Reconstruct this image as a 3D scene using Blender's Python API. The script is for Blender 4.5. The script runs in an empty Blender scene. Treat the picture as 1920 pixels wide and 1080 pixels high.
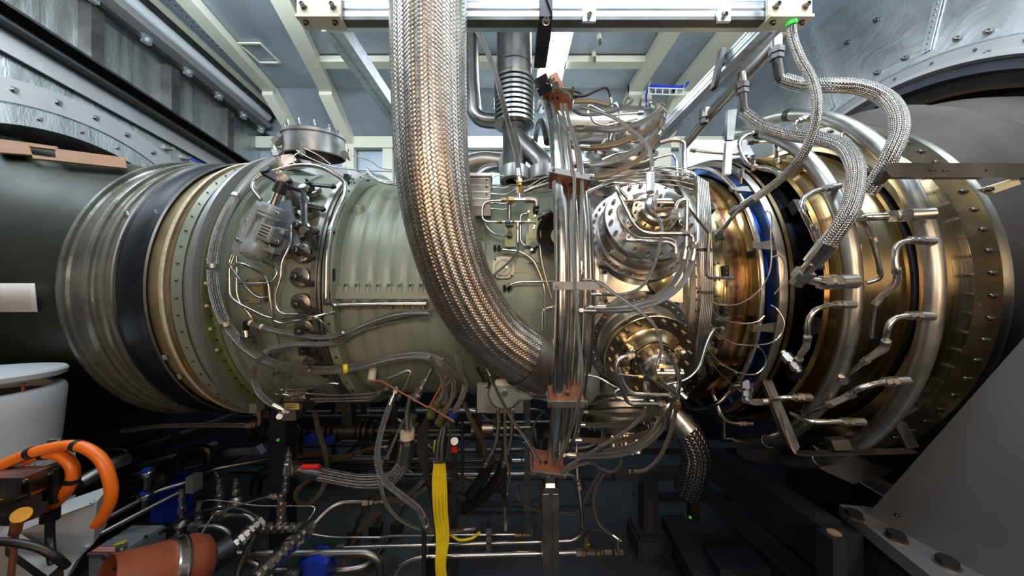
import bpy, math, random
import numpy as np
from mathutils import Vector, Matrix

# ------------------------------------------------------------------ camera, world, lights, exposure
SC = bpy.context.scene
COL = SC.collection
CAMZ, FPX, DAX = 1.65, 620.0, 2.0          # camera height, focal length in 1920-frame pixels, distance to engine axis
cd = bpy.data.cameras.new('camera'); cam = bpy.data.objects.new('camera', cd); COL.objects.link(cam)
cam.location = (0, 0, CAMZ); cam.rotation_euler = (math.pi/2, 0, 0)
cd.sensor_width = 36; cd.lens = FPX/1920*36; cd.clip_start = .02; cd.clip_end = 60
SC.camera = cam
SC.view_settings.view_transform = 'Standard'; SC.view_settings.look = 'None'
SC.view_settings.exposure = 0.08; SC.view_settings.gamma = 1.0; SC.view_settings.use_curve_mapping = False
w = bpy.data.worlds.new('world'); SC.world = w; w.use_nodes = True
w.node_tree.nodes['Background'].inputs[0].default_value = (.55, .68, .85, 1)
w.node_tree.nodes['Background'].inputs[1].default_value = .03

def area(name, loc, target, sx, sy, energy, col, spread=math.pi):
    l = bpy.data.lights.new(name, 'AREA'); l.shape = 'RECTANGLE'; l.size = sx; l.size_y = sy
    l.energy = energy; l.color = col; l.spread = spread
    o = bpy.data.objects.new(name, l); COL.objects.link(o); o.location = loc
    d = Vector(target)-Vector(loc); o.rotation_euler = d.to_track_quat('-Z', 'Y').to_euler()
    return o
COOL = (.80, .90, 1.0); WARM = (1.0, .66, .36)
area('ceiling_light_front', (-.3, .65, 3.3), (-.2, 1.9, 1.5), 3.0, .35, 42, COOL)
area('ceiling_light_intake', (-1.9, 1.4, 3.3), (-2.6, 2.4, 2.3), 1.6, .3, 44, COOL)
area('ceiling_light_exhaust', (1.55, .9, 3.3), (2.2, 2.3, 2.4), 1.0, .3, 40, COOL)
area('ceiling_light_rear', (.1, 3.0, 3.35), (.1, 3.3, 2.0), 1.6, .25, 28, COOL)
area('access_wall_fill', (0, -.5, 3.4), (0, -1.6, 1.6), 3.6, .3, 19, (.9, .95, 1.0), math.radians(120))  # added area light; brightens the front wall that polished pipes reflect
area('work_lamp_warm', (1.5, -.8, 2.0), (1.3, 2, 1.7), .30, .8, 8, WARM, math.radians(120))
area('warm_fill_mid', (.1, -1.2, 2.3), (.3, 2, 1.6), .7, .4, 8, (1.0, .81, .62), math.radians(100))  # added frontal fill out of view, warms the engine's middle
area('warm_fill_low', (-.9, -1.1, 1.5), (-.7, 2, 1.4), .8, .4, 3.5, (1.0, .62, .34), math.radians(110))  # added frontal fill out of view, browns the lower compressor

# ------------------------------------------------------------------ materials
def _nt(name):
    m = bpy.data.materials.new(name); m.use_nodes = True
    nt = m.node_tree; return m, nt, nt.nodes['Principled BSDF']
def N(nt, t, **kw):
    n = nt.nodes.new(t)
    for k, v in kw.items():
        if isinstance(k, str) and k.startswith('i'): n.inputs[int(k[1:])].default_value = v
        else: setattr(n, k, v)
    return n
def ramp(nt, fac, stops, interp='LINEAR'):
    r = nt.nodes.new('ShaderNodeValToRGB'); r.color_ramp.interpolation = interp
    e = r.color_ramp.elements
    while len(e) < len(stops): e.new(.5)
    for el, (p, c) in zip(e, stops):
        el.position = p; el.color = (*c, 1) if len(c) == 3 else c
    nt.links.new(fac, r.inputs[0]); return r.outputs[0]
def math_(nt, op, a, b=None, c=None):
    n = nt.nodes.new('ShaderNodeMath'); n.operation = op
    for i, v in enumerate((a, b, c)):
        if v is None: continue
        if isinstance(v, (int, float)): n.inputs[i].default_value = v
        else: nt.links.new(v, n.inputs[i])
    return n.outputs[0]
def mat(name, col, metal=0., rough=.5, var=.25, vs=9., bump=0., bs=60., stretch=None, rvar=.12, wear=None):
    """a plain material with noise in colour and gloss; stretch = coordinate scale (for brushed metal); wear = second colour"""
    m, nt, b = _nt(name); L = nt.links
    g = N(nt, 'ShaderNodeNewGeometry'); mp = N(nt, 'ShaderNodeMapping')
    L.new(g.outputs['Position'], mp.inputs['Vector'])
    if stretch: mp.inputs['Scale'].default_value = stretch
    n1 = N(nt, 'ShaderNodeTexNoise'); n1.inputs['Scale'].default_value = vs; n1.inputs['Detail'].default_value = 5
    L.new(mp.outputs[0], n1.inputs['Vector'])
    lo = tuple(c*(1-var) for c in col); hi = tuple(min(1, c*(1+var)) for c in col)
    if wear: hi = wear
    L.new(ramp(nt, n1.outputs['Fac'], [(.3, lo), (.72, hi)]), b.inputs['Base Color'])
    b.inputs['Metallic'].default_value = metal
    n2 = N(nt, 'ShaderNodeTexNoise'); n2.inputs['Scale'].default_value = vs*2.7; n2.inputs['Detail'].default_value = 4
    L.new(mp.outputs[0], n2.inputs['Vector'])
    L.new(math_(nt, 'MULTIPLY_ADD', n2.outputs['Fac'], rvar*2, rough-rvar), b.inputs['Roughness'])
    if bump:
        n3 = N(nt, 'ShaderNodeTexNoise'); n3.inputs['Scale'].default_value = bs; n3.inputs['Detail'].default_value = 3
        L.new(mp.outputs[0], n3.inputs['Vector'])
        bp = N(nt, 'ShaderNodeBump'); bp.inputs['Strength'].default_value = bump; bp.inputs['Distance'].default_value = .01
        L.new(n3.outputs['Fac'], bp.inputs['Height']); L.new(bp.outputs[0], b.inputs['Normal'])
    return m
def braid_mat(name, col, cols=8, rough=.3):
    """woven wire braid in tube UV space (u round, v along in circumferences): herringbone of two slanted strand families"""
    m, nt, b = _nt(name); L = nt.links
    uv = N(nt, 'ShaderNodeUVMap'); s = N(nt, 'ShaderNodeSeparateXYZ'); L.new(uv.outputs[0], s.inputs[0])
    U = math_(nt, 'MULTIPLY', s.outputs[0], float(cols)); V = math_(nt, 'MULTIPLY', s.outputs[1], float(cols))
    sel = math_(nt, 'GREATER_THAN', math_(nt, 'FRACT', U), .5)
    a = math_(nt, 'ADD', U, V); c = math_(nt, 'SUBTRACT', U, V)
    f = math_(nt, 'ADD', math_(nt, 'MULTIPLY', a, sel), math_(nt, 'MULTIPLY', c, math_(nt, 'SUBTRACT', 1., sel)))
    h = math_(nt, 'ABSOLUTE', math_(nt, 'SINE', math_(nt, 'MULTIPLY', f, math.pi*1.5)))
    e = math_(nt, 'ABSOLUTE', math_(nt, 'SINE', math_(nt, 'MULTIPLY', U, 2*math.pi)))
    h2 = math_(nt, 'MULTIPLY', math_(nt, 'POWER', h, .6), math_(nt, 'POWER', e, .35))
    dark = tuple(x*.07 for x in col); mid = tuple(x*.6 for x in col)
    L.new(ramp(nt, h2, [(.2, dark), (.5, mid), (.8, col)]), b.inputs['Base Color'])
    b.inputs['Metallic'].default_value = 1; b.inputs['Roughness'].default_value = rough
    bp = N(nt, 'ShaderNodeBump'); bp.inputs['Strength'].default_value = 1; bp.inputs['Distance'].default_value = .004
    L.new(h2, bp.inputs['Height']); L.new(bp.outputs[0], b.inputs['Normal'])
    return m
def tint_mat(name, stops, x0, x1, rough=.22, wob=.05, brush=True):
    """heat tinted metal: oxide colour runs along the engine's length (x0..x1), with wobble"""
    m, nt, b = _nt(name); L = nt.links
    g = N(nt, 'ShaderNodeNewGeometry'); s = N(nt, 'ShaderNodeSeparateXYZ'); L.new(g.outputs['Position'], s.inputs[0])
    n = N(nt, 'ShaderNodeTexNoise'); n.inputs['Scale'].default_value = 5; n.inputs['Detail'].default_value = 3
    L.new(g.outputs['Position'], n.inputs['Vector'])
    x = math_(nt, 'ADD', s.outputs[0], math_(nt, 'MULTIPLY_ADD', n.outputs['Fac'], wob*2, -wob))
    t = math_(nt, 'DIVIDE', math_(nt, 'SUBTRACT', x, x0), x1-x0)
    L.new(ramp(nt, t, stops), b.inputs['Base Color'])
    b.inputs['Metallic'].default_value = 1
    if brush:
        mp = N(nt, 'ShaderNodeMapping'); mp.inputs['Scale'].default_value = (60, 1.5, 1.5)
        L.new(g.outputs['Position'], mp.inputs['Vector'])
        n2 = N(nt, 'ShaderNodeTexNoise'); n2.inputs['Scale'].default_value = 3; n2.inputs['Detail'].default_value = 4
        L.new(mp.outputs[0], n2.inputs['Vector'])
        L.new(math_(nt, 'MULTIPLY_ADD', n2.outputs['Fac'], .22, rough-.1), b.inputs['Roughness'])
        bp = N(nt, 'ShaderNodeBump'); bp.inputs['Strength'].default_value = .12; bp.inputs['Distance'].default_value = .003
        L.new(n2.outputs['Fac'], bp.inputs['Height']); L.new(bp.outputs[0], b.inputs['Normal'])
    else: b.inputs['Roughness'].default_value = rough
    return m
def swirl_mat(name, col, rough=.3, scale=5., bump=.6, stretch=(1, 1, .35)):
    """hand-ground sheet steel: curled grinding marks catch the light"""
    m, nt, b = _nt(name); L = nt.links
    g = N(nt, 'ShaderNodeNewGeometry'); mp = N(nt, 'ShaderNodeMapping'); L.new(g.outputs['Position'], mp.inputs['Vector'])
    mp.inputs['Scale'].default_value = stretch
    n = N(nt, 'ShaderNodeTexNoise'); n.inputs['Scale'].default_value = scale; n.inputs['Detail'].default_value = 4; n.inputs['Distortion'].default_value = 2.2
    L.new(mp.outputs[0], n.inputs['Vector'])
    n2 = N(nt, 'ShaderNodeTexNoise'); n2.inputs['Scale'].default_value = scale*3.4; n2.inputs['Detail'].default_value = 3; n2.inputs['Distortion'].default_value = 3
    L.new(mp.outputs[0], n2.inputs['Vector'])
    L.new(ramp(nt, n.outputs['Fac'], [(.25, tuple(c*.55 for c in col)), (.7, col)]), b.inputs['Base Color'])
    b.inputs['Metallic'].default_value = .9
    L.new(math_(nt, 'MULTIPLY_ADD', n.outputs['Fac'], .4, rough-.15), b.inputs['Roughness'])
    bp = N(nt, 'ShaderNodeBump'); bp.inputs['Strength'].default_value = bump; bp.inputs['Distance'].default_value = .02
    L.new(math_(nt, 'ADD', n.outputs['Fac'], math_(nt, 'MULTIPLY', n2.outputs['Fac'], .6)), bp.inputs['Height']); L.new(bp.outputs[0], b.inputs['Normal'])
    return m
def glow_mat(name, col, e):
    m, nt, b = _nt(name); b.inputs['Emission Color'].default_value = (*col, 1); b.inputs['Emission Strength'].default_value = e
    b.inputs['Base Color'].default_value = (.8, .8, .8, 1); return m

STEEL = mat('polished_steel', (.62, .60, .57), 1, .24, .15, 14)
STEELD = mat('dull_steel', (.40, .385, .36), 1, .38, .25, 10)
SMOKE = mat('smoked_steel', (.27, .265, .25), 1, .32, .3, 6)
DARKST = mat('dark_steel', (.13, .125, .12), .9, .42, .3, 10)
IRON = mat('blackened_iron', (.035, .034, .034), .6, .45, .3, 12)
BRASS = mat('brass_fitting', (.66, .48, .20), 1, .28, .15, 20)
COPPER = mat('copper_brown_clamp', (.27, .095, .045), .2, .45, .2, 18)
BOLT = mat('bolt_steel', (.22, .205, .19), 1, .32, .3, 40)
ALU = mat('aluminium_extrusion', (.66, .70, .75), .9, .33, .15, 4, .05, 30, (1, 12, 12))
CREAM = mat('cream_paint', (.62, .62, .50), 0, .45, .06, 3)
PANEL = mat('ceiling_sheet', (.34, .40, .46), .5, .42, .18, 3, .06, 4)
GREEN = mat('sage_green_paint', (.235, .27, .205), .1, .42, .12, 5, .03, 30, wear=(.29, .325, .255))
GREEND = mat('olive_green_paint', (.17, .20, .085), .1, .4, .2, 7)
DUCT = mat('dark_olive_duct', (.024, .025, .016), .0, .42, .35, 4, .04, 20)
GREYP = mat('grey_equipment_paint', (.27, .31, .33), .1, .36, .1, 8)
GREYB = mat('pale_grey_enclosure', (.42, .44, .44), 0, .45, .08, 4)
WHITEP = mat('pale_grey_plastic', (.55, .58, .60), 0, .38, .06, 3)
BOOT = mat('translucent_grey_rubber', (.12, .122, .10), .1, .26, .35, 6, .25, 28, wear=(.23, .225, .185))
BLACKL = mat('black_leather_band', (.009, .010, .014), 0, .36, .3, 30, .12, 260)
TAN = mat('tan_composite', (.24, .185, .10), .1, .42, .3, 9, .06, 40)
CREAMR = mat('cream_sealant', (.62, .53, .38), 0, .5, .2, 60, .35, 120)
GREYRING = mat('grey_flange_ring', (.34, .34, .34), .55, .38, .08, 5)
COMB = mat('bright_combustor_steel', (.55, .53, .50), 1, .27, .14, 5, .02, 50)
GOLDST = mat('straw_tinted_steel', (.52, .40, .22), 1, .22, .25, 6)
ORANGE = mat('orange_hose', (.85, .17, .012), 0, .33, .06, 8)
YELLOW = mat('yellow_cable', (.80, .62, .015), 0, .4, .1, 30)
BLUE = mat('blue_paint', (.012, .045, .42), .1, .35, .15, 8)
RED = mat('red_plastic', (.6, .02, .02), 0, .35, .1, 8)
RUST = mat('terracotta_accumulator', (.30, .075, .035), .1, .4, .15, 10)
NAVY = mat('navy_paint_and_shade', (.016, .018, .028), .15, .42, .25, 4)  # frame paint; also carries the shade put on the lower walls
FLOOR = mat('dark_floor', (.040, .046, .056), .2, .38, .3, 2.5, .05, 30)
BLACKR = mat('black_rubber', (.012, .012, .013), 0, .42, .2, 20)
PAPER = mat('paper_tag', (.66, .60, .53), 0, .6, .05, 6, .3, 8)
BROWNP = mat('brown_gasket_board', (.17, .085, .042), 0, .55, .12, 8)
EXH = mat('dull_brown_exhaust_metal', (.046, .036, .031), .1, .8, .25, 4, .08, 6)
PLATE = mat('scuffed_steel_plate', (.17, .176, .188), .35, .42, .15, 2.5, .04, 6)
GRINDL = swirl_mat('ground_sheet_steel', (.44, .47, .46), .36, 5.5, .22, (1, 1, .28))
SHEET = swirl_mat('foil_sheet_steel', (.62, .66, .68), .38, 1.1, .5, (1, 1, 1))
BRAID = braid_mat('braid_bright', (.60, .565, .52), 10, .26)
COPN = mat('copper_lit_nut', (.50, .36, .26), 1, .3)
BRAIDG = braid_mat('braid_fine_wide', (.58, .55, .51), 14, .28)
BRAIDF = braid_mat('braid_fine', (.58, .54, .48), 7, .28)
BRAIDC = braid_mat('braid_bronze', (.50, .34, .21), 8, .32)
BRAIDB = braid_mat('braid_coarse', (.62, .59, .56), 14, .24)
GOLD = tint_mat('heat_tinted_turbine_casing', [(0, (.38, .36, .28)), (.10, (.44, .40, .28)), (.3, (.56, .42, .20)), (.37, (.34, .12, .10)), (.42, (.56, .34, .12)),
    (.62, (.50, .33, .12)), (.70, (.10, .12, .42)), (.78, (.05, .12, .62)), (.86, (.30, .12, .30)), (1, (.36, .25, .10))], .80, 1.14, .17, .012)
GOLD2 = tint_mat('gold_tinted_rear_casing', [(0, (.50, .30, .10)), (.3, (.42, .31, .16)), (.5, (.34, .28, .17)), (.75, (.46, .34, .17)), (1, (.36, .33, .26))], 1.2, 1.72, .22, .02)
BLUESTEEL = tint_mat('blued_steel', [(0, (.16, .10, .22)), (.12, (.05, .08, .30)), (.22, (.06, .18, .55)), (.27, (.08, .10, .25)), (.33, (.22, .10, .30)), (.42, (.07, .07, .10)), (1, (.07, .065, .06))], 1.0, 1.25, .2, .05)

# ------------------------------------------------------------------ object helpers
LOC = {}
def link(o): COL.objects.link(o); return o
def thing(name, label, cat, loc, group=None, kind=None):
    o = bpy.data.objects.new(name, None); link(o); o.empty_display_size = .05
    o.location = loc; LOC[o] = Vector(loc)
    tag(o, label, cat, group, kind); return o
def tag(o, label=None, cat=None, group=None, kind=None):
    if label: o['label'] = label
    if cat: o['category'] = cat
    if group: o['group'] = group
    if kind: o['kind'] = kind
    return o
class G:
    """geometry collector: vertices, faces, optional uv per vertex"""
    def __init__(s): s.v = []; s.f = []; s.uv = []
    def add(s, v, f, uv=None):
        n = len(s.v); s.v += [tuple(map(float, p)) for p in v]
        s.f += [tuple(i+n for i in q) for q in f]
        s.uv += [tuple(map(float, p)) for p in uv] if uv is not None else [(0, 0)]*len(v)
        return s
def mk(name, g, m, parent=None, smooth=40, label=None, cat=None, group=None, kind=None):
    me = bpy.data.meshes.new(name)
    V = np.array(g.v, dtype=float)
    if parent is not None: off = LOC[parent]
    else:
        off = Vector(((V[:, 0].min()+V[:, 0].max())/2, (V[:, 1].min()+V[:, 1].max())/2, V[:, 2].min()))
    V = V-np.array(off)
    me.from_pydata(V.tolist(), [], g.f)
    if any(u != (0, 0) for u in g.uv[:40]):
        lay = me.uv_layers.new(name='UVMap')
        li = np.empty(len(me.loops), dtype=np.int32); me.loops.foreach_get('vertex_index', li)
        lay.data.foreach_set('uv', np.array(g.uv, dtype=np.float32)[li].ravel())
    for mm in (m if isinstance(m, (list, tuple)) else [m]): me.materials.append(mm)
    if smooth:
        me.polygons.foreach_set('use_smooth', [True]*len(me.polygons))
        me.set_sharp_from_angle(angle=math.radians(smooth))
    me.update()
    o = bpy.data.objects.new(name, me); link(o); LOC[o] = off
    if parent is not None: o.parent = parent
    else: o.location = off
    return tag(o, label, cat, group, kind)

# ------------------------------------------------------------------ engine outline and pixel-to-place helpers
#  radius of the engine's outer skin against x, used to lay pipes on it
PROF = [(-6, .81), (-2.6, .81), (-1.84, .68), (-1.60, .69), (-1.40, .69), (-1.25, .70), (-1.2, .67), (-.83, .66), (-.752, .655), (-.735, .605), (-.30, .60), (-.15, .60),
        (.3, .60), (.34, .62), (.80, .62), (.84, .63), (1.10, .64), (1.2, .68), (1.3, .72), (1.5, .74), (1.57, .80), (1.7, .80), (1.72, .88), (3, .9)]
def skin(x): return float(np.interp(x, [p[0] for p in PROF], [p[1] for p in PROF]))
def P(px, py, y):
    return Vector(((px-960)/FPX*y, y, CAMZ+(540-py)/FPX*y))
def CY(px, py, R):
    a, c = (px-960)/FPX, (540-py)/FPX
    A = 1+c*c; B = -2*DAX; C = DAX*DAX-R*R; D = B*B-4*A*C
    t = (-B-math.sqrt(D))/(2*A) if D > 0 else -B/(2*A)
    return P(px, py, t)
def SK(px, py, off):
    r = .65
    for _ in range(12):
        p = CY(px, py, r+off); r = .5*r+.5*skin(p.x)
    return CY(px, py, r+off)
def W(t):
    if len(t) == 2: return CY(t[0], t[1], .95)
    px, py, v = t
    if v < 0: return CY(px, py, -v)
    if v < .35: return SK(px, py, v)
    return P(px, py, v)
def WP(pts, dflt=None):
    return [W(t if len(t) == 3 else (t[0], t[1], dflt)) for t in pts]
def RG(x, R, deg):
    """a point on a circle round the engine axis; deg 0 faces the camera, 90 is up"""
    a = math.radians(deg); return Vector((x, DAX-R*math.cos(a), CAMZ+R*math.sin(a)))

# ------------------------------------------------------------------ shape builders
def lathe(g, prof, seg=128, a0=0, a1=360, origin=None, axis=None):
    """profile (x, r) turned about the engine axis, or about origin/axis when given"""
    full = abs(a1-a0) >= 360
    n = seg if full else seg+1
    if origin is None:
        O = Vector((0, DAX, CAMZ)); X = Vector((1, 0, 0)); A = Vector((0, -1, 0)); B = Vector((0, 0, 1))
    else:
        O = Vector(origin); X = Vector(axis).normalized(); A = X.orthogonal().normalized(); B = X.cross(A)
    vs = []
    for i in range(n):
        t = math.radians(a0+(a1-a0)*i/seg); d = A*math.cos(t)+B*math.sin(t)
        for (x, r) in prof: vs.append(O+X*x+d*r)
    k = len(prof); fs = []
    for i in range(n if full else n-1):
        j = (i+1) % n
        for q in range(k-1): fs.append((i*k+q, j*k+q, j*k+q+1, i*k+q+1))
    return g.add(vs, fs)
def rings(name, prof, m, parent=None, **kw):
    return mk(name, lathe(G(), prof, **{k: v for k, v in kw.items() if k in ('seg', 'a0', 'a1', 'origin', 'axis')}), m, parent,
              **{k: v for k, v in kw.items() if k in ('label', 'cat', 'group', 'kind', 'smooth')})
def cyl(g, p, q, r, seg=16, r2=None, cap=True):
    p, q = Vector(p), Vector(q); X = (q-p).normalized(); A = X.orthogonal().normalized(); B = X.cross(A); r2 = r if r2 is None else r2
    vs = []
    for c, rr in ((p, r), (q, r2)):
        for i in range(seg):
            t = 2*math.pi*(i+.5)/seg; vs.append(c+A*math.cos(t)*rr+B*math.sin(t)*rr)
    fs = [(i, (i+1) % seg, seg+(i+1) % seg, seg+i) for i in range(seg)]
    if cap: fs += [tuple(range(seg))[::-1], tuple(range(seg, 2*seg))]
    return g.add(vs, fs)
def box(g, c, sx, sy, sz, R=None):
    c = Vector(c); R = R or Matrix.Identity(3)
    vs = [c+R @ Vector((x*sx/2, y*sy/2, z*sz/2)) for x in (-1, 1) for y in (-1, 1) for z in (-1, 1)]
    return g.add(vs, [(0, 1, 3, 2), (4, 6, 7, 5), (0, 4, 5, 1), (2, 3, 7, 6), (0, 2, 6, 4), (1, 5, 7, 3)])
def frame3(X, up=(0, 0, 1)):
    X = Vector(X).normalized(); U = Vector(up); Z = (U-X*U.dot(X))
    Z = Z.normalized() if Z.length > 1e-4 else X.orthogonal().normalized()
    return Matrix((X, Z.cross(X), Z)).transposed()
def beam(g, p, q, wd, h, up=(0, 0, 1)):
    p, q = Vector(p), Vector(q); return box(g, (p+q)/2, (q-p).length, wd, h, frame3(q-p, up))
def prism(g, pts, d):
    """flat outline (3-D points) given thickness along vector d"""
    n = len(pts); d = Vector(d); pts = [Vector(p) for p in pts]
    return g.add(pts+[p+d for p in pts], [tuple(range(n))[::-1], tuple(range(n, 2*n))]+[(i, (i+1) % n, n+(i+1) % n, n+i) for i in range(n)])
def profile_bar(g, outline, p, q, up=(0, 0, 1)):
    """a 2-D outline (across, up) swept from p to q"""
    p, q = Vector(p), Vector(q); R = frame3(q-p, up); n = len(outline)
    a = [p+R @ Vector((0, y, z)) for y, z in outline]; b = [q+R @ Vector((0, y, z)) for y, z in outline]
    return g.add(a+b, [tuple(range(n))[::-1], tuple(range(n, 2*n))]+[(i, (i+1) % n, n+(i+1) % n, n+i) for i in range(n)])
def smooth_path(pts, sub=7):
    pts = [Vector(p) for p in pts]
    if len(pts) < 3:
        return [pts[0].lerp(pts[-1], i/sub) for i in range(sub+1)]
    Q = [pts[0]*2-pts[1]]+pts+[pts[-1]*2-pts[-2]]; out = []
    for i in range(1, len(Q)-2):
        a, b, c, d = Q[i-1:i+3]
        t1 = max((b-a).length, 1e-5)**.5; t2 = max((c-b).length, 1e-5)**.5; t3 = max((d-c).length, 1e-5)**.5
        m1 = ((b-a)/t1-(c-a)/(t1+t2)+(c-b)/t2)*t2; m2 = ((c-b)/t2-(d-b)/(t2+t3)+(d-c)/t3)*t2
        for k in range(sub):
            t = k/sub; out.append(b*(2*t**3-3*t*t+1)+m1*(t**3-2*t*t+t)+c*(-2*t**3+3*t*t)+m2*(t**3-t*t))
    out.append(pts[-1]); return out
def bend_path(pts, rb, sub=5):
    pts = [Vector(p) for p in pts]; out = [pts[0]]
    for i in range(1, len(pts)-1):
        a, b, c = pts[i-1:i+2]; u = a-b; v = c-b
        k = min(rb, u.length*.48, v.length*.48); p = b+u.normalized()*k; q = b+v.normalized()*k
        for s in range(sub+1):
            t = s/sub; out.append(p*(1-t)**2+b*2*t*(1-t)+q*t*t)
    out.append(pts[-1]); return out
def frames(path):
    path = [Vector(p) for p in path]; T = []
    for i in range(len(path)):
        t = path[min(i+1, len(path)-1)]-path[max(i-1, 0)]
        T.append(t.normalized() if t.length > 1e-9 else Vector((1, 0, 0)))
    nrm = T[0].cross(Vector((0, 1, 0)));  nrm = nrm.normalized() if nrm.length > .1 else T[0].orthogonal().normalized()
    Ns = []
    for t in T:
        nrm = (nrm-t*nrm.dot(t)); nrm = nrm.normalized() if nrm.length > 1e-6 else t.orthogonal().normalized(); Ns.append(nrm.copy())
    return path, T, Ns
def tube(g, path, r, seg=12, cap=True, ripple=None):
    path, T, Ns = frames(path); vs = []; uv = []; s = 0; n = len(path)
    for i, p in enumerate(path):
        if i: s += (p-path[i-1]).length
        B = T[i].cross(Ns[i]); rr = r[i] if isinstance(r, (list, tuple)) else r
        for k in range(seg+1):
            a = 2*math.pi*k/seg; vs.append(p+(Ns[i]*math.cos(a)+B*math.sin(a))*rr); uv.append((k/seg+.0001, s/(2*math.pi*rr)+.0001))
    m = seg+1; fs = [(i*m+k, i*m+k+1, (i+1)*m+k+1, (i+1)*m+k) for i in range(n-1) for k in range(seg)]
    if cap: fs += [tuple(range(seg))[::-1], tuple((n-1)*m+k for k in range(seg))]
    return g.add(vs, fs, uv)
def nseg(r): return 8 if r < .003 else 10 if r < .006 else 14 if r < .02 else 28
def pr(pts, wpx):
    """tube radius from its width in frame pixels at the middle of its path"""
    p = pts[len(pts)//2]; return wpx/2*p.y/FPX

# shared fasteners -------------------------------------------------
def _cap_screw():
    g = G(); lathe(g, [(-.3, .0), (-.3, .62), (-.18, .72), (-.05, .72), (0, .5), (.75, .5), (.85, .42), (.85, .26), (.55, .24), (.55, 0)], 12, origin=(0, 0, 0), axis=(0, 0, 1)); return g
def _hex_bolt():
    g = G(); cyl(g, (0, 0, -.2), (0, 0, .06), .82, 16); cyl(g, (0, 0, .06), (0, 0, .6), .62, 6); return g
FAST = {}
def fastener(kind, m):
    k = (kind, m.name)
    if k not in FAST:
        g = _cap_screw() if kind == 'cap' else _hex_bolt()
        me = bpy.data.meshes.new('bolt'); me.from_pydata(g.v, [], g.f); me.materials.append(m)
        me.polygons.foreach_set('use_smooth', [True]*len(me.polygons)); me.set_sharp_from_angle(angle=math.radians(35)); FAST[k] = me
    return FAST[k]
def bolt(parent, p, n, size, kind='cap', m=None, name='bolt'):
    o = bpy.data.objects.new(name, fastener(kind, m or BOLT)); link(o)
    o.parent = parent; p = Vector(p)-LOC[parent]
    o.matrix_local = Matrix.Translation(p) @ Vector(n).to_track_quat('Z', 'Y').to_matrix().to_4x4() @ Matrix.Scale(size, 4)
    return o
def bolt_circle(parent, x, R, nx, size, step, a0=-100, a1=100, kind='cap', m=None, ph=0):
    a = a0+ph
    while a <= a1:
        bolt(parent, RG(x, R, a), (nx, 0, 0), size, kind, m); a += step

# fittings, pipes, hoses ------------------------------------------
def nut_g(g, p, d, r, ln): d = Vector(d).normalized(); return cyl(g, Vector(p)-d*ln/2, Vector(p)+d*ln/2, r, 6)
def end_fit(parent, p, d, r, mn=None, mf=None, out=True):
    """ferrule and hex nut at a hose end; d points out of the hose"""
    d = Vector(d).normalized(); p = Vector(p); mf = mf or STEEL
    g = G(); cyl(g, p-d*r*2.6, p+d*r*.4, r*1.13, 14); cyl(g, p+d*r*.4, p+d*r*1.7, r*.8, 12); mk('ferrule', g, mf, parent)
    g = G(); nut_g(g, p+d*r*2.3, d, r*1.25, r*1.3); cyl(g, p+d*r*2.9, p+d*r*4.0, r*.85, 12); mk('hex_nut', g, mn or STEELD, parent, smooth=20)
def hose(label, pts, w=None, r=None, dflt=-.95, m=None, ends='ab', name='braided_hose', cat='hose', group=None, mn=None, sub=7, band=None, mf=None):
    q = WP(pts, dflt); r = r or pr(q, w); path = smooth_path(q, sub)
    t = thing(name, label, cat, path[0], group)
    mk('braid_sleeve' if (m or BRAID) in (BRAID, BRAIDG, BRAIDF, BRAIDC, BRAIDB) else 'jacket', tube(G(), path, r, nseg(r)), m or BRAID, t, smooth=80)
    if 'a' in ends: end_fit(t, path[0], path[0]-path[2], r, mn, mf)
    if 'b' in ends: end_fit(t, path[-1], path[-1]-path[-3], r, mn, mf)
    if band:
        for f_, bm in band:
            i = int(f_*(len(path)-2)); d = (path[i+1]-path[i]).normalized()
            g = G(); cyl(g, path[i]-d*r*.45, path[i]+d*r*.45, r*1.12, 18); mk('band', g, bm, t)
    return t
def pipe(label, pts, w=None, r=None, dflt=-.95, m=None, rb=.05, ends='', name='steel_pipe', cat='pipe', group=None, mn=None, clamps=()):
    q = WP(pts, dflt); r = r or pr(q, w); path = bend_path(q, rb)
    if not ends and not clamps:
        return mk(name, tube(G(), path, r, nseg(r)), m or STEEL, None, smooth=60, label=label, cat=cat, group=group)
    t = thing(name, label, cat, path[0], group)
    mk('tube', tube(G(), path, r, nseg(r)), m or STEEL, t, smooth=60)
    for e, a, b in (('a', 0, 1), ('b', -1, -2)):
        if e in ends:
            d = (path[a]-path[b]).normalized(); mk('hex_nut', nut_g(G(), path[a]-d*r*.5, d, r*1.75, r*2.2), mn or STEELD, t, smooth=20); mk('lock_nut', nut_g(G(), path[a]+d*r*1.6, d, r*1.5, r*1.4), mn or STEELD, t, smooth=20)
    for f_ in clamps:
        i = min(int(f_*(len(path)-1)), len(path)-2); d = (path[i+1]-path[i]).normalized()
        g = G(); cyl(g, path[i]-d*r*.8, path[i]+d*r*.8, r*1.3, 14); box(g, path[i]+Vector((0, r*1.6, 0)), r*1.6, r*2, r*1.6); mk('clamp', g, STEELD, t)
    return t

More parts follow.
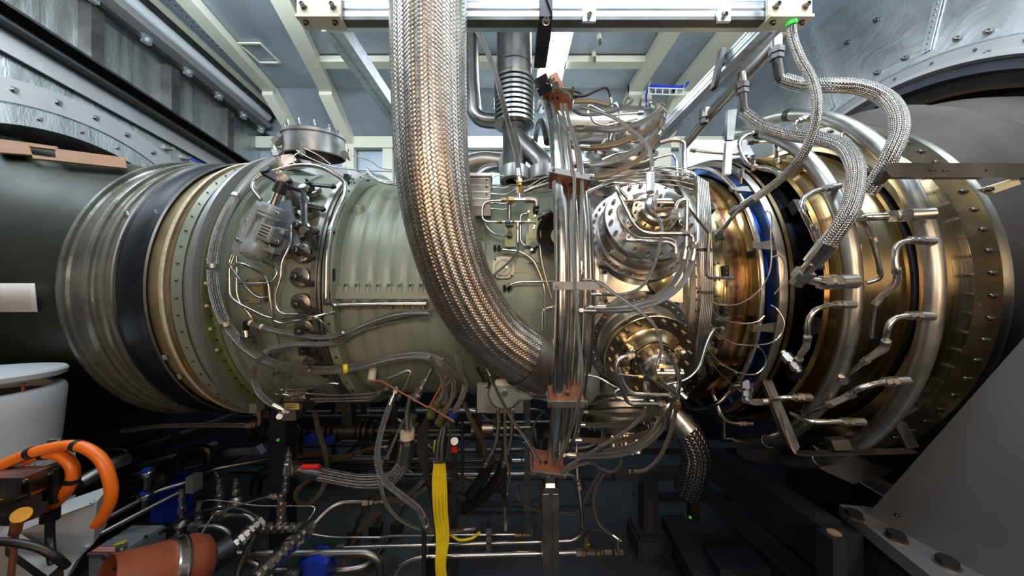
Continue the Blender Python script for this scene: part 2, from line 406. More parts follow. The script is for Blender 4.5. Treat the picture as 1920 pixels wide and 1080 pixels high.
# =================================================================== the enclosure
def S(name, g, m, **kw): return mk(name, g, m, kind='structure', **kw)
S('floor', box(G(), (-.2, 1.0, -.025), 6.4, 5.6, .05), FLOOR)
HC = 3.55
def xA(y): return -2.10-.186*(y-2.1)
S('ceiling', prism(G(), [(xA(-1.65), -1.65, HC+.005), (3.0, -1.65, HC+.005), (3.0, 3.15, HC+.005), (xA(3.15), 3.15, HC+.005)], (0, 0, .05)), PANEL)
S('ceiling_side', box(G(), (-2.35, .95, HC+.45), 2.1, 5.2, .05), PANEL)
S('trim_31', prism(G(), [(xA(-1.6)-.04, -1.6, HC+.02), (xA(3.5)-.04, 3.5, HC+.02), (xA(3.5)-.04, 3.5, HC+.42), (xA(-1.6)-.04, -1.6, HC+.42)], (.02, 0, 0)), CREAM)
# the access side behind the viewer: pale wall panels with cream frames, seen in every polished pipe
S('wall_front', box(G(), (-.2, -1.68, 2.6), 6.4, .05, 1.9), WHITEP)
S('wall_front_lower', box(G(), (-.2, -1.68, .8), 6.4, .05, 1.7), GREYB)
g = G()
for x in (-2.6, -1.3, 0, 1.3, 2.6): box(g, (x, -1.62, 1.75), .14, .07, 3.5)
box(g, (-.2, -1.63, 1.68), 6.2, .06, .12)
S('trim_30', g, DARKST, smooth=0)
g = G(); prism(g, [(-2.3, 3.12, HC+.03), (3.0, 3.12, HC+.03), (3.0, 3.55, 3.24), (-2.3, 3.55, 3.24)], (0, .04, .03)); S('ceiling_slope', g, PANEL)
S('wall_back_side', box(G(), (-2.75, 3.60, 3.3), .9, .05, 1.6), PANEL)
S('wall_back', box(G(), (-.1, 3.62, 2.55), 6.2, .05, 1.5), PANEL)
S('wall_back_lower', box(G(), (-.1, 3.62, .9), 6.2, .05, 1.8), NAVY)  # dark lower back wall: shade put into the navy colour
# ceiling beams along the depth, with sloping rear legs
k = 0
for x, wd, sk in ((-2.28, .10, -.186), (-1.74, .12, -.26), (1.15, .12, 0), (1.60, .17, 0)):
    k += 1; g = G(); beam(g, (x-sk*4.0, -.88, HC-.035), (x, 3.12, HC-.035), wd, .07)
    prism(g, [(x-wd/2, 3.08, HC), (x-wd/2, 3.08, HC-.10), (x-wd/2, 3.52, 3.17), (x-wd/2, 3.56, 3.26), (x-wd/2, 3.14, HC)], (wd, 0, 0))
    box(g, (x, 3.54, 2.6), wd, .07, 1.4); S(f'trim_{k}', g, CREAM, smooth=0)
for y in (2.0, 2.74):
    k += 1; x0_ = -1.74+.26*(3.12-y); S(f'trim_{k}', box(G(), ((x0_+1.15)/2, y, HC-.03), 1.15-x0_, .09, .05), CREAM, smooth=0)
k += 1; S(f'trim_{k}', box(G(), (-.2, 3.54, 3.20), 6, .07, .12), CREAM, smooth=0)
k += 1; S(f'trim_{k}', box(G(), (-.2, 3.55, 2.50), 6, .06, .10), CREAM, smooth=0)
for x in (-1.33, .05, .62):
    k += 1; S(f'trim_{k}', box(G(), (x, 3.55, 2.6), .10, .05, 1.4), CREAM, smooth=0)
g = G(); beam(g, (-1.95, 1.0, HC-.012), (-1.95, 3.1, HC-.012), .34, .012); k += 1
# small rectangular hatch outline on the ceiling sheet
hx0, hx1, hy0, hy1 = -2.12, -1.95, 2.56, 2.78
g = G()
for a, b in (((hx0, hy0), (hx1, hy0)), ((hx1, hy0), (hx1, hy1)), ((hx1, hy1), (hx0, hy1)), ((hx0, hy1), (hx0, hy0))):
    beam(g, (*a, HC-.005), (*b, HC-.005), .014, .012)
mk('ceiling_hatch', g, CREAM, label='small rectangular cream hatch outline on the dark ceiling sheet', cat='hatch', smooth=0)
# luminaires
LAMP = glow_mat('lamp_diffuser', (.85, .93, 1.0), 9)
def luminaire(c, sx, sy, label):
    t = thing('ceiling_light', label, 'light', c)
    mk('housing', box(G(), Vector(c)+Vector((0, 0, .03)), sx+.03, sy+.03, .05), CREAM, t, smooth=0)
    mk('diffuser', box(G(), Vector(c)+Vector((0, 0, -.005)), sx, sy, .02), LAMP, t, smooth=0)
luminaire((.33, 2.62, HC-.06), .20, .75, 'bright white strip light on the ceiling behind the dark hanging strap')
# ceiling details: two nozzles
for i, (px, py) in enumerate(((1113, 85), (1123, 52))):
    p = P(px, py, 1.9*FPX/(540-py-14)); p.z = HC
    t = thing('sprinkler_nozzle', ['small cream nozzle hanging from the ceiling sheet, clear of the crossbar', 'small cream nozzle on the ceiling sheet just under the crossbar'][i], 'nozzle', p)
    g = G(); cyl(g, p, p-Vector((0, .02, .05)), .018, 12); mk('collar', g, CREAM, t)
    g = G(); cyl(g, p-Vector((0, .02, .05)), p-Vector((0, .03, .09)), .012, 12); mk('tip', g, STEELD, t)

# ---- bulkhead at the intake end (plane x = -2.64)
XL = -2.64
def LP(px, py, X=XL):
    y = X/((px-960)/FPX); return P(px, py, y)
def ann(R0, R1, x, th): return [(x, R0), (x, R1), (x+th, R1), (x+th, R0), (x, R0)]
# plate with round opening: strip between circle and a stepped top edge
def zrail(y): return CAMZ+1.39-(y-1.705)*.138
def holed_wall(x, th, R, ymin, ymax, ztop, zbot, seg=96, a0=0., a1=360.):
    g = G(); vs = []; fs = []
    for i in range(seg+1):
        a = math.radians(a0+(a1-a0)*i/seg); d = Vector((0, -math.cos(a), math.sin(a)))
        ts = []
        if d.y < -1e-6: ts.append((ymin-DAX)/d.y)
        if d.y > 1e-6: ts.append((ymax-DAX)/d.y)
        if d.z > 1e-6:
            lo, hi = R, 9.
            for _ in range(40):
                mid = (lo+hi)/2
                if CAMZ+d.z*mid < ztop(DAX+d.y*mid): lo = mid
                else: hi = mid
            ts.append(lo)
        if d.z < -1e-6: ts.append((zbot-CAMZ)/d.z)
        t = min(ts); c = Vector((x, DAX, CAMZ))
        vs += [c+d*R, c+d*t, c+d*R+Vector((th, 0, 0)), c+d*t+Vector((th, 0, 0))]
    for i in range(seg):
        a, b = 4*i, 4*i+4
        fs += [(a, a+1, b+1, b), (a+2, b+2, b+3, a+3), (a, b, b+2, a+2), (a+1, a+3, b+3, b+1)]
    return g.add(vs, fs)
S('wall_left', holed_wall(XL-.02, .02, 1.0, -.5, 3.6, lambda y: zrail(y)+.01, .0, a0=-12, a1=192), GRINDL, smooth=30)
S('wall_left_lower', holed_wall(XL-.02, .02, 1.0, -.5, 3.6, lambda y: 9, .0, a0=192, a1=348), NAVY, smooth=30)  # lower half of the same bulkhead, coloured navy for its shade
g = G(); prism(g, [(XL-.10, -.5, CAMZ+1.65), (XL-.10, 3.6, zrail(3.6)-.02), (XL-.10, 3.6, 3.6), (XL-.10, -.5, 3.6)], (.02, 0, 0)); S('wall_left_upper', g, GRINDL, smooth=30)
t = thing('intake_opening_flange', 'grey bolted ring around the round intake opening in the bulkhead', 'flange', (XL, DAX, CAMZ-1.13))
rings('outer_ring', [(XL, 1.01), (XL+.012, 1.01), (XL+.016, 1.13), (XL, 1.135)], GREYRING, t, a0=-14, a1=194)
rings('inner_ring', [(XL, 1.0), (XL+.02, .995), (XL+.02, .90), (XL-.06, .885), (XL-.30, .885)], GRINDL, t, a0=-14, a1=194)
rings('lower_ring', [(XL-.3, .885), (XL+.014, .895), (XL+.014, 1.135)], NAVY, t, a0=194, a1=346)  # unlit half of the grey ring, its shade painted in navy
bolt_circle(t, XL+.016, 1.075, 1, .020, 9.2, 20, 150, 'hex', ph=1)
bolt_circle(t, XL+.02, .95, 1, .016, 11, 20, 150, 'hex', ph=5)
# dark channel rail
g = G(); o_ = [(-.02, -.05), (.09, -.05), (.09, -.035), (.0, -.035), (.0, .035), (.09, .035), (.09, .05), (-.02, .05)]
profile_bar(g, [(-a, b) for a, b in o_], (XL-.0, .6, zrail(.6)), (XL-.0, 3.58, zrail(3.58)))
mk('channel_rail', g, IRON, label='long dark channel rail running above the round intake opening', cat='rail', smooth=0)
# angled lip plate between weld line and rail
g = G(); prism(g, [(XL+.005, .6, zrail(.6)-.05), (XL+.005, 3.58, zrail(3.58)-.05), (XL+.03, 3.58, zrail(3.58)-.16), (XL+.03, .6, zrail(.6)-.19)], (.006, 0, .002))
mk('lip_plate', g, GREYRING, label='narrow grey lip plate welded under the dark channel rail', cat='plate', smooth=0)
# stiffeners on the ground steel wall
for i, (px, yb) in enumerate(((172, 0), (322, 0), (427, 0), (505, 0))):
    y = XL/((px-960)/FPX); z0 = zrail(y)+.04; z1 = CAMZ+1.79-(y-2.06)*.115
    if px == 172: z1 = CAMZ+1.80
    g = G(); box(g, (XL-.045, y, (z0+z1)/2), .10, .012, z1-z0); box(g, (XL+.0, y+.03, (z0+z1)/2), .012, .06, z1-z0)
    mk('wall_stiffener', g, DARKST, label=['steel rib on the ground wall, first from the intake end', 'steel rib on the ground wall, second from the intake end', 'steel rib on the ground wall, third from the intake end', 'steel rib on the ground wall, deepest in the corner'][i], cat='stiffener', smooth=0)
def slope(y, z0): return CAMZ+z0-(y-2.06)*.115
# upper rail with spring clips
g = G(); beam(g, (XL+.01, .9, slope(.9, 1.80)), (XL+.01, 3.55, slope(3.55, 1.80)), .05, .03); t = thing('clip_rail', 'thin dark rail of bright square clips along the top of the ground wall', 'rail', (XL, .9, slope(.9, 1.8)))
mk('rail', g, IRON, t, smooth=0)
for y in (2.05, 2.35, 2.65, 2.93, 3.2, 3.42):
    g = G(); box(g, (XL+.04, y, slope(y, 1.80)), .03, .05, .055); cyl(g, (XL+.055, y, slope(y, 1.8)), (XL+.075, y, slope(y, 1.8)), .012, 8); mk('clip', g, ALU, t, smooth=20)
# long ducts, trays parallel to the wall
def rail(name, label, cat, x, z0, wd, h, m, out=None):
    p, q = Vector((x, .9, slope(.9, z0))), Vector((x, 3.5, slope(3.5, z0)))
    g = G()
    if out: profile_bar(g, out, p, q)
    else: beam(g, p, q, wd, h)
    return mk(name, g, m, label=label, cat=cat, smooth=30)
rail('angle_strip', 'flat grey angle strip above the clip rail', 'strip', XL+.03, 1.88, .10, .05, GREYRING)
p, q = Vector((XL+.055, .9, slope(.9, 1.97))), Vector((XL+.055, 3.5, slope(3.5, 1.97)))
mk('light_conduit', cyl(G(), p, q, .042, 20), WHITEP, label='round pale blue-grey conduit running along the upper wall', cat='conduit')
t = thing('dark_cable_channel', 'black bolted channel between the round conduit and cream strip', 'channel', (XL+.16, .9, slope(.9, 2.0)))
g = G(); beam(g, (XL+.115, .9, slope(.9, 2.01)), (XL+.115, 3.5, slope(3.5, 2.01)), .05, .05); mk('channel', g, IRON, t, smooth=0)
for i in range(9):
    y = 1.95+i*.17; bolt(t, (XL+.12, y, slope(y, 1.983)), (.4, 0, -1), .012, 'hex')
rail('cream_strip', 'narrow cream strip beside the perforated cable tray', 'strip', XL+.165, 2.03, .045, .05, CREAM)
# perforated tray
t = thing('cable_tray', 'perforated steel cable tray under the ceiling near the intake wall', 'cable tray', (XL+.38, .9, slope(.9, 2.03)))
g = G()
for j in range(5):
    x = XL+.21+j*.038; beam(g, (x, .9, slope(.9, 2.06)), (x, 3.45, slope(3.45, 2.06)), .026, .008)
for i in range(60):
    y = .95+i*.0425; beam(g, (XL+.20, y, slope(y, 2.06)), (XL+.37, y, slope(y, 2.06)), .022, .008)
mk('perforated_floor', g, PANEL, t, smooth=0)
g = G(); beam(g, (XL+.195, .9, slope(.9, 2.045)), (XL+.195, 3.45, slope(3.45, 2.045)), .008, .05); beam(g, (XL+.375, .9, slope(.9, 2.045)), (XL+.375, 3.45, slope(3.45, 2.045)), .008, .05); mk('tray_side', g, ALU, t, smooth=0)
for i in range(4):
    g = G(); x = XL+.23+i*.035; pts = [(x+random.Random(i*7+k).uniform(-.01, .01), .95+k*.3, slope(.95+k*.3, 2.075)) for k in range(9)]
    mk('cable', tube(G(), smooth_path(pts, 3), .009, 8), [BLACKR, ALU][i % 2], t)

# ---- bulkhead at the exhaust end (plane x = 2.23)
XR = 2.23
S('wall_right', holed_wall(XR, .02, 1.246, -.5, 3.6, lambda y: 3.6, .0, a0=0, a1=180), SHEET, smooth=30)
S('wall_right_lower', holed_wall(XR, .02, 1.246, -.5, 3.6, lambda y: 9, .0, a0=180, a1=360), NAVY, smooth=30)  # foil bulkhead's lower half, shade given by the navy colour
t = thing('exhaust_opening_ring', 'stepped steel ring around the exhaust opening in the foil bulkhead', 'ring', (XR, DAX, CAMZ-1.25))
rings('edge_lip', [(XR, 1.25), (XR-.006, 1.252), (XR-.008, 1.245), (XR-.004, 1.24)], ALU, t)
rings('outer_step', [(XR-.005, 1.245), (XR-.012, 1.19), (XR-.03, 1.185), (XR-.03, 1.165), (XR+.01, 1.15)], GREYRING, t)
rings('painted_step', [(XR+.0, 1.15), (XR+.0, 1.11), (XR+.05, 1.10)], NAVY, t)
rings('inner_lining', [(XR+.05, 1.10), (XR+.08, 1.04), (XR+.2, 1.03), (XR+.5, 1.03)], IRON, t)
rings('gold_edge', [(XR+.075, 1.052), (XR+.065, 1.045), (XR+.075, 1.038)], GOLDST, t)
bolt_circle(t, XR-.012, 1.215, -1, .009, 8, 20, 130, 'hex', ph=2)
# sheet seams and rivets
def RPt(px, py): y = XR/((px-960)/FPX); return P(px, py, y)-Vector((.006, 0, 0))
for lab, a, b in (('riveted seam strip on the foil bulkhead close to the hose elbows', (1508, 15), (1560, 205)), ('riveted seam strip on the foil bulkhead, above the exhaust opening', (1762, 0), (1738, 98))):
    A, B_ = RPt(*a), RPt(*b); t = thing('seam_strip', lab, 'seam', A)
    mk('strip', beam(G(), A, B_, .004, .035, (1, 0, 0)) if 0 else prism(G(), [A+Vector((0, -.02, 0)), A+Vector((0, .02, 0)), B_+Vector((0, .02, 0)), B_+Vector((0, -.02, 0))], (-.003, 0, 0)), ALU, t, smooth=0)
    for i in range(9):
        p = A.lerp(B_, (i+.5)/9); bolt(t, p-Vector((.003, 0, 0)), (-1, 0, 0), .006, 'hex')
for i, (px, py) in enumerate(((1590, 80), (1645, 38), (1698, 110), (1646, 137), (1797, 73), (1855, 60), (1855, 100))):
    p = RPt(px, py); t = None
    o = mk('wall_stud', cyl(cyl(G(), p, p-Vector((.006, 0, 0)), .014, 12), p, p-Vector((.02, 0, 0)), .006, 8), BOLT, label='small round stud on the foil bulkhead sheet', cat='stud', group='studs on the foil bulkhead')

# ---- aluminium lifting frame over the engine
def ext_outline(w_, h_):
    return [(-w_/2, -h_/2), (-w_*.12, -h_/2), (-w_*.12, -h_*.38), (w_*.12, -h_*.38), (w_*.12, -h_/2), (w_/2, -h_/2), (w_/2, -h_*.30), (w_*.40, -h_*.30), (w_*.40, -h_*.20), (w_/2, -h_*.20),
            (w_/2, h_*.0), (w_*.44, h_*.02), (w_/2, h_*.04), (w_/2, h_*.25), (w_*.40, h_*.25), (w_*.40, h_*.33), (w_/2, h_*.33), (w_/2, h_/2), (-w_/2, h_/2)]
zc = CAMZ+.99
t = thing('lifting_frame', 'aluminium profile frame bolted together above the engine', 'frame', (.15, 1.18, zc))
g = G(); profile_bar(g, [(-a, b) for a, b in ext_outline(.07, .10)], (-.68, 1.18, zc), (1.02, 1.18, zc)); mk('crossbar', g, ALU, t, smooth=0)
g = G(); beam(g, (-.66, 1.16, zc-.057), (.98, 1.16, zc-.057), .035, .012); mk('slot_liner', g, DARKST, t, smooth=0)
for s, x in ((-1, -.66), (1, .95)):
    g = G(); profile_bar(g, ext_outline(.075, .06), (x, 1.21, zc-.02), (x-.02*s, 3.4, zc-.02)); mk('side_rail', g, ALU, t, smooth=0)
    g = G(); box(g, (x, 1.135, zc-.025), .15, .012, .075); box(g, (x, 1.15, zc-.065), .15, .06, .01); mk('corner_bracket', g, CREAM, t, smooth=0)
    for dx in (-.05, .05): bolt(t, (x+dx, 1.125, zc-.03), (0, -1, 0), .016); bolt(t, (x+dx, 1.14, zc-.072), (0, -.3, -1), .014)
for px, zz in ((1105, -.058), (1358, -.062)):
    p = P(px, 40, 1.13); g = G(); box(g, (p.x, 1.135, zc-.055), .045, .01, .045); mk('clamp_plate', g, ALU, t, smooth=0); bolt(t, (p.x, 1.13, zc-.058), (0, -1, -.3), .015)
# dark hanging strap
t = thing('hanging_strap', 'dark grey steel strap hanging from the crossbar to the clamp', 'strap', P(1022, 0, 1.1))
g = G(); prism(g, [P(1012, -40, 1.13), P(1036, -40, 1.13), P(1036, 26, 1.12), P(1034, 60, 1.2), P(1024, 125, 1.36), P(1001, 125, 1.36), P(1012, 26, 1.12)], (0, .01, 0)); mk('strap_plate', g, NAVY, t, smooth=0)
bolt(t, P(1024, 40, 1.11), (0, -1, -.2), .018)
g = G(); prism(g, [P(1000, 150, 1.36), P(1024, 136, 1.36), P(1036, 165, 1.34), P(1012, 180, 1.34)], (0, .01, 0)); mk('lower_plate', g, NAVY, t, smooth=0)
bolt(t, P(1008, 163, 1.34), (0, -1, 0), .014); bolt(t, P(1027, 153, 1.34), (0, -1, 0), .014)
# black slanted handle plate on the side rail
p = P(1346, 130, 1.42)
g = G(); box(g, p, .018, .03, .17, Matrix.Rotation(math.radians(12), 3, 'Y')); box(g, p+Vector((.05, 0, .03)), .09, .02, .02); mk('cable_carrier', g, BLACKR, label='black plastic carrier clipped onto the aluminium side rail', cat='carrier', smooth=0)

# =================================================================== the engine bodies
def XP(px, R): return (px-960)*(DAX-R)/FPX           # x of a circle's front point from its pixel column
# intake duct
t = thing('intake_duct', 'dark olive round air duct entering the bulkhead opening', 'duct', (-2.2, DAX, CAMZ-.8))
rings('duct_shell', [(-1.80, .665), (-1.84, .665), (-2.1, .70), (-2.62, .81), (-3.6, .82)], DUCT, t, seg=128)
g = G(); 
prism(g, [RG(-2.62, .82, -3), RG(-2.62, .85, 0), RG(-2.02, .72, 1), RG(-1.98, .70, -1)], (0, 0, .02)); mk('axial_rib', g, DUCT, t)
# paper tag
g = G(); n = 8
vs = []; 
for i in range(n+1):
    for j in range(3):
        px = -6+70*i/n+(6*(j/2) if i == n else 0); py = 531+54*j/2
        vs.append(SK(px, py, .006))
fs = [(i*3+j, i*3+j+1, (i+1)*3+j+1, (i+1)*3+j) for i in range(n) for j in range(2)]
g.add(vs, fs); o = mk('paper_tag', g, PAPER, label='blank cream paper sheet stuck on the dark intake duct', cat='paper')
md = o.modifiers.new('thick', 'SOLIDIFY'); md.thickness = .002
# brown gasket board with window on top of the duct
def duct_patch(c, e=.01):
    return [SK(px, py, e) for px, py in c]
g = G(); 
for a, b in (([(-8, 262), (55, 270), (62, 293), (-8, 288)], 0), ([(55, 270), (110, 278), (104, 283), (58, 277)], 0), ([(62, 293), (108, 299), (110, 304), (64, 300)], 0), ([(104, 281), (236, 298), (239, 318), (108, 304)], 0)):
    prism(g, duct_patch(a, .012), (0, -.004, .006))
mk('gasket_board', g, BROWNP, label='brown gasket board strip with a window lying on the intake duct', cat='board', smooth=0)

# rubber bellows
t = thing('flexible_bellows', 'translucent grey rubber bellows between intake duct and compressor', 'bellows', (-1.65, DAX, CAMZ-.72))
pf = []
for px, R in ((104, .660), (103, .700), (106, .710), (113, .708), (122, .690), (130, .683), (140, .684), (150, .700), (156, .706), (163, .702), (170, .688), (176, .684), (182, .690), (187, .702), (192, .700), (198, .690), (207, .688), (213, .684)):
    pf.append((XP(px, R), R))
rings('boot_skin', pf, BOOT, t, seg=160)
t = thing('clamp_band', 'black leather-like clamp band wrapped around the bellows', 'band', (-1.52, DAX, CAMZ-.70))
pf = [(XP(px, R), R) for px, R in ((207, .684), (207, .697), (211, .702), (216, .698), (230, .703), (252, .701), (262, .698), (268, .702), (274, .698), (276, .684))]
rings('band_leather', pf, BLACKL, t, seg=160)
for pxx in (209.5, 271): rings('tension_wire', [(XP(pxx, .70)-.004, .699), (XP(pxx, .70), .706), (XP(pxx, .70)+.004, .699)], STEELD, t, seg=160)
for i, (px, py) in enumerate(((236, 400), (289, 397), (308, 670), (336, 706))):
    p = SK(px, py, .012); g = G(); box(g, p, .006, .008, .02, Matrix.Rotation(math.radians(-25), 3, 'Y')); box(g, p+Vector((.006, 0, 0)), .004, .009, .022, Matrix.Rotation(math.radians(-25), 3, 'Y')); mk('buckle', g, ALU, t, smooth=0)

# compressor front: adapter, flanges, casing
C_ = thing('compressor_casing', 'sage green compressor casing with ribbed middle and bolted flanges', 'compressor', (-.7, DAX, CAMZ-.74))
def PF(l): return [(XP(px, R), R) for px, R in l]
rings('composite_adapter', PF([(272, .66), (274, .684), (290, .690), (297, .692)]), TAN, C_, seg=160)
rings('sealant_bead', PF([(296, .690), (297, .704), (301, .709), (305, .706), (308, .692)]), CREAMR, C_, seg=160)
rings('adapter_lip', PF([(308, .693), (314, .694), (317, .700), (320, .694)]), TAN, C_, seg=160)
rings('intake_flange', PF([(320, .68), (320, .702), (341, .700), (342, .690), (350, .69)]), GREEN, C_, seg=160)
bolt_circle(C_, XP(331, .701), .700, 0, .009, 6.2, -78, 78, 'cap') if 0 else None
for a in np.arange(-76, 77, 5.6):
    bolt(C_, RG(XP(331, .701), .701, a), (0, -math.cos(math.radians(a)), math.sin(math.radians(a))), .0075, 'cap')
rings('grey_support_ring', [(XP(349, .735), .69), (XP(349, .735), .735), (XP(349, .735)+.008, .7375), (XP(349, .735)+.022, .736), (XP(349, .735)+.024, .715), (XP(349, .735)+.02, .655)], GREYRING, C_, seg=160)
x1 = XP(349, .735)+.024
# cream capped studs in the support ring pockets, dark holes
for a in (25, 17, 9.5, 1.5, -6, 33, 41, -14, -22):
    bolt(C_, RG(x1+.0, .685, a), (1, 0, 0), .013, 'cap', CREAMR, 'stud')
rings('inner_flange', [(x1-.012, .62), (x1-.012, .70), (x1+.002, .70), (x1+.004, .664), (x1+.02, .660)], GREEND, C_, seg=160)
bolt_circle(C_, x1+.006, .675, 1, .006, 4.4, -80, 82, 'cap', IRON)
XA = XP(600, .63)
rings('vane_casing', [(x1-.0, .655), (x1+.03, .655), (x1+.05, .648), (-1.02, .645), (-1.01, .652), (-.985, .652), (-.98, .642), (XA-.05, .632), (XA, .632)], GREEN, C_, seg=160)
# step flange near the casing's front
rings('front_step', [(x1+.035, .655), (x1+.035, .668), (x1+.06, .668), (x1+.064, .648)], GREEN, C_, seg=160)
# joint flange before the ribbed casing
rings('joint_flange', [(XP(604, .65), .62), (XP(604, .65), .652), (XP(611, .655), .655), (XP(622, .652), .652), (XP(623, .65), .60)], GREEN, C_, seg=160)
for a in np.arange(-76, 77, 7): bolt(C_, RG(XP(613, .655), .655, a), (0, -math.cos(math.radians(a)), math.sin(math.radians(a))), .007, 'hex', DARKST, 'flange_bolt')
# ribbed casing
pf = [(XP(623, .60), .60)]
for i in range(60):
    q_ = i/59; ph = (q_*6.5) % 1; bump_ = .5-.5*math.cos(2*math.pi*ph); pf.append((XP(636, .6)+q_*(XP(840, .6)-XP(636, .6)), .597+.007*min(1, bump_*1.6)))
pf += [(XP(862, .60), .60), (XP(866, .60), .60)]
rings('ribbed_casing', pf, GREEN, C_, seg=160)
# horizontal split line flange with bolt pockets
def ax_block(g, x0, x1_, R, a, h, d):
    p = RG((x0+x1_)/2, R, a); an = math.radians(a); R3 = Matrix.Rotation(-an, 3, 'X')
    return box(g, p, x1_-x0, d, h, R3)
g = G(); ax_block(g, XP(626, .6), XP(860, .6), .606, -2.9, .028, .035); ax_block(g, XP(626, .6), XP(860, .6), .602, -.6, .022, .016); mk('split_flange', g, GREEN, C_, smooth=20)
for i in range(11):
    px = 631+i*20
    x = XP(px, .6); g = G()
    cyl(g, RG(x, .606, -2.2), RG(x, .606, 1.2), .0125, 14); cyl(g, RG(x, .606, 1.2), RG(x, .598, 3.0), .0105, 12, .002); mk('bolt_pocket', g, GREEN, C_, smooth=50)
    bolt(C_, RG(x, .617, .9), (0, -.55, .8), .0062, 'hex', DARKST, 'pocket_bolt')
    g = G(); cyl(g, RG(x+.008, .606, -5.2), RG(x+.008, .604, -7.2), .013, 12, .007); mk('lower_boss', g, GREEN, C_, smooth=50)
    g = G(); cyl(g, RG(x+.008, .607, -7.0), RG(x+.008, .607, -8.2), .006, 8); mk('brass_tip', g, BRASS, C_)
# teardrop boss
p = SK(674, 400, -.01); g = G(); cyl(g, p+Vector((0, 0, .0)), p+Vector((0, -.012, -.055)), .022, 20, .010); cyl(g, p+Vector((0, 0, .035)), p, .020, 20, .022); mk('teardrop_boss', g, STEELD if 0 else GREEN, C_)
p = SK(700, 690, .0); g = G(); cyl(g, p, p+Vector((0, -.02, -.05)), .018, 16); mk('lower_stub', g, CREAM, C_)
# intermediate casing
rings('rear_joint_flange', [(XP(862, .61), .58), (XP(862, .61), .612), (XP(868, .615), .615), (XP(908, .612), .612), (XP(909, .61), .59)], GREEN, C_, seg=160)
for a in np.arange(-75, 76, 5): bolt(C_, RG(XP(902, .612), .612, a), (0, -math.cos(math.radians(a)), math.sin(math.radians(a))), .0085, 'hex', CREAM if int(a/5) % 2 else BOLT, 'joint_bolt')
rings('intermediate_casing', [(XP(905, .60), .598), (.10, .600), (.18, .59), (.36, .59)], GREEN, C_, seg=160)
g = G()
p = SK(945, 500, .0)
# top mounting box / bleed port
t = thing('bleed_port', 'round bronze-coloured bleed port with studded cover on the compressor top', 'port', P(590, 300, 1.9))
c = P(592, 296, 1.86); R0 = .155; ax = Vector((0, -.12, 1)).normalized()
rings('port_wall', [(0, R0*.95), (.005, R0), (.10, R0*.98), (.105, R0*1.03), (.12, R0*1.03), (.122, 0)], STEELD, t, origin=c, axis=ax, seg=64)
for i in range(12):
    a = i*math.pi/6; p = c+ax*.12+Vector((math.cos(a)*R0*.88, math.sin(a)*R0*.88, .0)); g = G(); cyl(g, p-ax*.005, p+ax*.028, .006, 8); cyl(g, p-ax*.005, p+ax*.01, .010, 6); mk('stud', g, STEEL, t)
g = G(); cyl(g, P(566, 286, 1.715), P(566, 286, 1.69), .018, 16); cyl(g, P(566, 286, 1.69), P(566, 286, 1.66), .008, 10); mk('sensor_boss', g, STEELD, t)
g = G(); cyl(g, P(646, 290, 1.74), P(646, 290, 1.70), .02, 14); cyl(g, P(655, 280, 1.74), P(655, 300, 1.74), .009, 10); mk('side_sensor', g, STEEL, t)
g = G(); prism(g, [P(508, 292, 1.80), P(575, 300, 1.74), P(690, 330, 1.70), P(650, 345, 1.70), P(560, 318, 1.74), P(517, 322, 1.78)], (0, .05, .01)); mk('saddle', g, STEELD, t, smooth=20)
g = G(); prism(g, [P(509, 293, 1.74), P(548, 288, 1.74), P(556, 300, 1.72), P(515, 322, 1.72)], (0, .02, 0)); mk('side_bracket', g, mat('bracket_bronze', (.40, .30, .23), .5, .45), t, smooth=0)
g = G(); prism(g, [P(636, 318, 1.64), P(650, 310, 1.64), P(690, 335, 1.66), P(655, 352, 1.62), P(648, 345, 1.62)], (0, .03, 0)); mk('corner_casting', g, GREYRING, t, smooth=0)
pipe('small elbow pipe beside the bleed port', [(522, 262, 1.75), (513, 272, 1.75), (520, 292, 1.75)], 11, m=STEELD, rb=.03, ends='ab', name='elbow_pipe')

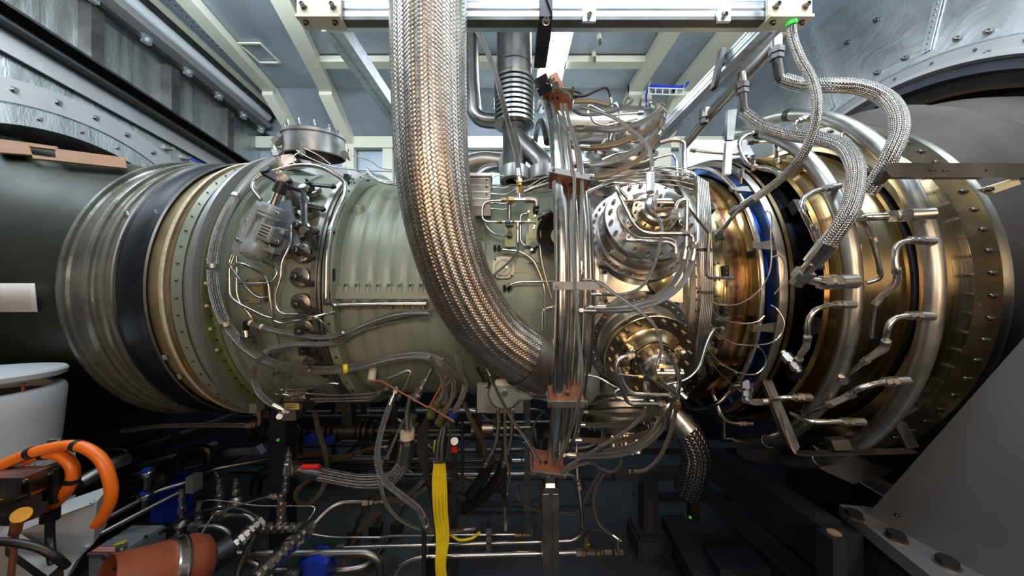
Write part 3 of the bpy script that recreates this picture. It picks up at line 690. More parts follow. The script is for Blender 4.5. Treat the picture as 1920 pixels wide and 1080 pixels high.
# ---- variable vane levers
UX = XP(590, .66)
t = thing('unison_ring', 'curved steel ring linking the vane levers on the compressor', 'ring', (UX, DAX, CAMZ-.66))
rings('ring_band', [(UX-.014, .655), (UX-.014, .668), (UX+.006, .668), (UX+.006, .655)], STEELD, t, a0=-75, a1=75, seg=90)
rings('ring_rail', [(UX+.008, .64), (UX+.008, .655), (UX+.0085, .656), (UX+.018, .656), (UX+.0185, .655), (UX+.02, .64)], STEELD, t, a0=-80, a1=80, seg=90)
vl = ['topmost, beside the bleed port', 'second down, behind the chrome link rod', 'third down, at the chrome rod foot', 'fourth down', 'fifth down', 'sixth down, level with the bolt pockets', 'seventh down, below the curved pipe run', 'eighth down, above the long lower hose', 'lowest, under the long lower hose']
for i, (px, py) in enumerate(((585, 358), (578, 395), (566, 432), (566, 475), (564, 520), (566, 568), (572, 615), (578, 650), (588, 680))):
    p = SK(px, py, 0); a = math.asin((p.z-CAMZ)/.64); n = Vector((0, -math.cos(a), math.sin(a)))
    t = thing('vane_lever', f'steel vane lever on a round base, {vl[i]}', 'lever', p, 'variable vane levers on the compressor')
    g = G(); lathe(g, [(-.01, 0), (-.01, .040), (.010, .040), (.012, .036), (.012, 0)], 28, origin=p, axis=n); mk('base_disc', g, STEELD, t)
    g = G(); lathe(g, [(.01, .018), (.028, .016), (.030, .011), (.046, .011), (.048, .006), (.060, .006), (.06, 0)], 18, origin=p, axis=n); mk('spindle', g, DARKST, t)
    tip = RG(UX, .69, math.degrees(a)-2.6); g = G(); base = p+n*.034
    d = tip-base; mid = base+d*.55; 
    beam(g, base, tip, .020, .009, n); cyl(g, base-n*.004, base+n*.008, .017, 16); cyl(g, tip-n*.006, tip+n*.008, .012, 14); mk('arm', g, IRON, t, smooth=30)
    bolt(t, tip+n*.008, n, .006); 
    for q in (70, 190, 310):
        u = Vector((1, 0, 0)); v = n.cross(u); r = math.radians(q); bolt(t, p+(u*math.cos(r)+v*math.sin(r))*.030+n*.012, n, .0055)
# bell crank at top and chrome link
t = thing('bell_crank', 'dark cast bell crank lever on a conical mount', 'lever', SK(558, 378, 0))
p = SK(556, 380, 0); n = Vector((0, -.75, .65)).normalized()
g = G(); lathe(g, [(-.02, .055), (.008, .055), (.010, .042), (.05, .026), (.085, .022), (.085, 0)], 24, origin=p, axis=n); mk('cone_mount', g, STEELD, t)
q = p+n*.095; e1 = q+Vector((-.075, -.01, .045)); e2 = q+Vector((.095, -.01, -.03))
g = G()
for e in (e1, e2): beam(g, q, e, .034, .018, n); cyl(g, e-n*.012, e+n*.012, .018, 16)
cyl(g, q-n*.016, q+n*.018, .03, 20); mk('crank_arm', g, IRON, t, smooth=30)
g = G(); lathe(g, [(0, .022), (.012, .020), (.02, .012), (.035, .011), (.036, .006), (.048, .006), (.048, 0)], 16, origin=q+n*.018, axis=n); mk('centre_nut', g, CREAMR, t)
for k in (0, 120, 240):
    u = Vector((1, 0, 0)); v = n.cross(u); r = math.radians(k+20); bolt(t, p+(u*math.cos(r)+v*math.sin(r))*.046+n*.01, n, .008)
t = thing('link_rod', 'bright chrome hexagonal link rod between bell crank and vane ring', 'rod', e2)
f = SK(571, 432, .06); a_ = e2+Vector((0, -.02, 0))
g = G(); cyl(g, a_.lerp(f, .12), a_.lerp(f, .88), .0115, 6); mk('hex_rod', g, mat('chrome', (.80, .80, .80), 1, .12, .05), t, smooth=20)
g = G(); cyl(g, a_, a_.lerp(f, .13), .007, 10); cyl(g, f, a_.lerp(f, .87), .007, 10); mk('threaded_end', g, DARKST, t)
g = G(); cyl(g, a_-n*.012, a_+n*.012, .015, 14); cyl(g, f-Vector((0, .012, 0)), f+Vector((0, .012, 0)), .015, 14); mk('rod_eye', g, STEELD, t)
g = G(); prism(g, [P(566, 434, 1.32), P(584, 436, 1.32), P(592, 465, 1.31), P(588, 470, 1.31)], (0, .02, 0)); mk('foot_bracket', g, IRON, t, smooth=0)

# ---- grey-blue actuator
A0 = P(513, 385, 1.29); A1 = P(472, 487, 1.29); ax = (A1-A0).normalized()
t = thing('hydraulic_actuator', 'grey-blue cast hydraulic actuator on the green casing', 'actuator', A1)
L_ = (A1-A0).length
g = G(); lathe(g, [(0, 0), (0, .030), (.006, .042), (.02, .045), (.035, .045), (.037, .042), (.045, .042), (.048, .045), (.055, .042), (.06, .034), (.12, .034), (.125, .040), (.15, .044), (.16, .050), (L_-.03, .050), (L_-.012, .042), (L_-.002, .022), (L_, 0)], 36, origin=A0, axis=ax); mk('body', g, GREYP, t)
g = G(); B0 = A0+ax*.09; sd = Vector((ax.z, 0, -ax.x)); sd = sd if sd.x > 0 else -sd
for k, (s0, s1, w_, off) in enumerate(((.02, .17, .022, -.03), (.05, .20, .018, .012), (.08, .2, .02, -.004))): cyl(g, A0+ax*s0+sd*off+Vector((0, -.03, 0)), A0+ax*s1+sd*off+Vector((0, -.035, 0)), w_*.6, 14)
R3 = Matrix((sd, Vector((0, 1, 0)), ax)).transposed()
box(g, A0+ax*.105+sd*.045+Vector((0, -.02, 0)), .06, .06, .06, R3); box(g, A0+ax*.16+sd*.055+Vector((0, -.01, 0)), .07, .04, .022, R3); box(g, A0+ax*.10-sd*.055, .05, .04, .03, R3); box(g, A0+ax*.19-sd*.05, .04, .05, .05, R3); box(g, A0+ax*.08+sd*.075, .03, .035, .02, R3)
mk('valve_block', g, GREYP, t, smooth=30)
g = G(); box(g, A0+ax*.10+sd*.046+Vector((0, -.053, 0)), .048, .004, .05, R3); mk('name_plate', g, mat('plate_silver', (.6, .62, .62), .4, .35), t, smooth=0)
g = G()
for k in range(4): box(g, A0+ax*(.082+k*.012)+sd*.046+Vector((0, -.056, 0)), .036, .002, .004, R3)
mk('plate_print', g, IRON, t, smooth=0)
g = G(); cyl(g, A0, A0-ax*.055, .0155, 18); mk('chrome_ram', g, STEEL, t)
g = G(); lathe(g, [(0, .020), (.004, .024), (.045, .022), (.05, .016), (.05, 0)], 20, origin=A0-ax*.05, axis=-ax); mk('rod_boot', g, BLACKR, t)
for k in range(7):
    r = 2*math.pi*k/7; u = sd; v = Vector((0, 1, 0)); d = u*math.cos(r)+v*math.sin(r)
    bolt(t, A1-ax*.025+d*.046, d+ax*.5, .0075, 'cap', STEEL, 'cover_screw')
for (s, o_) in ((.02, .045), (.09, -.045), (.15, .06), (.17, -.055), (.12, .085)): bolt(t, A0+ax*s+sd*o_+Vector((0, -.03, 0)), (0, -1, 0), .011, 'cap', STEEL, 'port_plug')
g = G(); box(g, P(530, 432, 1.36), .12, .012, .23, Matrix.Rotation(math.radians(-14), 3, 'Y')); box(g, P(530, 460, 1.335), .05, .05, .05, R3); mk('mounting_plate', g, mat('plate_blue_grey', (.20, .23, .27), .2, .42), t, smooth=0)
# tan blanking plate
g = G(); p = SK(480, 545, .006); box(g, p, .068, .012, .095); o = mk('blanking_plate', g, TAN, label='small tan rectangular cover plate screwed to the green casing', cat='plate', smooth=0)
for dx in (-.028, .028):
    for dz in (-.04, .04): bolt(o, p+Vector((dx, -.008, dz)), (0, -1, 0), .007, name='screw')

# ---- combustor section
B_ = thing('combustor_casing', 'bright steel combustor casing between green compressor and gold turbine', 'combustor', (.57, DAX, CAMZ-.70))
rings('centre_shell', [(XP(1104, .64), .58), (XP(1104, .64), .640), (XP(1112, .645), .645), (XP(1124, .64), .640), (XP(1126, .63), .625), (XP(1290, .625), .625), (XP(1292, .66), .655), (XP(1300, .66), .66)], COMB, B_, seg=160)
rings('front_flange', [(XP(1098, .65), .6), (XP(1098, .65), .655), (XP(1104, .655), .655), (XP(1104, .65), .6)], DARKST, B_, seg=160)
for a in np.arange(-70, 71, 5.2): bolt(B_, RG(XP(1101, .66), .655, a), (0, -math.cos(math.radians(a)), math.sin(math.radians(a))), .008, 'hex', name='flange_bolt')
pf = [(XP(1296, .66), .60), (XP(1296, .67), .665), (XP(1304, .675), .675), (XP(1306, .67), .665), (XP(1312, .67), .665), (XP(1313, .675), .68), (XP(1322, .68), .68), (XP(1323, .66), .655), (XP(1334, .66), .65)]
rings('rear_flange', pf, STEELD, B_, seg=160)
for a in np.arange(-80, 81, 4): bolt(B_, RG(XP(1309, .67), .668, a), (0, -math.cos(math.radians(a)), math.sin(math.radians(a))), .0075, 'hex', name='rear_bolt')
g = G(); box(g, SK(1205, 535, .004), .31, .05, .14); mk('flat_land', g, COMB, B_, smooth=0)
for px, py in ((1136, 507), (1136, 564), (1268, 570), (1265, 500)): bolt(B_, CY(px, py, .66), (0, -1, 0), .012, 'cap', IRON, 'land_screw')
t_ = G(); p = CY(1242, 530, .665); lathe(t_, [(-.01, .05), (.004, .05), (.006, .03), (.01, .0)], 30, origin=p, axis=(0, -1, 0)); mk('gold_cover', t_, GOLDST, B_)
for k in range(10):
    r = 2*math.pi*k/10; bolt(B_, p+Vector((.041*math.cos(r), -.005, .041*math.sin(r))), (0, -1, 0), .006, name='cover_screw')

XC = .530
def can(deg, label, full=True, gold=False):
    a = math.radians(deg); n = Vector((0, -math.cos(a), math.sin(a))); O = Vector((XC, DAX, CAMZ)); u = Vector((1, 0, 0)); v = n.cross(u)
    m1, m2, m3 = (COMB, COMB, GOLDST) if not gold else (COMB, GOLDST, GOLDST)
    t = thing('fuel_nozzle_can', label, 'combustor can', O+n*.62, 'combustor cans around the engine')
    def at(r, R, q): q = math.radians(q); return O+n*r+(u*math.cos(q)+v*math.sin(q))*R
    L = lambda pf: lathe(G(), [(r, R) for r, R in pf], 72, origin=O, axis=n)
    mk('base_flange', L([(.60, .212), (.665, .212), (.668, .209), (.668, .172)]), m1, t)
    mk('lower_barrel', L([(.668, .176), (.672, .170), (.715, .162), (.722, .150), (.745, .150)]), STEELD, t)
    mk('main_flange', L([(.742, .155), (.745, .174), (.772, .174), (.776, .171), (.776, .118)]), m2, t)
    mk('dome', L([(.776, .122), (.780, .116), (.800, .098), (.812, .092), (.816, .088), (.800, .082)]), m1 if not gold else GOLDST, t)
    mk('hub_flange', L([(.79, .086), (.822, .086), (.825, .083), (.825, .055)]), m3, t)
    mk('hub', L([(.825, .062), (.850, .058), (.855, .050), (.87, .046), (.875, .034), (.90, .032), (.90, 0)]), STEEL, t)
    if full:
        for k in range(36):
            bolt(t, at(.668, .193, k*10+4), n, .0108, 'cap', name='base_bolt')
        for k in range(20): bolt(t, at(.776, .152, k*18+6), n, .0155, 'cap', name='flange_bolt')
        for k in range(14): bolt(t, at(.825, .072, k*360/14), n, .0088, 'cap', name='hub_bolt')
        # valve body on the hub
        g = G(); z = 1 if deg > 0 else -1
        c = O+n*.905
        box(g, c, .055, .055, .04, Matrix((u, v, n)).transposed()); cyl(g, c+v*.03*-z+n*.02-u*.045, c+v*.03*-z+n*.02+u*.045, .017, 14); box(g, c+v*.03*-z+n*.01, .075, .028, .03, Matrix((u, v, n)).transposed()); mk('valve_body', g, COMB, t, smooth=30)
        for s in (-1, 1):
            for s2 in (-1, 1): bolt(t, c+u*.028*s+v*(.03*-z+.02*s2)+n*.03, n, .009, name='valve_screw')
        g = G(); cyl(g, c+n*.015, c+n*.03+u*.03+Vector((0, -.02, -.03)), .017, 6); cyl(g, c+n*.03+u*.03+Vector((0, -.02, -.03)), c+n*.03+u*.045+Vector((0, -.03, -.045)), .010, 12); mk('hex_plug', g, STEELD, t, smooth=20)
        for q, r_ in ((205, .012), (335, .015), (25, .012), (150, .012)):
            g = G(); cyl(g, at(.776, .107, q), at(.84, .107, q), r_, 14); cyl(g, at(.815, .107, q), at(.828, .107, q), r_*1.35, 6); mk('side_port', g, STEEL, t, smooth=30)
    else:
        for k in range(18): bolt(t, at(.776, .152, k*20+6), n, .015, 'cap', name='flange_bolt')
        for q in (20, 100, 160, 250, 320):
            g = G(); cyl(g, at(.79, .06, q), at(.90, .06, q), .012, 12); cyl(g, at(.87, .06, q), at(.89, .06, q), .017, 6); mk('side_port', g, STEEL, t, smooth=30)
    return t
can(20, 'upper silver combustor can facing the viewer, bright bolted flange')
can(-20, 'lower combustor can facing the viewer, gold tinted flange', gold=True)
can(60, 'combustor can seen edge-on at the top, behind the looping hoses', False)
can(-60, 'combustor can seen edge-on underneath, behind the lower hoses', False)
# angle bracket on the upper can
g = G(); p = CY(1157, 480, .80); box(g, p, .055, .03, .022, Matrix.Rotation(math.radians(35), 3, 'Y')); o = mk('angle_bracket', g, DARKST, label='small dark bracket bolted to the rim of the upper can', cat='bracket', smooth=0)
for s in (-1, 1): bolt(o, p+Vector((s*.02, -.016, -s*.013)), (0, -1, 0), .008, name='screw')

# ---- turbine casing
T_ = thing('turbine_casing', 'gold and blue heat tinted turbine casing with bolted flanges', 'turbine', (1.2, DAX, CAMZ-.88))
rings('front_case', [(XP(1334, .65), .64), (.855, .635), (.87, .642), (.885, .642), (.89, .635), (.92, .637), (1.0, .640), (1.06, .642)], GOLD, T_, seg=192)
rings('blued_case', [(1.02, .648), (1.05, .650), (1.058, .690)], BLUESTEEL, T_, seg=192)
rings('bolted_flange', PF([(1458, .69), (1462, .712), (1470, .715), (1478, .715), (1480, .70)]), STEELD, T_, seg=192)
for a in np.arange(-82, 83, 3.4): bolt(T_, RG(XP(1466, .70), .70, a), (-1, 0, 0), .009, 'cap', name='flange_bolt')
rings('gold_ring', PF([(1480, .70), (1482, .722), (1490, .722), (1492, .69)]), GOLDST, T_, seg=192)
rings('dark_recess', [(XP(1492, .71), .70), (XP(1505, .70), .685), (XP(1545, .70), .69), (XP(1548, .73), .725)], BLUESTEEL, T_, seg=192)
rings('rear_case', [(XP(1548, .73), .725), (XP(1556, .735), .735), (XP(1562, .73), .722), (XP(1600, .72), .722), (XP(1604, .73), .734), (XP(1612, .73), .734), (XP(1616, .73), .724), (XP(1700, .735), .735), (XP(1706, .75), .752), (XP(1712, .75), .745)], GOLD2, T_, seg=192)
rings('dark_groove', [(XP(1712, .75), .745), (XP(1716, .74), .735), (XP(1728, .745), .745), (XP(1730, .76), .77)], IRON, T_, seg=192)
rings('outer_case', [(XP(1730, .77), .765), (XP(1742, .785), .785), (XP(1756, .79), .79), (1.60, .80), (1.64, .808), (1.66, .82)], GOLD2, T_, seg=192)
rings('exhaust_flange', [(1.655, .81), (1.658, .885), (1.67, .888), (1.69, .888), (1.70, .86)], mat('flange_tinted_steel', (.36, .335, .28), 1, .26, .25, 6), T_, seg=192)
bolt_circle(T_, 1.656, .862, -1, .015, 5.2, -85, 88, 'cap')
# long thermocouple bosses between cases
for a in np.arange(-60, 61, 12):
    g = G(); p = RG(1.33, .73, a); n = (p-Vector((1.33, DAX, CAMZ))).normalized(); box(g, p+Vector((0, 0, 0)), .03, .03, .03); mk('case_boss', g, GOLDST, T_, smooth=0)
for a in (-33, -21, -8, 6, 20, 33):
    p = RG(.873, .65, a); n = (p-Vector((.873, DAX, CAMZ))).normalized(); g = G(); box(g, p, .022, .02, .045, Matrix.Rotation(math.radians(-a), 3, 'X')); mk('sensor_pad', g, IRON, T_, smooth=0)
    bolt(T_, p+n*.012+Vector((0, 0, .01)), n, .006, name='pad_screw'); bolt(T_, p+n*.012-Vector((0, 0, .01)), n, .006, name='pad_screw')
for a in np.arange(-75, 76, 6): bolt(T_, RG(.845, .652, a), (0, -math.cos(math.radians(a)), math.sin(math.radians(a))), .007, 'hex', name='front_bolt')
# lug pairs on the dark recess
for a in (-30, -12, 8, 28):
    p = RG(1.19, .71, a); g = G(); box(g, p, .05, .035, .06, Matrix.Rotation(math.radians(-a), 3, 'X')); mk('lug', g, IRON, T_, smooth=0)
    n = (p-Vector((p.x, DAX, CAMZ))).normalized()
    for s in (-1, 1): bolt(T_, p+n*.02+Vector((0, 0, s*.018)), n, .007, name='lug_screw')
g = G()
# exhaust duct beyond the flange
t = thing('exhaust_duct', 'dull brown exhaust duct swelling behind the last flange', 'duct', (2.0, DAX, CAMZ-1.0))
rings('duct_shell', [(1.70, .86), (1.75, .87), (1.80, .93), (1.87, .97), (1.95, .965), (1.99, .93), (2.04, .935), (2.12, .98), (2.22, 1.0), (2.5, 1.01)], EXH, t, seg=160)

# =================================================================== the large braided hose (real woven strands)
def big_hose():
    path = smooth_path([P(803, -650, .98), P(803, -350, .98), P(803, -120, .98), P(804, -20, .98), P(804, 100, .99), P(806, 200, 1.0), P(813, 330, 1.02), P(834, 450, 1.07), P(872, 550, 1.13), P(925, 625, 1.19), P(990, 672, 1.25)], 14)
    path, T, Ns = frames(path); R = .110
    s = np.concatenate([[0], np.cumsum([(path[i+1]-path[i]).length for i in range(len(path)-1)])])
    PA, NA, TA = (np.array([list(v) for v in q]) for q in (path, Ns, T)); BA = np.cross(TA, NA)
    t = thing('woven_metal_hose', 'huge woven steel strip hose curving down in front of the engine', 'hose', path[0])
    mk('inner_core', tube(G(), path, R-.006, 40), mat('hose_core', (.05, .042, .035), .6, .5), t)
    Nn = 54; unit = 2*math.pi*R/Nn; vmax = s[-1]/(unit*.92)
    def surf(u, v, rad):
        sv = v*unit*.92; a = 2*math.pi*u/Nn
        c = np.stack([np.interp(sv, s, PA[:, k]) for k in range(3)], 1)
        n = np.stack([np.interp(sv, s, NA[:, k]) for k in range(3)], 1); b = np.stack([np.interp(sv, s, BA[:, k]) for k in range(3)], 1)
        return c+(n*np.cos(a)[:, None]+b*np.sin(a)[:, None])*rad[:, None]
    m = mat('hose_strip_steel', (.60, .54, .48), 1, .36, .2, 24)
    for fam, sg in (('strand_layer', 1), ('cross_strand_layer', -1)):
        g = G(); V = []; F = []
        vv = np.arange(0, vmax-.6, .166); n = len(vv)
        for i in range(Nn):
            u = i+sg*vv; wv = sg*np.cos(math.pi*u-math.pi/4); wv = np.tanh(2.6*wv)/math.tanh(2.6)
            base = len(V)
            dl = .235*.94
            rows = []
            for off, hh in ((-dl, -.00015), (-dl*.6, .0001), (dl*.6, .0001), (dl, -.00015)):
                rows.append(surf(u+off, vv-sg*off, R+.0014*wv+hh))
            for q in range(n): V += [tuple(r_[q]) for r_ in rows]
            for q in range(n-1):
                for k in range(3):
                    a = base+q*4+k; F.append((a, a+1, a+5, a+4))
        g.v = V; g.f = F; g.uv = [(0, 0)]*len(V)
        mk(fam, g, m, t, smooth=70)
    e = path[-1]; d = (path[-1]-path[-4]).normalized(); d = (d+Vector((.12, .1, .05))).normalized()
    g = G(); lathe(g, [(-.03, R*1.03), (.04, R*1.0), (.075, R*.97), (.08, R*.9)], 48, origin=e, axis=d); mk('end_collar', g, STEELD, t)
    g = G(); lathe(g, [(.075, R*.9), (.078, R*1.06), (.088, R*1.1), (.10, R*1.06), (.103, R*.9)], 48, origin=e, axis=d); mk('clamp_ring', g, STEEL, t)
    g = G(); q = e+d*.09; u = d.orthogonal().normalized(); 
    up = (Vector((0, 0, 1))-d*d.z).normalized(); box(g, q+up*R*1.12-Vector((0, .03, 0)), .03, .03, .03); cyl(g, q+up*R*1.12+Vector((-.03, -.04, .0)), q+up*R*1.12+Vector((.03, -.04, 0)), .008, 10); mk('clamp_bolt', g, STEEL, t, smooth=30)
    g = G(); lathe(g, [(.10, R*.93), (.13, R*.98), (.24, R*.98), (.30, R*.8)], 48, origin=e, axis=d); mk('outlet_spigot', g, GREYRING, t)
big_hose()

# ---- manifold hoops standing upright in front of the engine
def hoop(label, px, R, r, a0, a1, m, name='fuel_manifold_pipe', wob=0, cat='pipe', x=None):
    x = XP(px, R) if x is None else x
    pts = [RG(x+wob*math.sin(a/9.), R+wob*math.cos(a/7.), a) for a in np.arange(a0, a1+.1, 2.5)]
    return mk(name, tube(G(), pts, r, nseg(r)), m, label=label, cat=cat, smooth=60)
hoop('thick polished upright manifold pipe beside the big woven hose', 1053, .985, .0222, -61, 78, STEEL)
hoop('slim brown-lit pipe just behind the thick upright manifold pipe', 1071, .955, .010, -58, 58, STEELD)
hoop('slim steel upright pipe between the two thin braided hoses', 1083, .94, .008, -56, 62, STEEL)
hoop('slim steel upright pipe, outermost of the bundle next to the cans', 1098, .925, .008, -55, 60, STEEL)
hoop('thin upright tube close behind the outermost bundle pipe', 1107, .89, .005, -52, 55, STEELD)
hoop('narrow dark upright tube hugging the combustor flange', 1113, .80, .006, -50, 52, DARKST)
hoop('dull grey curved pipe arching behind the top of the bundle', 1040, .90, .016, 40, 95, DARKST)
hoop('dull curved pipe behind the foot of the bundle', 1040, .90, .016, -95, -38, DARKST)
hose('thin braided hose of the bundle, the one nearer the thick pipe', [(1052, 196, -1.03), (1060, 232, -1.03), (1070, 300, -1.03), (1077, 340, -1.03), (1073, 420, -1.02), (1073, 470, -1.02), (1080, 560, -1.02), (1086, 640, -1.02), (1092, 710, -1.03), (1083, 760, -1.03), (1062, 830, -1.03), (1045, 872, -1.03)], 7, m=BRAIDF, ends='')
hose('thin braided hose of the bundle, the one nearer the cans', [(1060, 196, -1.03), (1070, 240, -1.03), (1085, 300, -1.03), (1091, 340, -1.02), (1090, 420, -1.02), (1090, 500, -1.02)], 7, m=BRAIDF, ends='b')
# clamp blocks
CLAMPG = mat('clamp_grey', (.20, .195, .19), .5, .45)
def clamp_block(label, deg, x0, x1, tilt=0, hole_side=1, R=.985, dr=.075):
    a = math.radians(deg); n = Vector((0, -math.cos(a), math.sin(a))); tng = Vector((0, math.sin(a), math.cos(a))); X = Vector((math.cos(tilt), 0, 0))+tng*math.sin(tilt)
    X.normalize(); tn = n.cross(X).normalized(); R3 = Matrix((X, n, tn)).transposed()
    c = Vector(((x0+x1)/2, DAX, CAMZ))+n*(R+.0)
    t = thing('pipe_clamp', label, 'clamp', c, 'clamp blocks on the upright pipe bundle')
    L = x1-x0
    mk('block', box(G(), c-n*.004, L, dr, .020, R3), COPPER, t, smooth=0)
    g = G(); box(g, c+n*(dr/2+.001), L*1.14, .008, .022, R3); box(g, c+tn*.0115*hole_side*-1, L*1.1, dr, .004, R3); mk('edge_plate', g, CLAMPG, t, smooth=0)
    g = G()
    for k in range(3):
        p = c+X*L*(-.30+.18*k)+n*.005; cyl(g, p+tn*hole_side*.0105, p+tn*hole_side*.0125, .0065, 12)
    mk('bolt_hole', g, IRON, t)
    bolt(t, c+X*L*.54+n*(dr/2+.004), n, .009, name='clamp_bolt'); bolt(t, c-X*L*.46+n*(dr/2+.004), n, .009, name='clamp_bolt')
clamp_block('copper brown clamp block on the bundle, above the upper can', 20.5, .125, .245, -.25, -1)
clamp_block('grey clamp bar across the bundle, midway between the two cans', 0.3, .13, .26, 0, -1, dr=.06)
clamp_block('copper brown clamp block on the bundle below the big hose outlet', -21, .12, .23, .0, 1)
clamp_block('lowest copper brown clamp block, on top of the square column', -43, .075, .20, -.35, 1, R=.99)
clamp_block('copper brown clamp block at the top of the thick upright pipe', 53, .13, .25, -.45, -1, R=1.0)
g = G(); c = P(1052, 160, 1.42); prism(g, [P(1030, 142, 1.42), P(1044, 134, 1.42), P(1062, 172, 1.40), P(1046, 168, 1.40)], (0, .03, 0)); o = mk('end_plate', g, COPPER, label='upper copper brown plate standing on edge behind the top clamp', cat='plate', smooth=0)
bolt(o, P(1038, 147, 1.41), (0, -1, 0), .010)
# column carrying the lowest clamp
t = thing('support_column', 'square grey steel column carrying the upright pipe bundle', 'column', (P(1031, 920, 1.28).x, 1.28, 0))
cx = P(1031, 920, 1.28).x; zt = P(1031, 918, 1.28).z
g = G(); profile_bar(g, [(-.031, -.031), (-.008, -.031), (-.006, -.026), (.006, -.026), (.008, -.031), (.031, -.031), (.031, .031), (-.031, .031)], (cx, 1.28, 0), (cx, 1.28, zt), (0, 1, 0)); mk('square_tube', g, STEELD, t, smooth=0)
g = G(); box(g, (cx, 1.28, zt+.012), .058, .058, .024); box(g, (cx, 1.28, zt+.045), .035, .03, .05); cyl(g, (cx, 1.25, zt+.055), (cx, 1.31, zt+.055), .011, 14); box(g, (cx-.01, 1.28, zt+.08), .045, .012, .06); mk('top_clevis', g, STEEL, t, smooth=20)
g = G(); box(g, (cx, 1.28, .006), .16, .16, .012); mk('foot_plate', g, STEELD, t, smooth=0)

# ---- hoses looping from the bundle to the top cans
H = hose
H('braided hose looping round the top cans, uppermost bright one', [(1082, 241, 1.42), (1110, 242, 1.40), (1150, 243, 1.40), (1192, 234, 1.42), (1226, 216, 1.46), (1238, 204, 1.50), (1226, 197, 1.55)], 11, mn=STEEL)
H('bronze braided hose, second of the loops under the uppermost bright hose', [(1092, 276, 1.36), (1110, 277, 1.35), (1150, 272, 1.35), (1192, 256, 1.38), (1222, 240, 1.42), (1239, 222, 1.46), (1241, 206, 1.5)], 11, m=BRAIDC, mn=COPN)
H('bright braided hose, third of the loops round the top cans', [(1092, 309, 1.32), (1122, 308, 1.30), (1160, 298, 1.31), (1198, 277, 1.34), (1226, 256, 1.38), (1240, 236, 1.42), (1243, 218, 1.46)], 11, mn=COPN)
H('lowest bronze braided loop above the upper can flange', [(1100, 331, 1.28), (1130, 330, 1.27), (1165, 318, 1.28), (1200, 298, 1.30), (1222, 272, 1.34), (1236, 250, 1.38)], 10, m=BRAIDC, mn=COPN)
H('short bright braided hose end peeking between the bundle and top can', [(1078, 258, 1.46), (1092, 257, 1.46), (1110, 252, 1.47)], 8, ends='')
H('slim braided hose making a tight curl beside the top clamp', [(1074, 206, 1.36), (1088, 214, 1.35), (1115, 215, 1.36), (1150, 209, 1.38), (1178, 196, 1.42), (1185, 187, 1.46), (1177, 184, 1.48), (1168, 196, 1.50)], 5.5, m=BRAIDF, ends='')
H('long slim braided hose falling from the top clamp to the upper can valve', [(1086, 199, 1.30), (1112, 206, 1.29), (1150, 220, 1.26), (1190, 248, 1.20), (1215, 275, 1.12), (1222, 300, 1.08), (1221, 322, 1.05)], 6.5, m=BRAIDF, ends='b')
H('black rubber covered hose arching over the top clamp', [(1068, 179, 1.45), (1095, 180, 1.45), (1120, 169, 1.45), (1136, 164, 1.46), (1142, 172, 1.47), (1146, 190, 1.48)], 5, m=BLACKR, mn=STEEL, name='rubber_hose', ends='b')
H('short dark hose curling behind the top clamp', [(1060, 172, 1.46), (1078, 171, 1.47), (1090, 176, 1.47), (1082, 182, 1.46), (1068, 184, 1.45)], 5, m=BLACKR, name='rubber_hose', ends='')
H('dark bronze braided hose running behind the curl at the top', [(1075, 190, 1.62), (1110, 190, 1.62), (1140, 197, 1.63)], 9, m=BRAIDC, ends='')
H('small grey braided bow hooped through the top clamp', [(1037, 172, 1.30), (1038, 160, 1.30), (1044, 156, 1.31), (1047, 166, 1.31), (1056, 172, 1.31), (1066, 176, 1.32), (1070, 186, 1.33)], 6, m=BRAIDF, ends='')
PI = pipe
PI('steel tube with angled elbow behind the top curl', [(1103, 214, 1.58), (1102, 195, 1.58), (1135, 212, 1.56), (1148, 216, 1.56), (1200, 212, 1.55)], 5, rb=.03, ends='b')
PI('short bright tube dipping between top hoses', [(1108, 218, 1.54), (1112, 228, 1.54), (1132, 237, 1.54), (1150, 232, 1.54), (1195, 222, 1.54)], 5, rb=.03)
PI('steel crossover tube above the lowest bronze loop', [(1128, 300, 1.42), (1150, 290, 1.42), (1180, 285, 1.44), (1200, 278, 1.46)], 6, rb=.05)
PI('copper-lit arched pipe stepping off the top cans', [(1236, 268, 1.42), (1262, 261, 1.42), (1282, 264, 1.42), (1284, 330, 1.36)], 9, rb=.06, ends='b')
PI('slim copper-lit arched tube below the larger arched pipe', [(1192, 307, 1.36), (1225, 297, 1.36), (1262, 288, 1.36), (1268, 300, 1.36), (1270, 330, 1.34)], 5, rb=.05)
PI('steel tube rising beside the upper can and bending to the turbine', [(1308, 460, -.78), (1309, 345, -.78), (1303, 325, -.78), (1240, 310, 1.36), (1150, 338, 1.30), (1100, 360, 1.26)], 6, rb=.06)
for i, (y0, y1) in enumerate(((316, 325), (322, 329), (328, 334), (335, 338), (342, 345))):
    PI('thin parallel instrument line crossing above the upper can', [(1110+i*6, y1+6, 1.30), (1180, (y0+y1)/2+2-i, 1.32), (1262, y0-4+i*2, 1.34), (1300, y0+2+i*3, 1.33)], 2.2, m=STEEL, rb=.06, name='instrument_line', cat='line', group='instrument lines above the upper can')
# grey exhaust can body behind the loops
mk('grey_header_drum', lathe(G(), [(.30, 0), (.30, .13), (.62, .135), (.625, .145), (.635, .145), (.64, .135), (.80, .12), (.88, .06), (.9, 0)], 40, origin=(.06, 2.25, CAMZ+1.10), axis=(1, 0, 0)), STEELD, label='dull grey round-ended header drum behind the looping hoses', cat='drum')
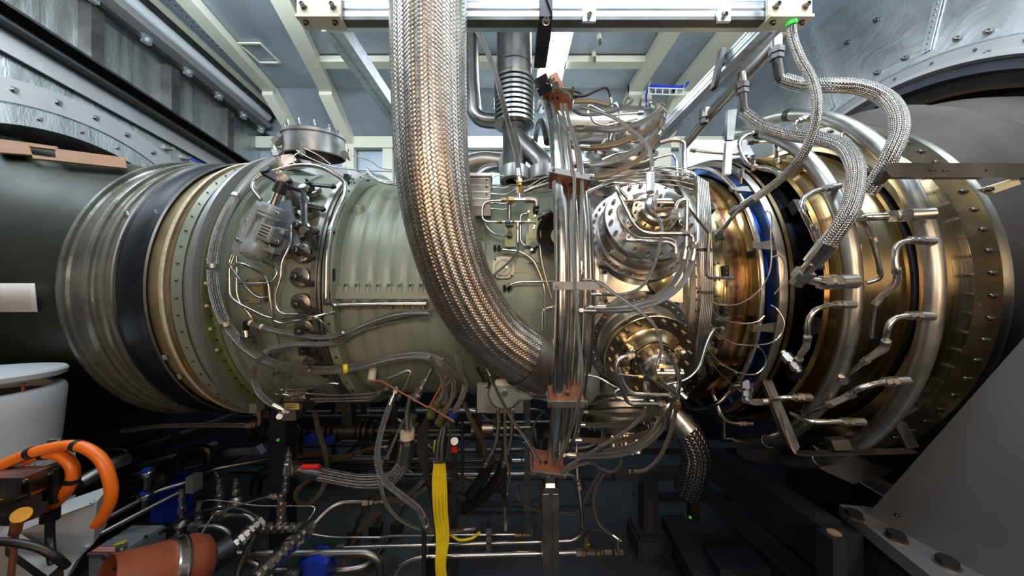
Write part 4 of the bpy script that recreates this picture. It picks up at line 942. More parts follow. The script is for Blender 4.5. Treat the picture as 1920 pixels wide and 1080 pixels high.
# ---- hoses around the two front cans
for i, (lab, dy) in enumerate((('outer of the two parallel braided hoses sweeping round between the cans', 0), ('inner of the two parallel braided hoses sweeping round between the cans', 1))):
    if dy == 0: q = [(1102, 583, 1.0), (1140, 583, 1.0), (1185, 580, 1.0), (1232, 566, 1.01), (1270, 541, 1.02), (1293, 505, 1.03), (1300, 475, 1.03)]
    else: q = [(1120, 577, 1.02), (1170, 574, 1.02), (1220, 562, 1.03), (1258, 535, 1.04), (1278, 500, 1.05), (1284, 472, 1.05)]
    H(lab, q, 11, mn=STEELD)
H('thin braided hose hanging from the upper can hub and curling under it', [(1236, 412, .98), (1241, 430, .97), (1234, 470, .97), (1222, 508, .98), (1200, 540, .98), (1168, 552, .98), (1120, 552, .98)], 6, m=BRAIDF)
H('thin braided hose from the clamp bar down to the lower can plug', [(1103, 526, 1.0), (1122, 529, .98), (1150, 549, .97), (1195, 580, .95), (1228, 612, .95), (1240, 650, .95), (1234, 680, .95)], 6, m=BRAIDF)
PI('bronze-lit bent pipe wrapping the upper can hub, outer one', [(1177, 372, .98), (1152, 345, .98), (1160, 363, .96), (1196, 438, .96), (1270, 438, .97), (1284, 438, .97)], 7, m=STEEL, rb=.045, ends='b')
PI('slim bent pipe wrapping the upper can hub, inner one', [(1172, 375, 1.0), (1155, 392, 1.0), (1163, 415, .99), (1190, 447, .99), (1255, 447, 1.0), (1267, 452, 1.0), (1267, 475, 1.0)], 4.5, m=STEELD, rb=.035)
PI('bright pipe leaving the upper can towards a braided hose', [(1180, 440, 1.02), (1172, 450, 1.02), (1255, 455, 1.0), (1267, 463, 1.0), (1267, 482, 1.0)], 8, rb=.04, ends='b')
PI('polished walking-stick pipe hooked over beside the upper can', [(1265, 400, 1.02), (1270, 378, 1.02), (1288, 372, 1.02), (1287, 420, 1.02), (1286, 462, 1.02)], 8, rb=.04, ends='a')
PI('short vertical pipe next to the walking-stick pipe', [(1292, 440, 1.04), (1299, 445, 1.04), (1300, 464, 1.04)], 7, rb=.03, ends='b')
PI('small feed pipe entering the upper can valve block', [(1166, 378, 1.0), (1190, 376, 1.0), (1204, 374, .99)], 4.5, m=GOLDST, ends='b', mn=COPN)
PI('slanted steel pipe from the upper can to the turbine pads', [(1290, 390, 1.05), (1328, 437, 1.1), (1330, 440, 1.1), (1325, 515, 1.12), (1332, 521, 1.12), (1372, 521, 1.2)], 6, rb=.03, ends='b')
t = thing('hex_adaptor', 'tall hexagonal adaptor standing on the upper can valve', 'adaptor', P(1219, 360, 1.03))
g = G(); cyl(g, P(1219, 361, 1.03), P(1219, 326, 1.05), .0135, 6); mk('hex_body', g, STEELD, t, smooth=20)
t = thing('hex_adaptor', 'tall hexagonal adaptor hanging under the lower can valve', 'adaptor', P(1212, 750, 1.03))
g = G(); cyl(g, P(1212, 718, 1.01), P(1212, 752, 1.03), .0105, 6); mk('hex_body', g, STEEL, t, smooth=20)
PI('polished hooked pipe on the lower can, tallest one', [(1180, 667, .98), (1158, 672, .97), (1154, 700, .97), (1175, 752, .98), (1185, 758, .98), (1238, 758, 1.0)], 8, rb=.05, ends='ab')
PI('second hooked pipe on the lower can, inside the tall hook', [(1160, 690, 1.0), (1168, 718, 1.0), (1182, 738, 1.0), (1258, 742, 1.02)], 8, rb=.05, ends='b')
PI('small looped pipe low on the lower can', [(1165, 728, 1.04), (1152, 735, 1.04), (1153, 744, 1.04), (1170, 750, 1.04), (1225, 752, 1.05)], 5.5, rb=.03)
PI('bright curved pipe dropping from the lower can on the turbine side', [(1262, 672, 1.0), (1268, 690, 1.0), (1275, 715, 1.0), (1270, 735, 1.02), (1258, 765, 1.05), (1250, 785, 1.06)], 8.5, rb=.08, ends='a')
PI('small feed pipe entering the lower can valve block', [(1158, 702, .98), (1185, 705, .98), (1200, 706, .98)], 4.5, m=GOLDST, ends='b', mn=COPN)
PI('angled union with brass elbow leaving the lower can valve', [(1234, 712, .98), (1250, 725, .99), (1272, 742, 1.0), (1269, 760, 1.0)], 8, m=STEEL, rb=.02, ends='ab', mn=BRASS)
PI('thin arched pipe linking the lower can to the turbine underside', [(1245, 722, 1.1), (1290, 712, 1.08), (1312, 688, 1.08), (1326, 640, 1.12), (1338, 616, 1.15), (1355, 616, 1.2)], 5, rb=.07, ends='b')
PI('slim pipe emerging behind the bundle under the lower can', [(1095, 703, 1.2), (1125, 708, 1.2), (1150, 725, 1.18), (1180, 735, 1.2)], 4, rb=.05)
# ---- hoses from the bundle to the lower cans
H('thin braided hose under the lower can, uppermost of the low loops', [(1085, 758, 1.40), (1110, 757, 1.40), (1145, 751, 1.42), (1175, 749, 1.44)], 5.5, m=BRAIDF, mn=STEEL, ends='a')
H('braided hose under the lower can, second of the low loops', [(1090, 772, 1.40), (1120, 774, 1.40), (1165, 778, 1.41), (1210, 774, 1.43), (1235, 764, 1.46)], 9, mn=STEEL, ends='a')
H('braided hose under the lower can, third of the low loops', [(1085, 796, 1.38), (1120, 797, 1.37), (1165, 794, 1.38), (1210, 785, 1.41), (1236, 770, 1.45)], 9, mn=STEEL, ends='a')
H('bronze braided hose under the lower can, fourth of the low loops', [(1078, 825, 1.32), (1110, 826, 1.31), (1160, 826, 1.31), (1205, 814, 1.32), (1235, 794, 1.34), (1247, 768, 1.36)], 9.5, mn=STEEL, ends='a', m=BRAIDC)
H('bright braided hose, lowest and longest of the low loops', [(1068, 853, 1.26), (1110, 855, 1.24), (1165, 851, 1.23), (1210, 833, 1.22), (1240, 803, 1.20), (1249, 782, 1.18)], 10, mn=STEEL)
H('second bright braided hose doubling the lowest loop', [(1130, 848, 1.30), (1180, 838, 1.28), (1220, 815, 1.27), (1240, 780, 1.25)], 9, mn=STEEL, ends='')
H('thin braided hose slanting from the lower hex adaptor to the lowest clamp', [(1212, 756, 1.03), (1207, 775, 1.03), (1190, 795, 1.05), (1150, 823, 1.10), (1100, 853, 1.15), (1055, 880, 1.20)], 6, m=BRAIDF, ends='a')
H('thin braided hose crossing below the lowest loop', [(1052, 888, 1.22), (1085, 872, 1.22), (1110, 868, 1.25), (1128, 880, 1.28), (1150, 884, 1.3), (1162, 872, 1.32), (1165, 858, 1.35)], 5, m=BRAIDF, ends='')
H('slim steel-grey hose falling from the brass elbow below the lower can', [(1268, 764, 1.0), (1262, 795, 1.02), (1250, 830, 1.05), (1233, 862, 1.1), (1208, 882, 1.15), (1186, 884, 1.2)], 6.5, m=BRAIDF, mn=BRASS)
# corrugated big hose at the lower exhaust end
def coarse(label, pts, w, **k): return hose(label, pts, w, m=BRAIDB, name='large_braided_hose', **k)
coarse('fat bronze-lit braided hose bending down below the combustor', [(1238, 752, 1.75), (1262, 780, 1.72), (1290, 812, 1.70), (1305, 850, 1.70), (1300, 890, 1.72), (1290, 920, 1.76)], 50, ends='a')

# ---- top pipework behind the crossbar
t = thing('vent_stack', 'wide steel vent stack with a ribbed bellows rising from the compressor', 'pipe', P(964, 330, 1.9))
r = .102
g = G(); cyl(g, P(964, -60, 1.95), P(964, 150, 1.95), r, 40); lathe(g, [(0, r), (.004, r+.004), (.008, r)], 40, origin=P(964, 128, 1.95), axis=(0, 0, 1)); mk('upper_tube', g, SMOKE, t)
pf = []; L_ = P(964, 150, 1.95).z-P(964, 238, 1.95).z
for i in range(10):
    z = L_*i/10; pf += [(z, .098), (z+L_*.02, .118), (z+L_*.075, .118), (z+L_*.095, .098)]
g = G(); lathe(g, [(-.002, .07)]+pf+[(L_, .1)], 48, origin=P(964, 238, 1.95), axis=(0, 0, 1)); mk('ribbed_bellows', g, SMOKE, t)
for yy in (150, 234): 
    g = G(); lathe(g, [(-.012, .103), (-.01, .107), (.01, .107), (.012, .103)], 48, origin=P(964, yy, 1.95), axis=(0, 0, 1)); mk('band', g, GOLDST, t)
g = G(); cyl(g, P(964, 236, 1.93), P(964, 335, 1.80), .065, 32); mk('lower_tube', g, SMOKE, t)
g = G(); tube(g, bend_path([P(966, 250, 1.90), P(985, 275, 1.86), P(1017, 305, 1.80), P(1019, 330, 1.78)], .1), .055, 28); mk('branch_tube', g, SMOKE, t)
for px in (965, 1018):
    g = G(); lathe(g, [(-.02, .05), (-.02, .078), (.0, .080), (.05, .080), (.055, .07)], 32, origin=P(px, 336, 1.76), axis=(0, .2, 1)); mk('flange_collar', g, GREYRING, t)
    for k in range(8):
        a = k*math.pi/4; bolt(t, P(px, 338, 1.76)+Vector((.07*math.cos(a), .07*math.sin(a)*.98, -.02)), (0, 0, -1), .008)
PI('wide grey pipe dropping behind the big hose and turning to the stack', [(882, -20, 2.15), (884, 150, 2.15), (890, 225, 2.15), (940, 228, 2.15)], 28, m=SMOKE, rb=.18)
PI('brown heat-stained duct stub behind the vent stack foot', [(870, 312, 2.12), (905, 302, 2.12), (940, 306, 2.10)], 36, m=mat('stained_duct', (.30, .27, .22), .8, .4, .4, 5), rb=.05)
PI('grey curved pipe end beside the module box', [(890, 340, 1.85), (905, 318, 1.86), (930, 314, 1.9)], 15, m=STEELD, rb=.1)
H('long braided hose running down the vent stack to the brass tee', [(879, 36, 1.42), (897, 62, 1.42), (917, 105, 1.42), (932, 150, 1.41), (945, 200, 1.40), (958, 250, 1.38), (969, 295, 1.36), (973, 330, 1.34)], 10, mn=BRASS, ends='b')

# =================================================================== small pipework on the intermediate casing
t = thing('brass_tee_fitting', 'row of brass and steel tee fittings below the long braided hose', 'fitting', P(975, 376, 1.34))
g = G()
def hexrow(items, y, d, m_of):
    for (x0, x1, hpx, m) in items:
        a, b = P(x0, y, d), P(x1, y, d); gg = G(); cyl(gg, a, b, hpx/2*d/FPX, 6); mk('hex_nut', gg, m, m_of, smooth=20)
hexrow([(940, 950, 10, BRASS), (953, 964, 14, BRASS), (985, 994, 13, COPN)], 375, 1.34, t)
g = G(); cyl(g, P(964, 375, 1.34), P(985, 375, 1.34), .012, 12); cyl(g, P(974, 375, 1.34), P(974, 363, 1.34), .011, 12); mk('tee_body', g, STEEL, t)
g = G(); cyl(g, P(974, 363, 1.34), P(974, 352, 1.34), .014, 6); mk('upper_nut', g, BRASS, t, smooth=20)
g = G(); tube(g, bend_path([P(994, 375, 1.34), P(1006, 375, 1.34), P(1006, 395, 1.34)], .02), .012, 12); mk('elbow', g, STEELD, t)
PI('U-shaped steel tube between the two rows of brass fittings', [(940, 376, 1.34), (904, 377, 1.34), (904, 416, 1.34), (932, 416, 1.34)], 4.5, rb=.045)
t = thing('brass_fitting_row', 'lower row of small brass and steel fittings on the green casing', 'fitting', P(955, 417, 1.34))
hexrow([(932, 942, 8, BRASS), (947, 958, 9, STEEL), (960, 965, 7, COPN), (977, 984, 7, BRASS)], 416, 1.34, t)
g = G(); cyl(g, P(942, 416, 1.34), P(984, 416, 1.34), .006, 10); cyl(g, P(971, 416, 1.34), P(971, 428, 1.34), .005, 10); mk('tee_body', g, STEEL, t)
PI('thin tube from the lower brass row to the green valve block', [(984, 416, 1.34), (1000, 416, 1.34), (1006, 421, 1.35)], 3.5, rb=.02)
PI('short fat vertical tube between the two brass rows', [(955, 381, 1.36), (955, 412, 1.36)], 8, m=STEELD)
PI('vertical tube descending from the lower brass row', [(971, 428, 1.34), (971, 458, 1.34)], 3.5, ends='a', mn=COPN)
H('thin braided hose slanting across the round cream flange', [(971, 455, 1.34), (971, 470, 1.33), (958, 488, 1.31), (935, 508, 1.30), (915, 526, 1.29)], 4.5, m=BRAIDF, ends='')
PI('curved tube from behind the big hose to the small black sensor', [(908, 418, 1.38), (914, 428, 1.38), (928, 441, 1.37), (950, 443, 1.36)], 4, rb=.05, ends='b', mn=DARKST)
g = G(); p = P(957, 443, 1.37); box(g, p, .045, .03, .09); o = mk('sensor_pad', g, GREEND, label='olive square pad carrying a small black knob', cat='pad', smooth=0)
t = thing('black_knob_sensor', 'small black round knob sensor on the olive pad', 'sensor', P(956, 441, 1.35)); mk('knob', cyl(G(), P(956, 441, 1.36), P(956, 438, 1.31), .011, 16), IRON, t)
g = G(); prism(g, [P(947, 423, 1.36), P(964, 423, 1.36), P(956, 433, 1.35)], (0, -.01, 0)); mk('bracket', g, DARKST, t, smooth=0)
# round cream flange
p = SK(944, 502, .01); n = Vector((0, -1, .05)).normalized()
t = thing('inspection_flange', 'round cream-green flange with a square rim and red mark', 'flange', p)
g = G(); R3 = frame3((1, 0, 0)); 
ol = []
for k in range(32):
    a = 2*math.pi*k/32; rr = .046*(1+.13*abs(math.sin(2*a))**2); ol.append(p+Vector((math.cos(a)*rr, 0, math.sin(a)*rr)))
prism(g, ol, (0, -.016, 0)); mk('rim', g, mat('cream_green', (.50, .49, .36), .1, .4), t, smooth=30)
g = G(); lathe(g, [(.016, .034), (.020, .036), (.022, .032), (.010, .028), (.010, 0)], 40, origin=p, axis=(0, -1, 0)); mk('dished_cover', g, mat('cream_green_light', (.55, .53, .42), .1, .4), t)
for dx, dz in ((-.034, .034), (.034, .034), (-.034, -.034), (.034, -.034)): bolt(t, p+Vector((dx, -.018, dz)), (0, -1, 0), .006, m=IRON)
bolt(t, p+Vector((.014, -.012, 0)), (0, -1, 0), .009, 'hex', STEEL, 'centre_plug'); bolt(t, p+Vector((-.006, -.012, .012)), (0, -1, 0), .005, m=IRON, name='small_screw')
g = G(); box(g, p+Vector((-.006, -.0105, -.008)), .004, .002, .022); box(g, p+Vector((-.009, -.0105, -.014)), .012, .002, .004); mk('red_mark', g, mat('red_marker', (.6, .02, .10), 0, .5), t, smooth=0)
g = G(); prism(g, [P(962, 485, 1.40), P(990, 480, 1.40), P(990, 512, 1.40), P(965, 512, 1.40)], (0, .03, 0)); mk('side_wing', g, GREEN, t, smooth=0)
PI('dark tube leaving the twin connector and bending down to the bundle', [(942, 468, 1.36), (972, 470, 1.36), (1000, 485, 1.35), (1015, 520, 1.35), (1022, 545, 1.35), (1022, 620, 1.37)], 5, rb=.08)
PI('second dark tube bending beside the casing towards the bundle', [(1012, 430, 1.34), (1013, 480, 1.34), (1028, 540, 1.34), (1035, 560, 1.34)], 6, m=STEELD, rb=.08)
PI('horizontal tube with black plug under the round cream flange', [(955, 535, 1.34), (968, 529, 1.34), (1040, 528, 1.34)], 4.5, rb=.03, ends='a', mn=DARKST)
for i, (px, py, lb) in enumerate(((932, 466, 'small twin black connector above the round cream flange'), (950, 541, 'small black plug below the round cream flange'))):
    p = SK(px, py, .02); t = thing('connector_plug', lb, 'connector', p); g = G()
    for s in (-1, 1): cyl(g, p+Vector((s*.009, 0, -.012)), p+Vector((s*.009, -.006, .014)), .006, 10)
    box(g, p+Vector((.004, 0, 0)), .04, .012, .008); mk('plug_body', g, IRON, t, smooth=30)
# green valve block
t = thing('valve_block', 'narrow green and steel valve block beside the black funnel', 'valve', P(999, 440, 1.37))
g = G(); box(g, P(999, 420, 1.37), .038, .05, .13); box(g, P(997, 450, 1.37), .05, .04, .05); mk('block', g, GREEND, t, smooth=0)
g = G(); box(g, P(998, 475, 1.40), .07, .01, .08); mk('base_plate', g, GREEN, t, smooth=0)
for px, py in ((991, 397), (991, 413), (1002, 424), (1001, 428), (997, 468), (1003, 405)): bolt(t, P(px, py, 1.34), (0, -1, 0), .009, m=STEEL, name='screw')
for a_, b_, r_ in ((P(1003, 406, 1.36), P(1006, 385, 1.33), .012), (P(1000, 468, 1.38), P(1000, 458, 1.33), .014)): mk('spindle', cyl(G(), a_, b_, r_, 14), DARKST, t)
PI('tube looping round the green valve block', [(988, 400, 1.36), (976, 402, 1.36), (976, 452, 1.36), (984, 461, 1.36), (1012, 459, 1.36)], 4, rb=.03)
# black funnel
c = P(1046, 437, 1.32); ax = Vector((-.30, -1, .02)).normalized()
t = thing('black_funnel', 'black round funnel opening half hidden behind the thick upright pipe', 'funnel', c)
g = G(); lathe(g, [(-.10, .050), (.02, .082), (.025, .080), (-.03, .052), (-.06, .035)], 48, origin=c, axis=ax); mk('funnel_shell', g, IRON, t)
g = G(); lathe(g, [(-.055, .045), (-.055, .0)], 24, origin=c, axis=ax); mk('inner_disc', g, STEEL, t)
# grey module box
t = thing('module_box', 'grey finned electronics module box beside the big woven hose', 'box', P(895, 408, 1.38))
c = P(892, 366, 1.40)
g = G(); box(g, c, .13, .06, .165); mk('housing', g, mat('module_grey', (.22, .23, .23), .6, .4, .2, 40), t, smooth=0)
g = G(); box(g, P(892, 332, 1.38), .135, .07, .012); mk('top_bar', g, ALU, t, smooth=0)
g = G()
for k in range(5): box(g, c+Vector((-.0, -.031, .06-.028*k)), .115, .006, .0025)
mk('slot_edge', g, ALU, t, smooth=0)
g = G(); box(g, P(892, 398, 1.395), .13, .062, .042); mk('lower_housing', g, DARKST, t, smooth=0)
for k in range(4): bolt(t, c+Vector((.048, -.032, .055-.03*k)), (0, -1, 0), .006, m=IRON, name='screw')
for i, (y0, e) in enumerate(((352, (990, 355)), (364, (995, 345)), (381, (1000, 362)), (392, (1008, 372)))):
    p = P(920, y0, 1.38); t = thing('sensor_plug_cable', f'thin cable with silver plug on the module box, {["top one","second one","third one","lowest one"][i]}', 'cable', p)
    g = G(); cyl(g, P(916, y0, 1.38), P(925, y0, 1.38), .006, 12); cyl(g, P(925, y0, 1.38), P(931, y0, 1.38), .0045, 6); mk('plug', g, STEEL, t, smooth=30)
    mk('wire', tube(G(), smooth_path([P(930, y0, 1.38), P(945, y0+1, 1.38), P(962, y0-6, 1.40), P(980, e[1]-4, 1.42), P(1035, e[1]-14, 1.42)], 6), .0028, 8), STEELD, t)
PI('curved dark tube hooking over the module box', [(922, 345, 1.42), (922, 332, 1.42), (935, 328, 1.42), (945, 330, 1.42)], 2.5, rb=.03)
PI('steel tube slanting from the brass tee up to the bundle', [(982, 360, 1.40), (1000, 352, 1.40), (1036, 342, 1.40)], 7, m=STEELD, clamps=(.3,))
for i in range(4):
    PI('thin bright line slanting towards the bundle above the valve block', [(985, 368-i*5, 1.44), (1010, 356-i*6, 1.44), (1038, 350-i*9, 1.44)], 2, rb=.03, name='instrument_line', cat='line', group='thin lines between tee and bundle')
PI('small elbow pipe with silver union low beside the bundle', [(1017, 620, 1.36), (1017, 580, 1.36), (1035, 576, 1.36)], 5, rb=.02, ends='b', mn=STEEL)
PI('silver union sticking out beside the black funnel', [(1014, 405, 1.36), (1026, 398, 1.36)], 7, ends='ab', mn=STEEL)

# =================================================================== intake side pipes
H('long braided hose hugging the front of the compressor in a wide arc', [(512, 300, .045), (486, 318, .05), (460, 345, .05), (430, 390, .05), (409, 440, .05), (399, 500, .05), (404, 555, .05), (424, 608, .05), (456, 648, .05), (500, 677, .05), (558, 692, .05), (620, 694, .05), (680, 686, .05), (740, 672, .06), (795, 668, .08), (828, 682, .10), (845, 710, .10), (850, 740, .10)], 17, ends='', dflt=.05, m=BRAIDG, band=((.16, STEELD), (.30, STEELD), (.42, STEELD), (.62, STEELD), (.68, YELLOW)))
PI('polished bent pipe framing the vane levers and running along the split line', [(489, 375, .03), (471, 352, .05), (482, 331, .07), (556, 309, .10), (604, 312, .10), (650, 340, .05), (646, 372, .04), (620, 425, .04), (612, 480, .04), (612, 566, .04), (625, 573, .04), (700, 571, .04), (800, 570, .04)], 8, rb=.05, clamps=(.60, .78))
sp = [('upper feed tube of the grey actuator', [(520, 352, .05), (508, 380, .05), (468, 402, .05), (456, 425, .05), (450, 452, .05)], 4),
 ('tube bowing out beside the grey actuator and down past the levers', [(524, 398, .04), (540, 400, .035), (547, 420, .03), (545, 458, .03), (527, 492, .03), (527, 520, .03), (516, 553, .03), (518, 578, .03), (530, 590, .03), (582, 590, .03), (602, 600, .03), (618, 628, .03), (625, 650, .03)], 4.5),
 ('short diagonal tube under the grey actuator', [(436, 477, .03), (428, 494, .03), (446, 520, .03), (470, 549, .03), (486, 560, .03), (502, 557, .03)], 4.5),
 ('long tube bending along the lower compressor front', [(440, 478, .025), (430, 502, .025), (431, 556, .025), (448, 570, .025), (506, 598, .025), (590, 594, .03), (622, 586, .03)], 4.8),
 ('tube running straight down beside the tan cover plate', [(444, 480, .02), (444, 552, .02), (452, 572, .02), (470, 590, .02), (478, 612, .02), (488, 644, .02)], 4.5),
 ('tube hooking back under the grey actuator', [(494, 491, .03), (512, 499, .03), (521, 512, .03), (509, 531, .03), (480, 532, .03), (447, 532, .03)], 4.5),
 ('tube curving down across the tan cover plate', [(437, 500, .035), (446, 493, .035), (458, 496, .035), (494, 513, .03), (503, 530, .03), (508, 570, .03), (514, 605, .03), (524, 645, .03)], 4.5),
 ('wavy tube under the seventh vane lever', [(514, 602, .035), (530, 608, .035), (552, 602, .035), (598, 597, .035)], 4.5),
 ('tube ending in a chrome union below the long arc hose', [(505, 662, .02), (516, 690, .02), (520, 697, .02)], 4),
 ('tube passing behind the arc hose near the eighth lever', [(528, 650, .02), (535, 672, .02), (531, 680, .02)], 4),
 ('thin tube hanging from the split line corner', [(622, 572, .03), (624, 590, .03), (630, 625, .03)], 3)]
for i, (lb, q, w_) in enumerate(sp): PI(lb, q, w_, rb=.035, ends='b' if i in (0, 3, 8) else '')
H('braided hose rising from the black elbow along the lower casing', [(470, 606, .04), (500, 616, .04), (555, 628, .04), (615, 632, .04), (655, 621, .04), (700, 602, .04), (750, 588, .05), (805, 586, .06)], 9, ends='', band=((.02, CREAMR), (.12, CREAMR), (.55, STEELD)))
H('second braided hose running parallel just below the first', [(640, 638, .04), (680, 618, .04), (735, 602, .04), (770, 596, .05), (806, 594, .06)], 8, ends='')
H('braided hose looping down from the casing to the yellow-tagged block', [(640, 641, .05), (600, 645, .05), (545, 647, .06), (505, 656, .07), (484, 678, .08), (476, 705, .09), (485, 735, .12), (505, 755, .14), (524, 765, .15)], 10, ends='b', band=((.42, STEELD),))
p = SK(463, 612, .03)
t = thing('elbow_connector', 'black elbow connector on a silver square foot at the hose start', 'connector', p)
g = G(); tube(g, bend_path([P(472, 606, p.y-.01), P(461, 603, p.y-.01), P(461, 622, p.y)], .02), .011, 14); mk('elbow', g, IRON, t)
g = G(); cyl(g, P(461, 618, p.y), P(463, 632, p.y), .013, 16); box(g, P(463, 634, p.y), .04, .03, .012, Matrix.Rotation(.35, 3, 'Y')); mk('foot', g, STEEL, t, smooth=30)
# thin wires over the bleed port
for i, q in enumerate(([(563, 285, 1.64), (552, 292, 1.62), (550, 305, 1.6), (580, 311, 1.58), (610, 310, 1.58), (632, 315, 1.58)], [(556, 282, 1.66), (580, 296, 1.62), (615, 310, 1.60), (660, 318, 1.58), (735, 322, 1.58)], [(660, 291, 1.72), (690, 300, 1.70), (715, 315, 1.68), (735, 319, 1.66)], [(572, 279, 1.66), (595, 290, 1.64), (620, 308, 1.62)])):
    mk('sensor_wire', tube(G(), smooth_path([P(*a) for a in q], 6), .0028, 8), STEELD, label=['thin wire looping below the bleed port sensor', 'thin wire running from the bleed port along the casing top', 'thin wire from the bleed port side sensor to the woven hose', 'short thin wire across the bleed port wall'][i], cat='wire')
for i in range(3):
    PI('steel tube bending over the casing top behind the woven hose', [(688, 322-i*3, 1.56), (700, 335-i*2, 1.54), (718, 343-i*2, 1.52), (760, 350-i*3, 1.52)], 4, rb=.04, ends='', name='steel_pipe', group='tubes over the casing top by the hose')
# small clipped brackets
for i, (px, py) in enumerate(((650, 337), (622, 515), (613, 560))):
    g = G(); p = SK(px, py, .01); box(g, p, .02, .02, .05); mk('pipe_bracket', g, IRON, label=['small black pipe bracket at the bent pipe shoulder', 'small black pipe bracket beside the upright run', 'small black pipe bracket at the lower bend'][i], cat='bracket', smooth=0)
# block under the loop hose
t = thing('servo_block', 'steel servo block with yellow data plate under the compressor', 'valve', P(548, 778, 1.4))
g = G(); prism(g, [P(530, 753, 1.42), P(536, 738, 1.42), P(573, 733, 1.42), P(570, 754, 1.42)], (0, .06, 0)); mk('mount_plate', g, STEEL, t, smooth=0)
g = G(); box(g, P(548, 763, 1.42), .075, .07, .035); box(g, P(550, 777, 1.42), .06, .06, .03); cyl(g, P(562, 763, 1.42), P(568, 763, 1.42), .014, 14); mk('block', g, STEELD, t, smooth=20)
g = G(); box(g, P(547, 762, 1.385), .060, .003, .026); mk('data_plate', g, mat('yellow_plate', (.55, .52, .10), 0, .5), t, smooth=0)
g = G()
for k in range(3): box(g, P(547, 758+k*3, 1.383), .045, .002, .002)
mk('plate_print', g, IRON, t, smooth=0)
for px, py in ((549, 743), (556, 740), (563, 737)): 
    g = G(); cyl(g, P(px, py+5, 1.40), P(px+2, py-4, 1.39), .009, 6); mk('union_nut', g, STEEL, t, smooth=20)
g = G(); cyl(g, P(524, 781, 1.41), P(524, 781, 1.38), .012, 16); mk('round_lug', g, STEEL, t)
for i, q in enumerate(([(514, 702, .05), (508, 715, .06), (510, 735, .08), (520, 741, .08), (530, 738, .08), (545, 743, .08)], [(544, 707, .05), (536, 722, .06), (535, 735, .07), (545, 740, .08)], [(520, 720, .03), (525, 732, .04), (580, 731, .04), (600, 719, .04), (620, 718, .04), (635, 720, .04)])):
    PI(['curved tube from the chrome union into the servo block', 'second curved tube into the servo block top', 'flat bracket-like tube running behind the servo block'][i], q, 4.5, rb=.03, ends='a' if i < 2 else '')
for i, y0 in enumerate((742, 748, 753)):
    PI('slim tube running level from the servo block towards the hoses', [(575+i*8, y0-(4 if i == 0 else 0), 1.45), (640, y0-1, 1.45), (700, y0-4+i, 1.45), (728, 730-i*4, 1.45)], 4, rb=.04, ends='a' if i == 0 else '', group='level tubes beyond the servo block')

# =================================================================== exhaust-end manifolds and hoses
XM1, RM1, XM2, RM2 = 1.187, .85, 1.363, .93
def man(name, label, x, R, r, a0, a1, bands=()):
    t = thing(name, label, 'pipe', (x, DAX-R, CAMZ-R))
    pts = [RG(x, R, a) for a in np.arange(a0, a1+.1, 3)]
    mk('ring_tube', tube(G(), pts, r, 28), STEELD, t, smooth=60)
    for a, m in bands:
        p = RG(x, R, a); d = (RG(x, R, a+1)-p).normalized(); g = G(); cyl(g, p-d*.018, p+d*.018, r*1.05, 28); mk('band', g, m, t)
    for s, a in ((-1, a0), (1, a1)):
        p = RG(x, R, a); d = (RG(x, R, a+s)-p).normalized(); g = G(); lathe(g, [(0, r), (.012, r*.8), (.018, 0)], 20, origin=p, axis=d); mk('end_cap', g, STEELD, t)
    return t
man('cooling_manifold', 'thick polished ring manifold round the gold casing, the inner one', XM1, RM1, .0265, -72, 76, ((-38, GOLDST), (-58, STEEL), (60, IRON)))
man('cooling_manifold', 'thick polished ring manifold round the gold casing, the outer one', XM2, RM2, .028, -68, 82, ((-56, STEEL), (66, IRON)))
# small ring tube over the heat tinted casing
x0 = XP(1424, .67)
t = thing('ring_tube', 'slim polished ring tube over the gold and blue casing', 'pipe', (x0, DAX-.68, CAMZ-.68))
mk('tube', tube(G(), [RG(x0, .685, a) for a in np.arange(-88, 92, 3)], .011, 14), STEEL, t, smooth=60)
for i, a in enumerate((14, -13, -38, 38)):
    p = RG(x0+.02, .70, a); n = (p-Vector((p.x, DAX, CAMZ))).normalized(); R3 = Matrix.Rotation(math.radians(-a), 3, 'X')
    g = G(); prism(g, [p+R3 @ Vector(v) for v in ((-.05, 0, .008), (-.05, 0, -.012), (.05, 0, -.022), (.055, 0, .025), (.0, 0, .018))], n*.004); box(g, p+R3 @ Vector((-.055, -.004, 0)), .012, .014, .03, R3); mk('tab', g, STEELD, t, smooth=0)
def branch(label, px, py, x, R, L, mw, pts, w, ends_nut=True, m=STEEL, flex=None):
    """stub on a manifold at pixel row py, union nuts, then a pipe on to the casing; flex = index range of braided stretch"""
    q = WP(pts); r = pr(q, w)
    t = thing('branch_pipe', label, 'pipe', q[0], 'branch pipes of the ring manifolds')
    d = (q[1]-q[0]).normalized(); L_ = L*q[0].y/FPX
    g = G(); cyl(g, q[0]-d*.01, q[0]+d*L_*.42, r*1.55, 18); mk('stub', g, STEELD, t)
    g = G(); nut_g(g, q[0]+d*L_*.55, d, r*1.75, L_*.22); nut_g(g, q[0]+d*L_*.86, d, r*1.6, L_*.22); cyl(g, q[0]+d*L_*.4, q[0]+d*L_, r*1.25, 14); mk('union_nut', g, STEEL, t, smooth=20)
    path = bend_path(q, .055)
    mk('tube', tube(G(), path, r, 16), m, t, smooth=60)
    if flex:
        fq = WP(flex); mk('braid_sleeve', tube(G(), smooth_path(fq, 6), r*1.12, 14), BRAID, t, smooth=70)
        for e in (fq[0], fq[-1]):
            g = G(); dd = (fq[1]-fq[0]).normalized() if e is fq[0] else (fq[-1]-fq[-2]).normalized(); cyl(g, e-dd*.008, e+dd*.008, r*1.35, 16); mk('ferrule', g, STEELD, t)
    return t
o1, o2 = -.885, -.965
branch('thick branch pipe pointing level from the outer manifold, top front', 1742, 400, XM2, RM2, 60, 0, [(1742, 401, -.98), (1680, 405, -.95), (1612, 408, -.93), (1604, 400, -.86), (1600, 380, -.82)], 14)
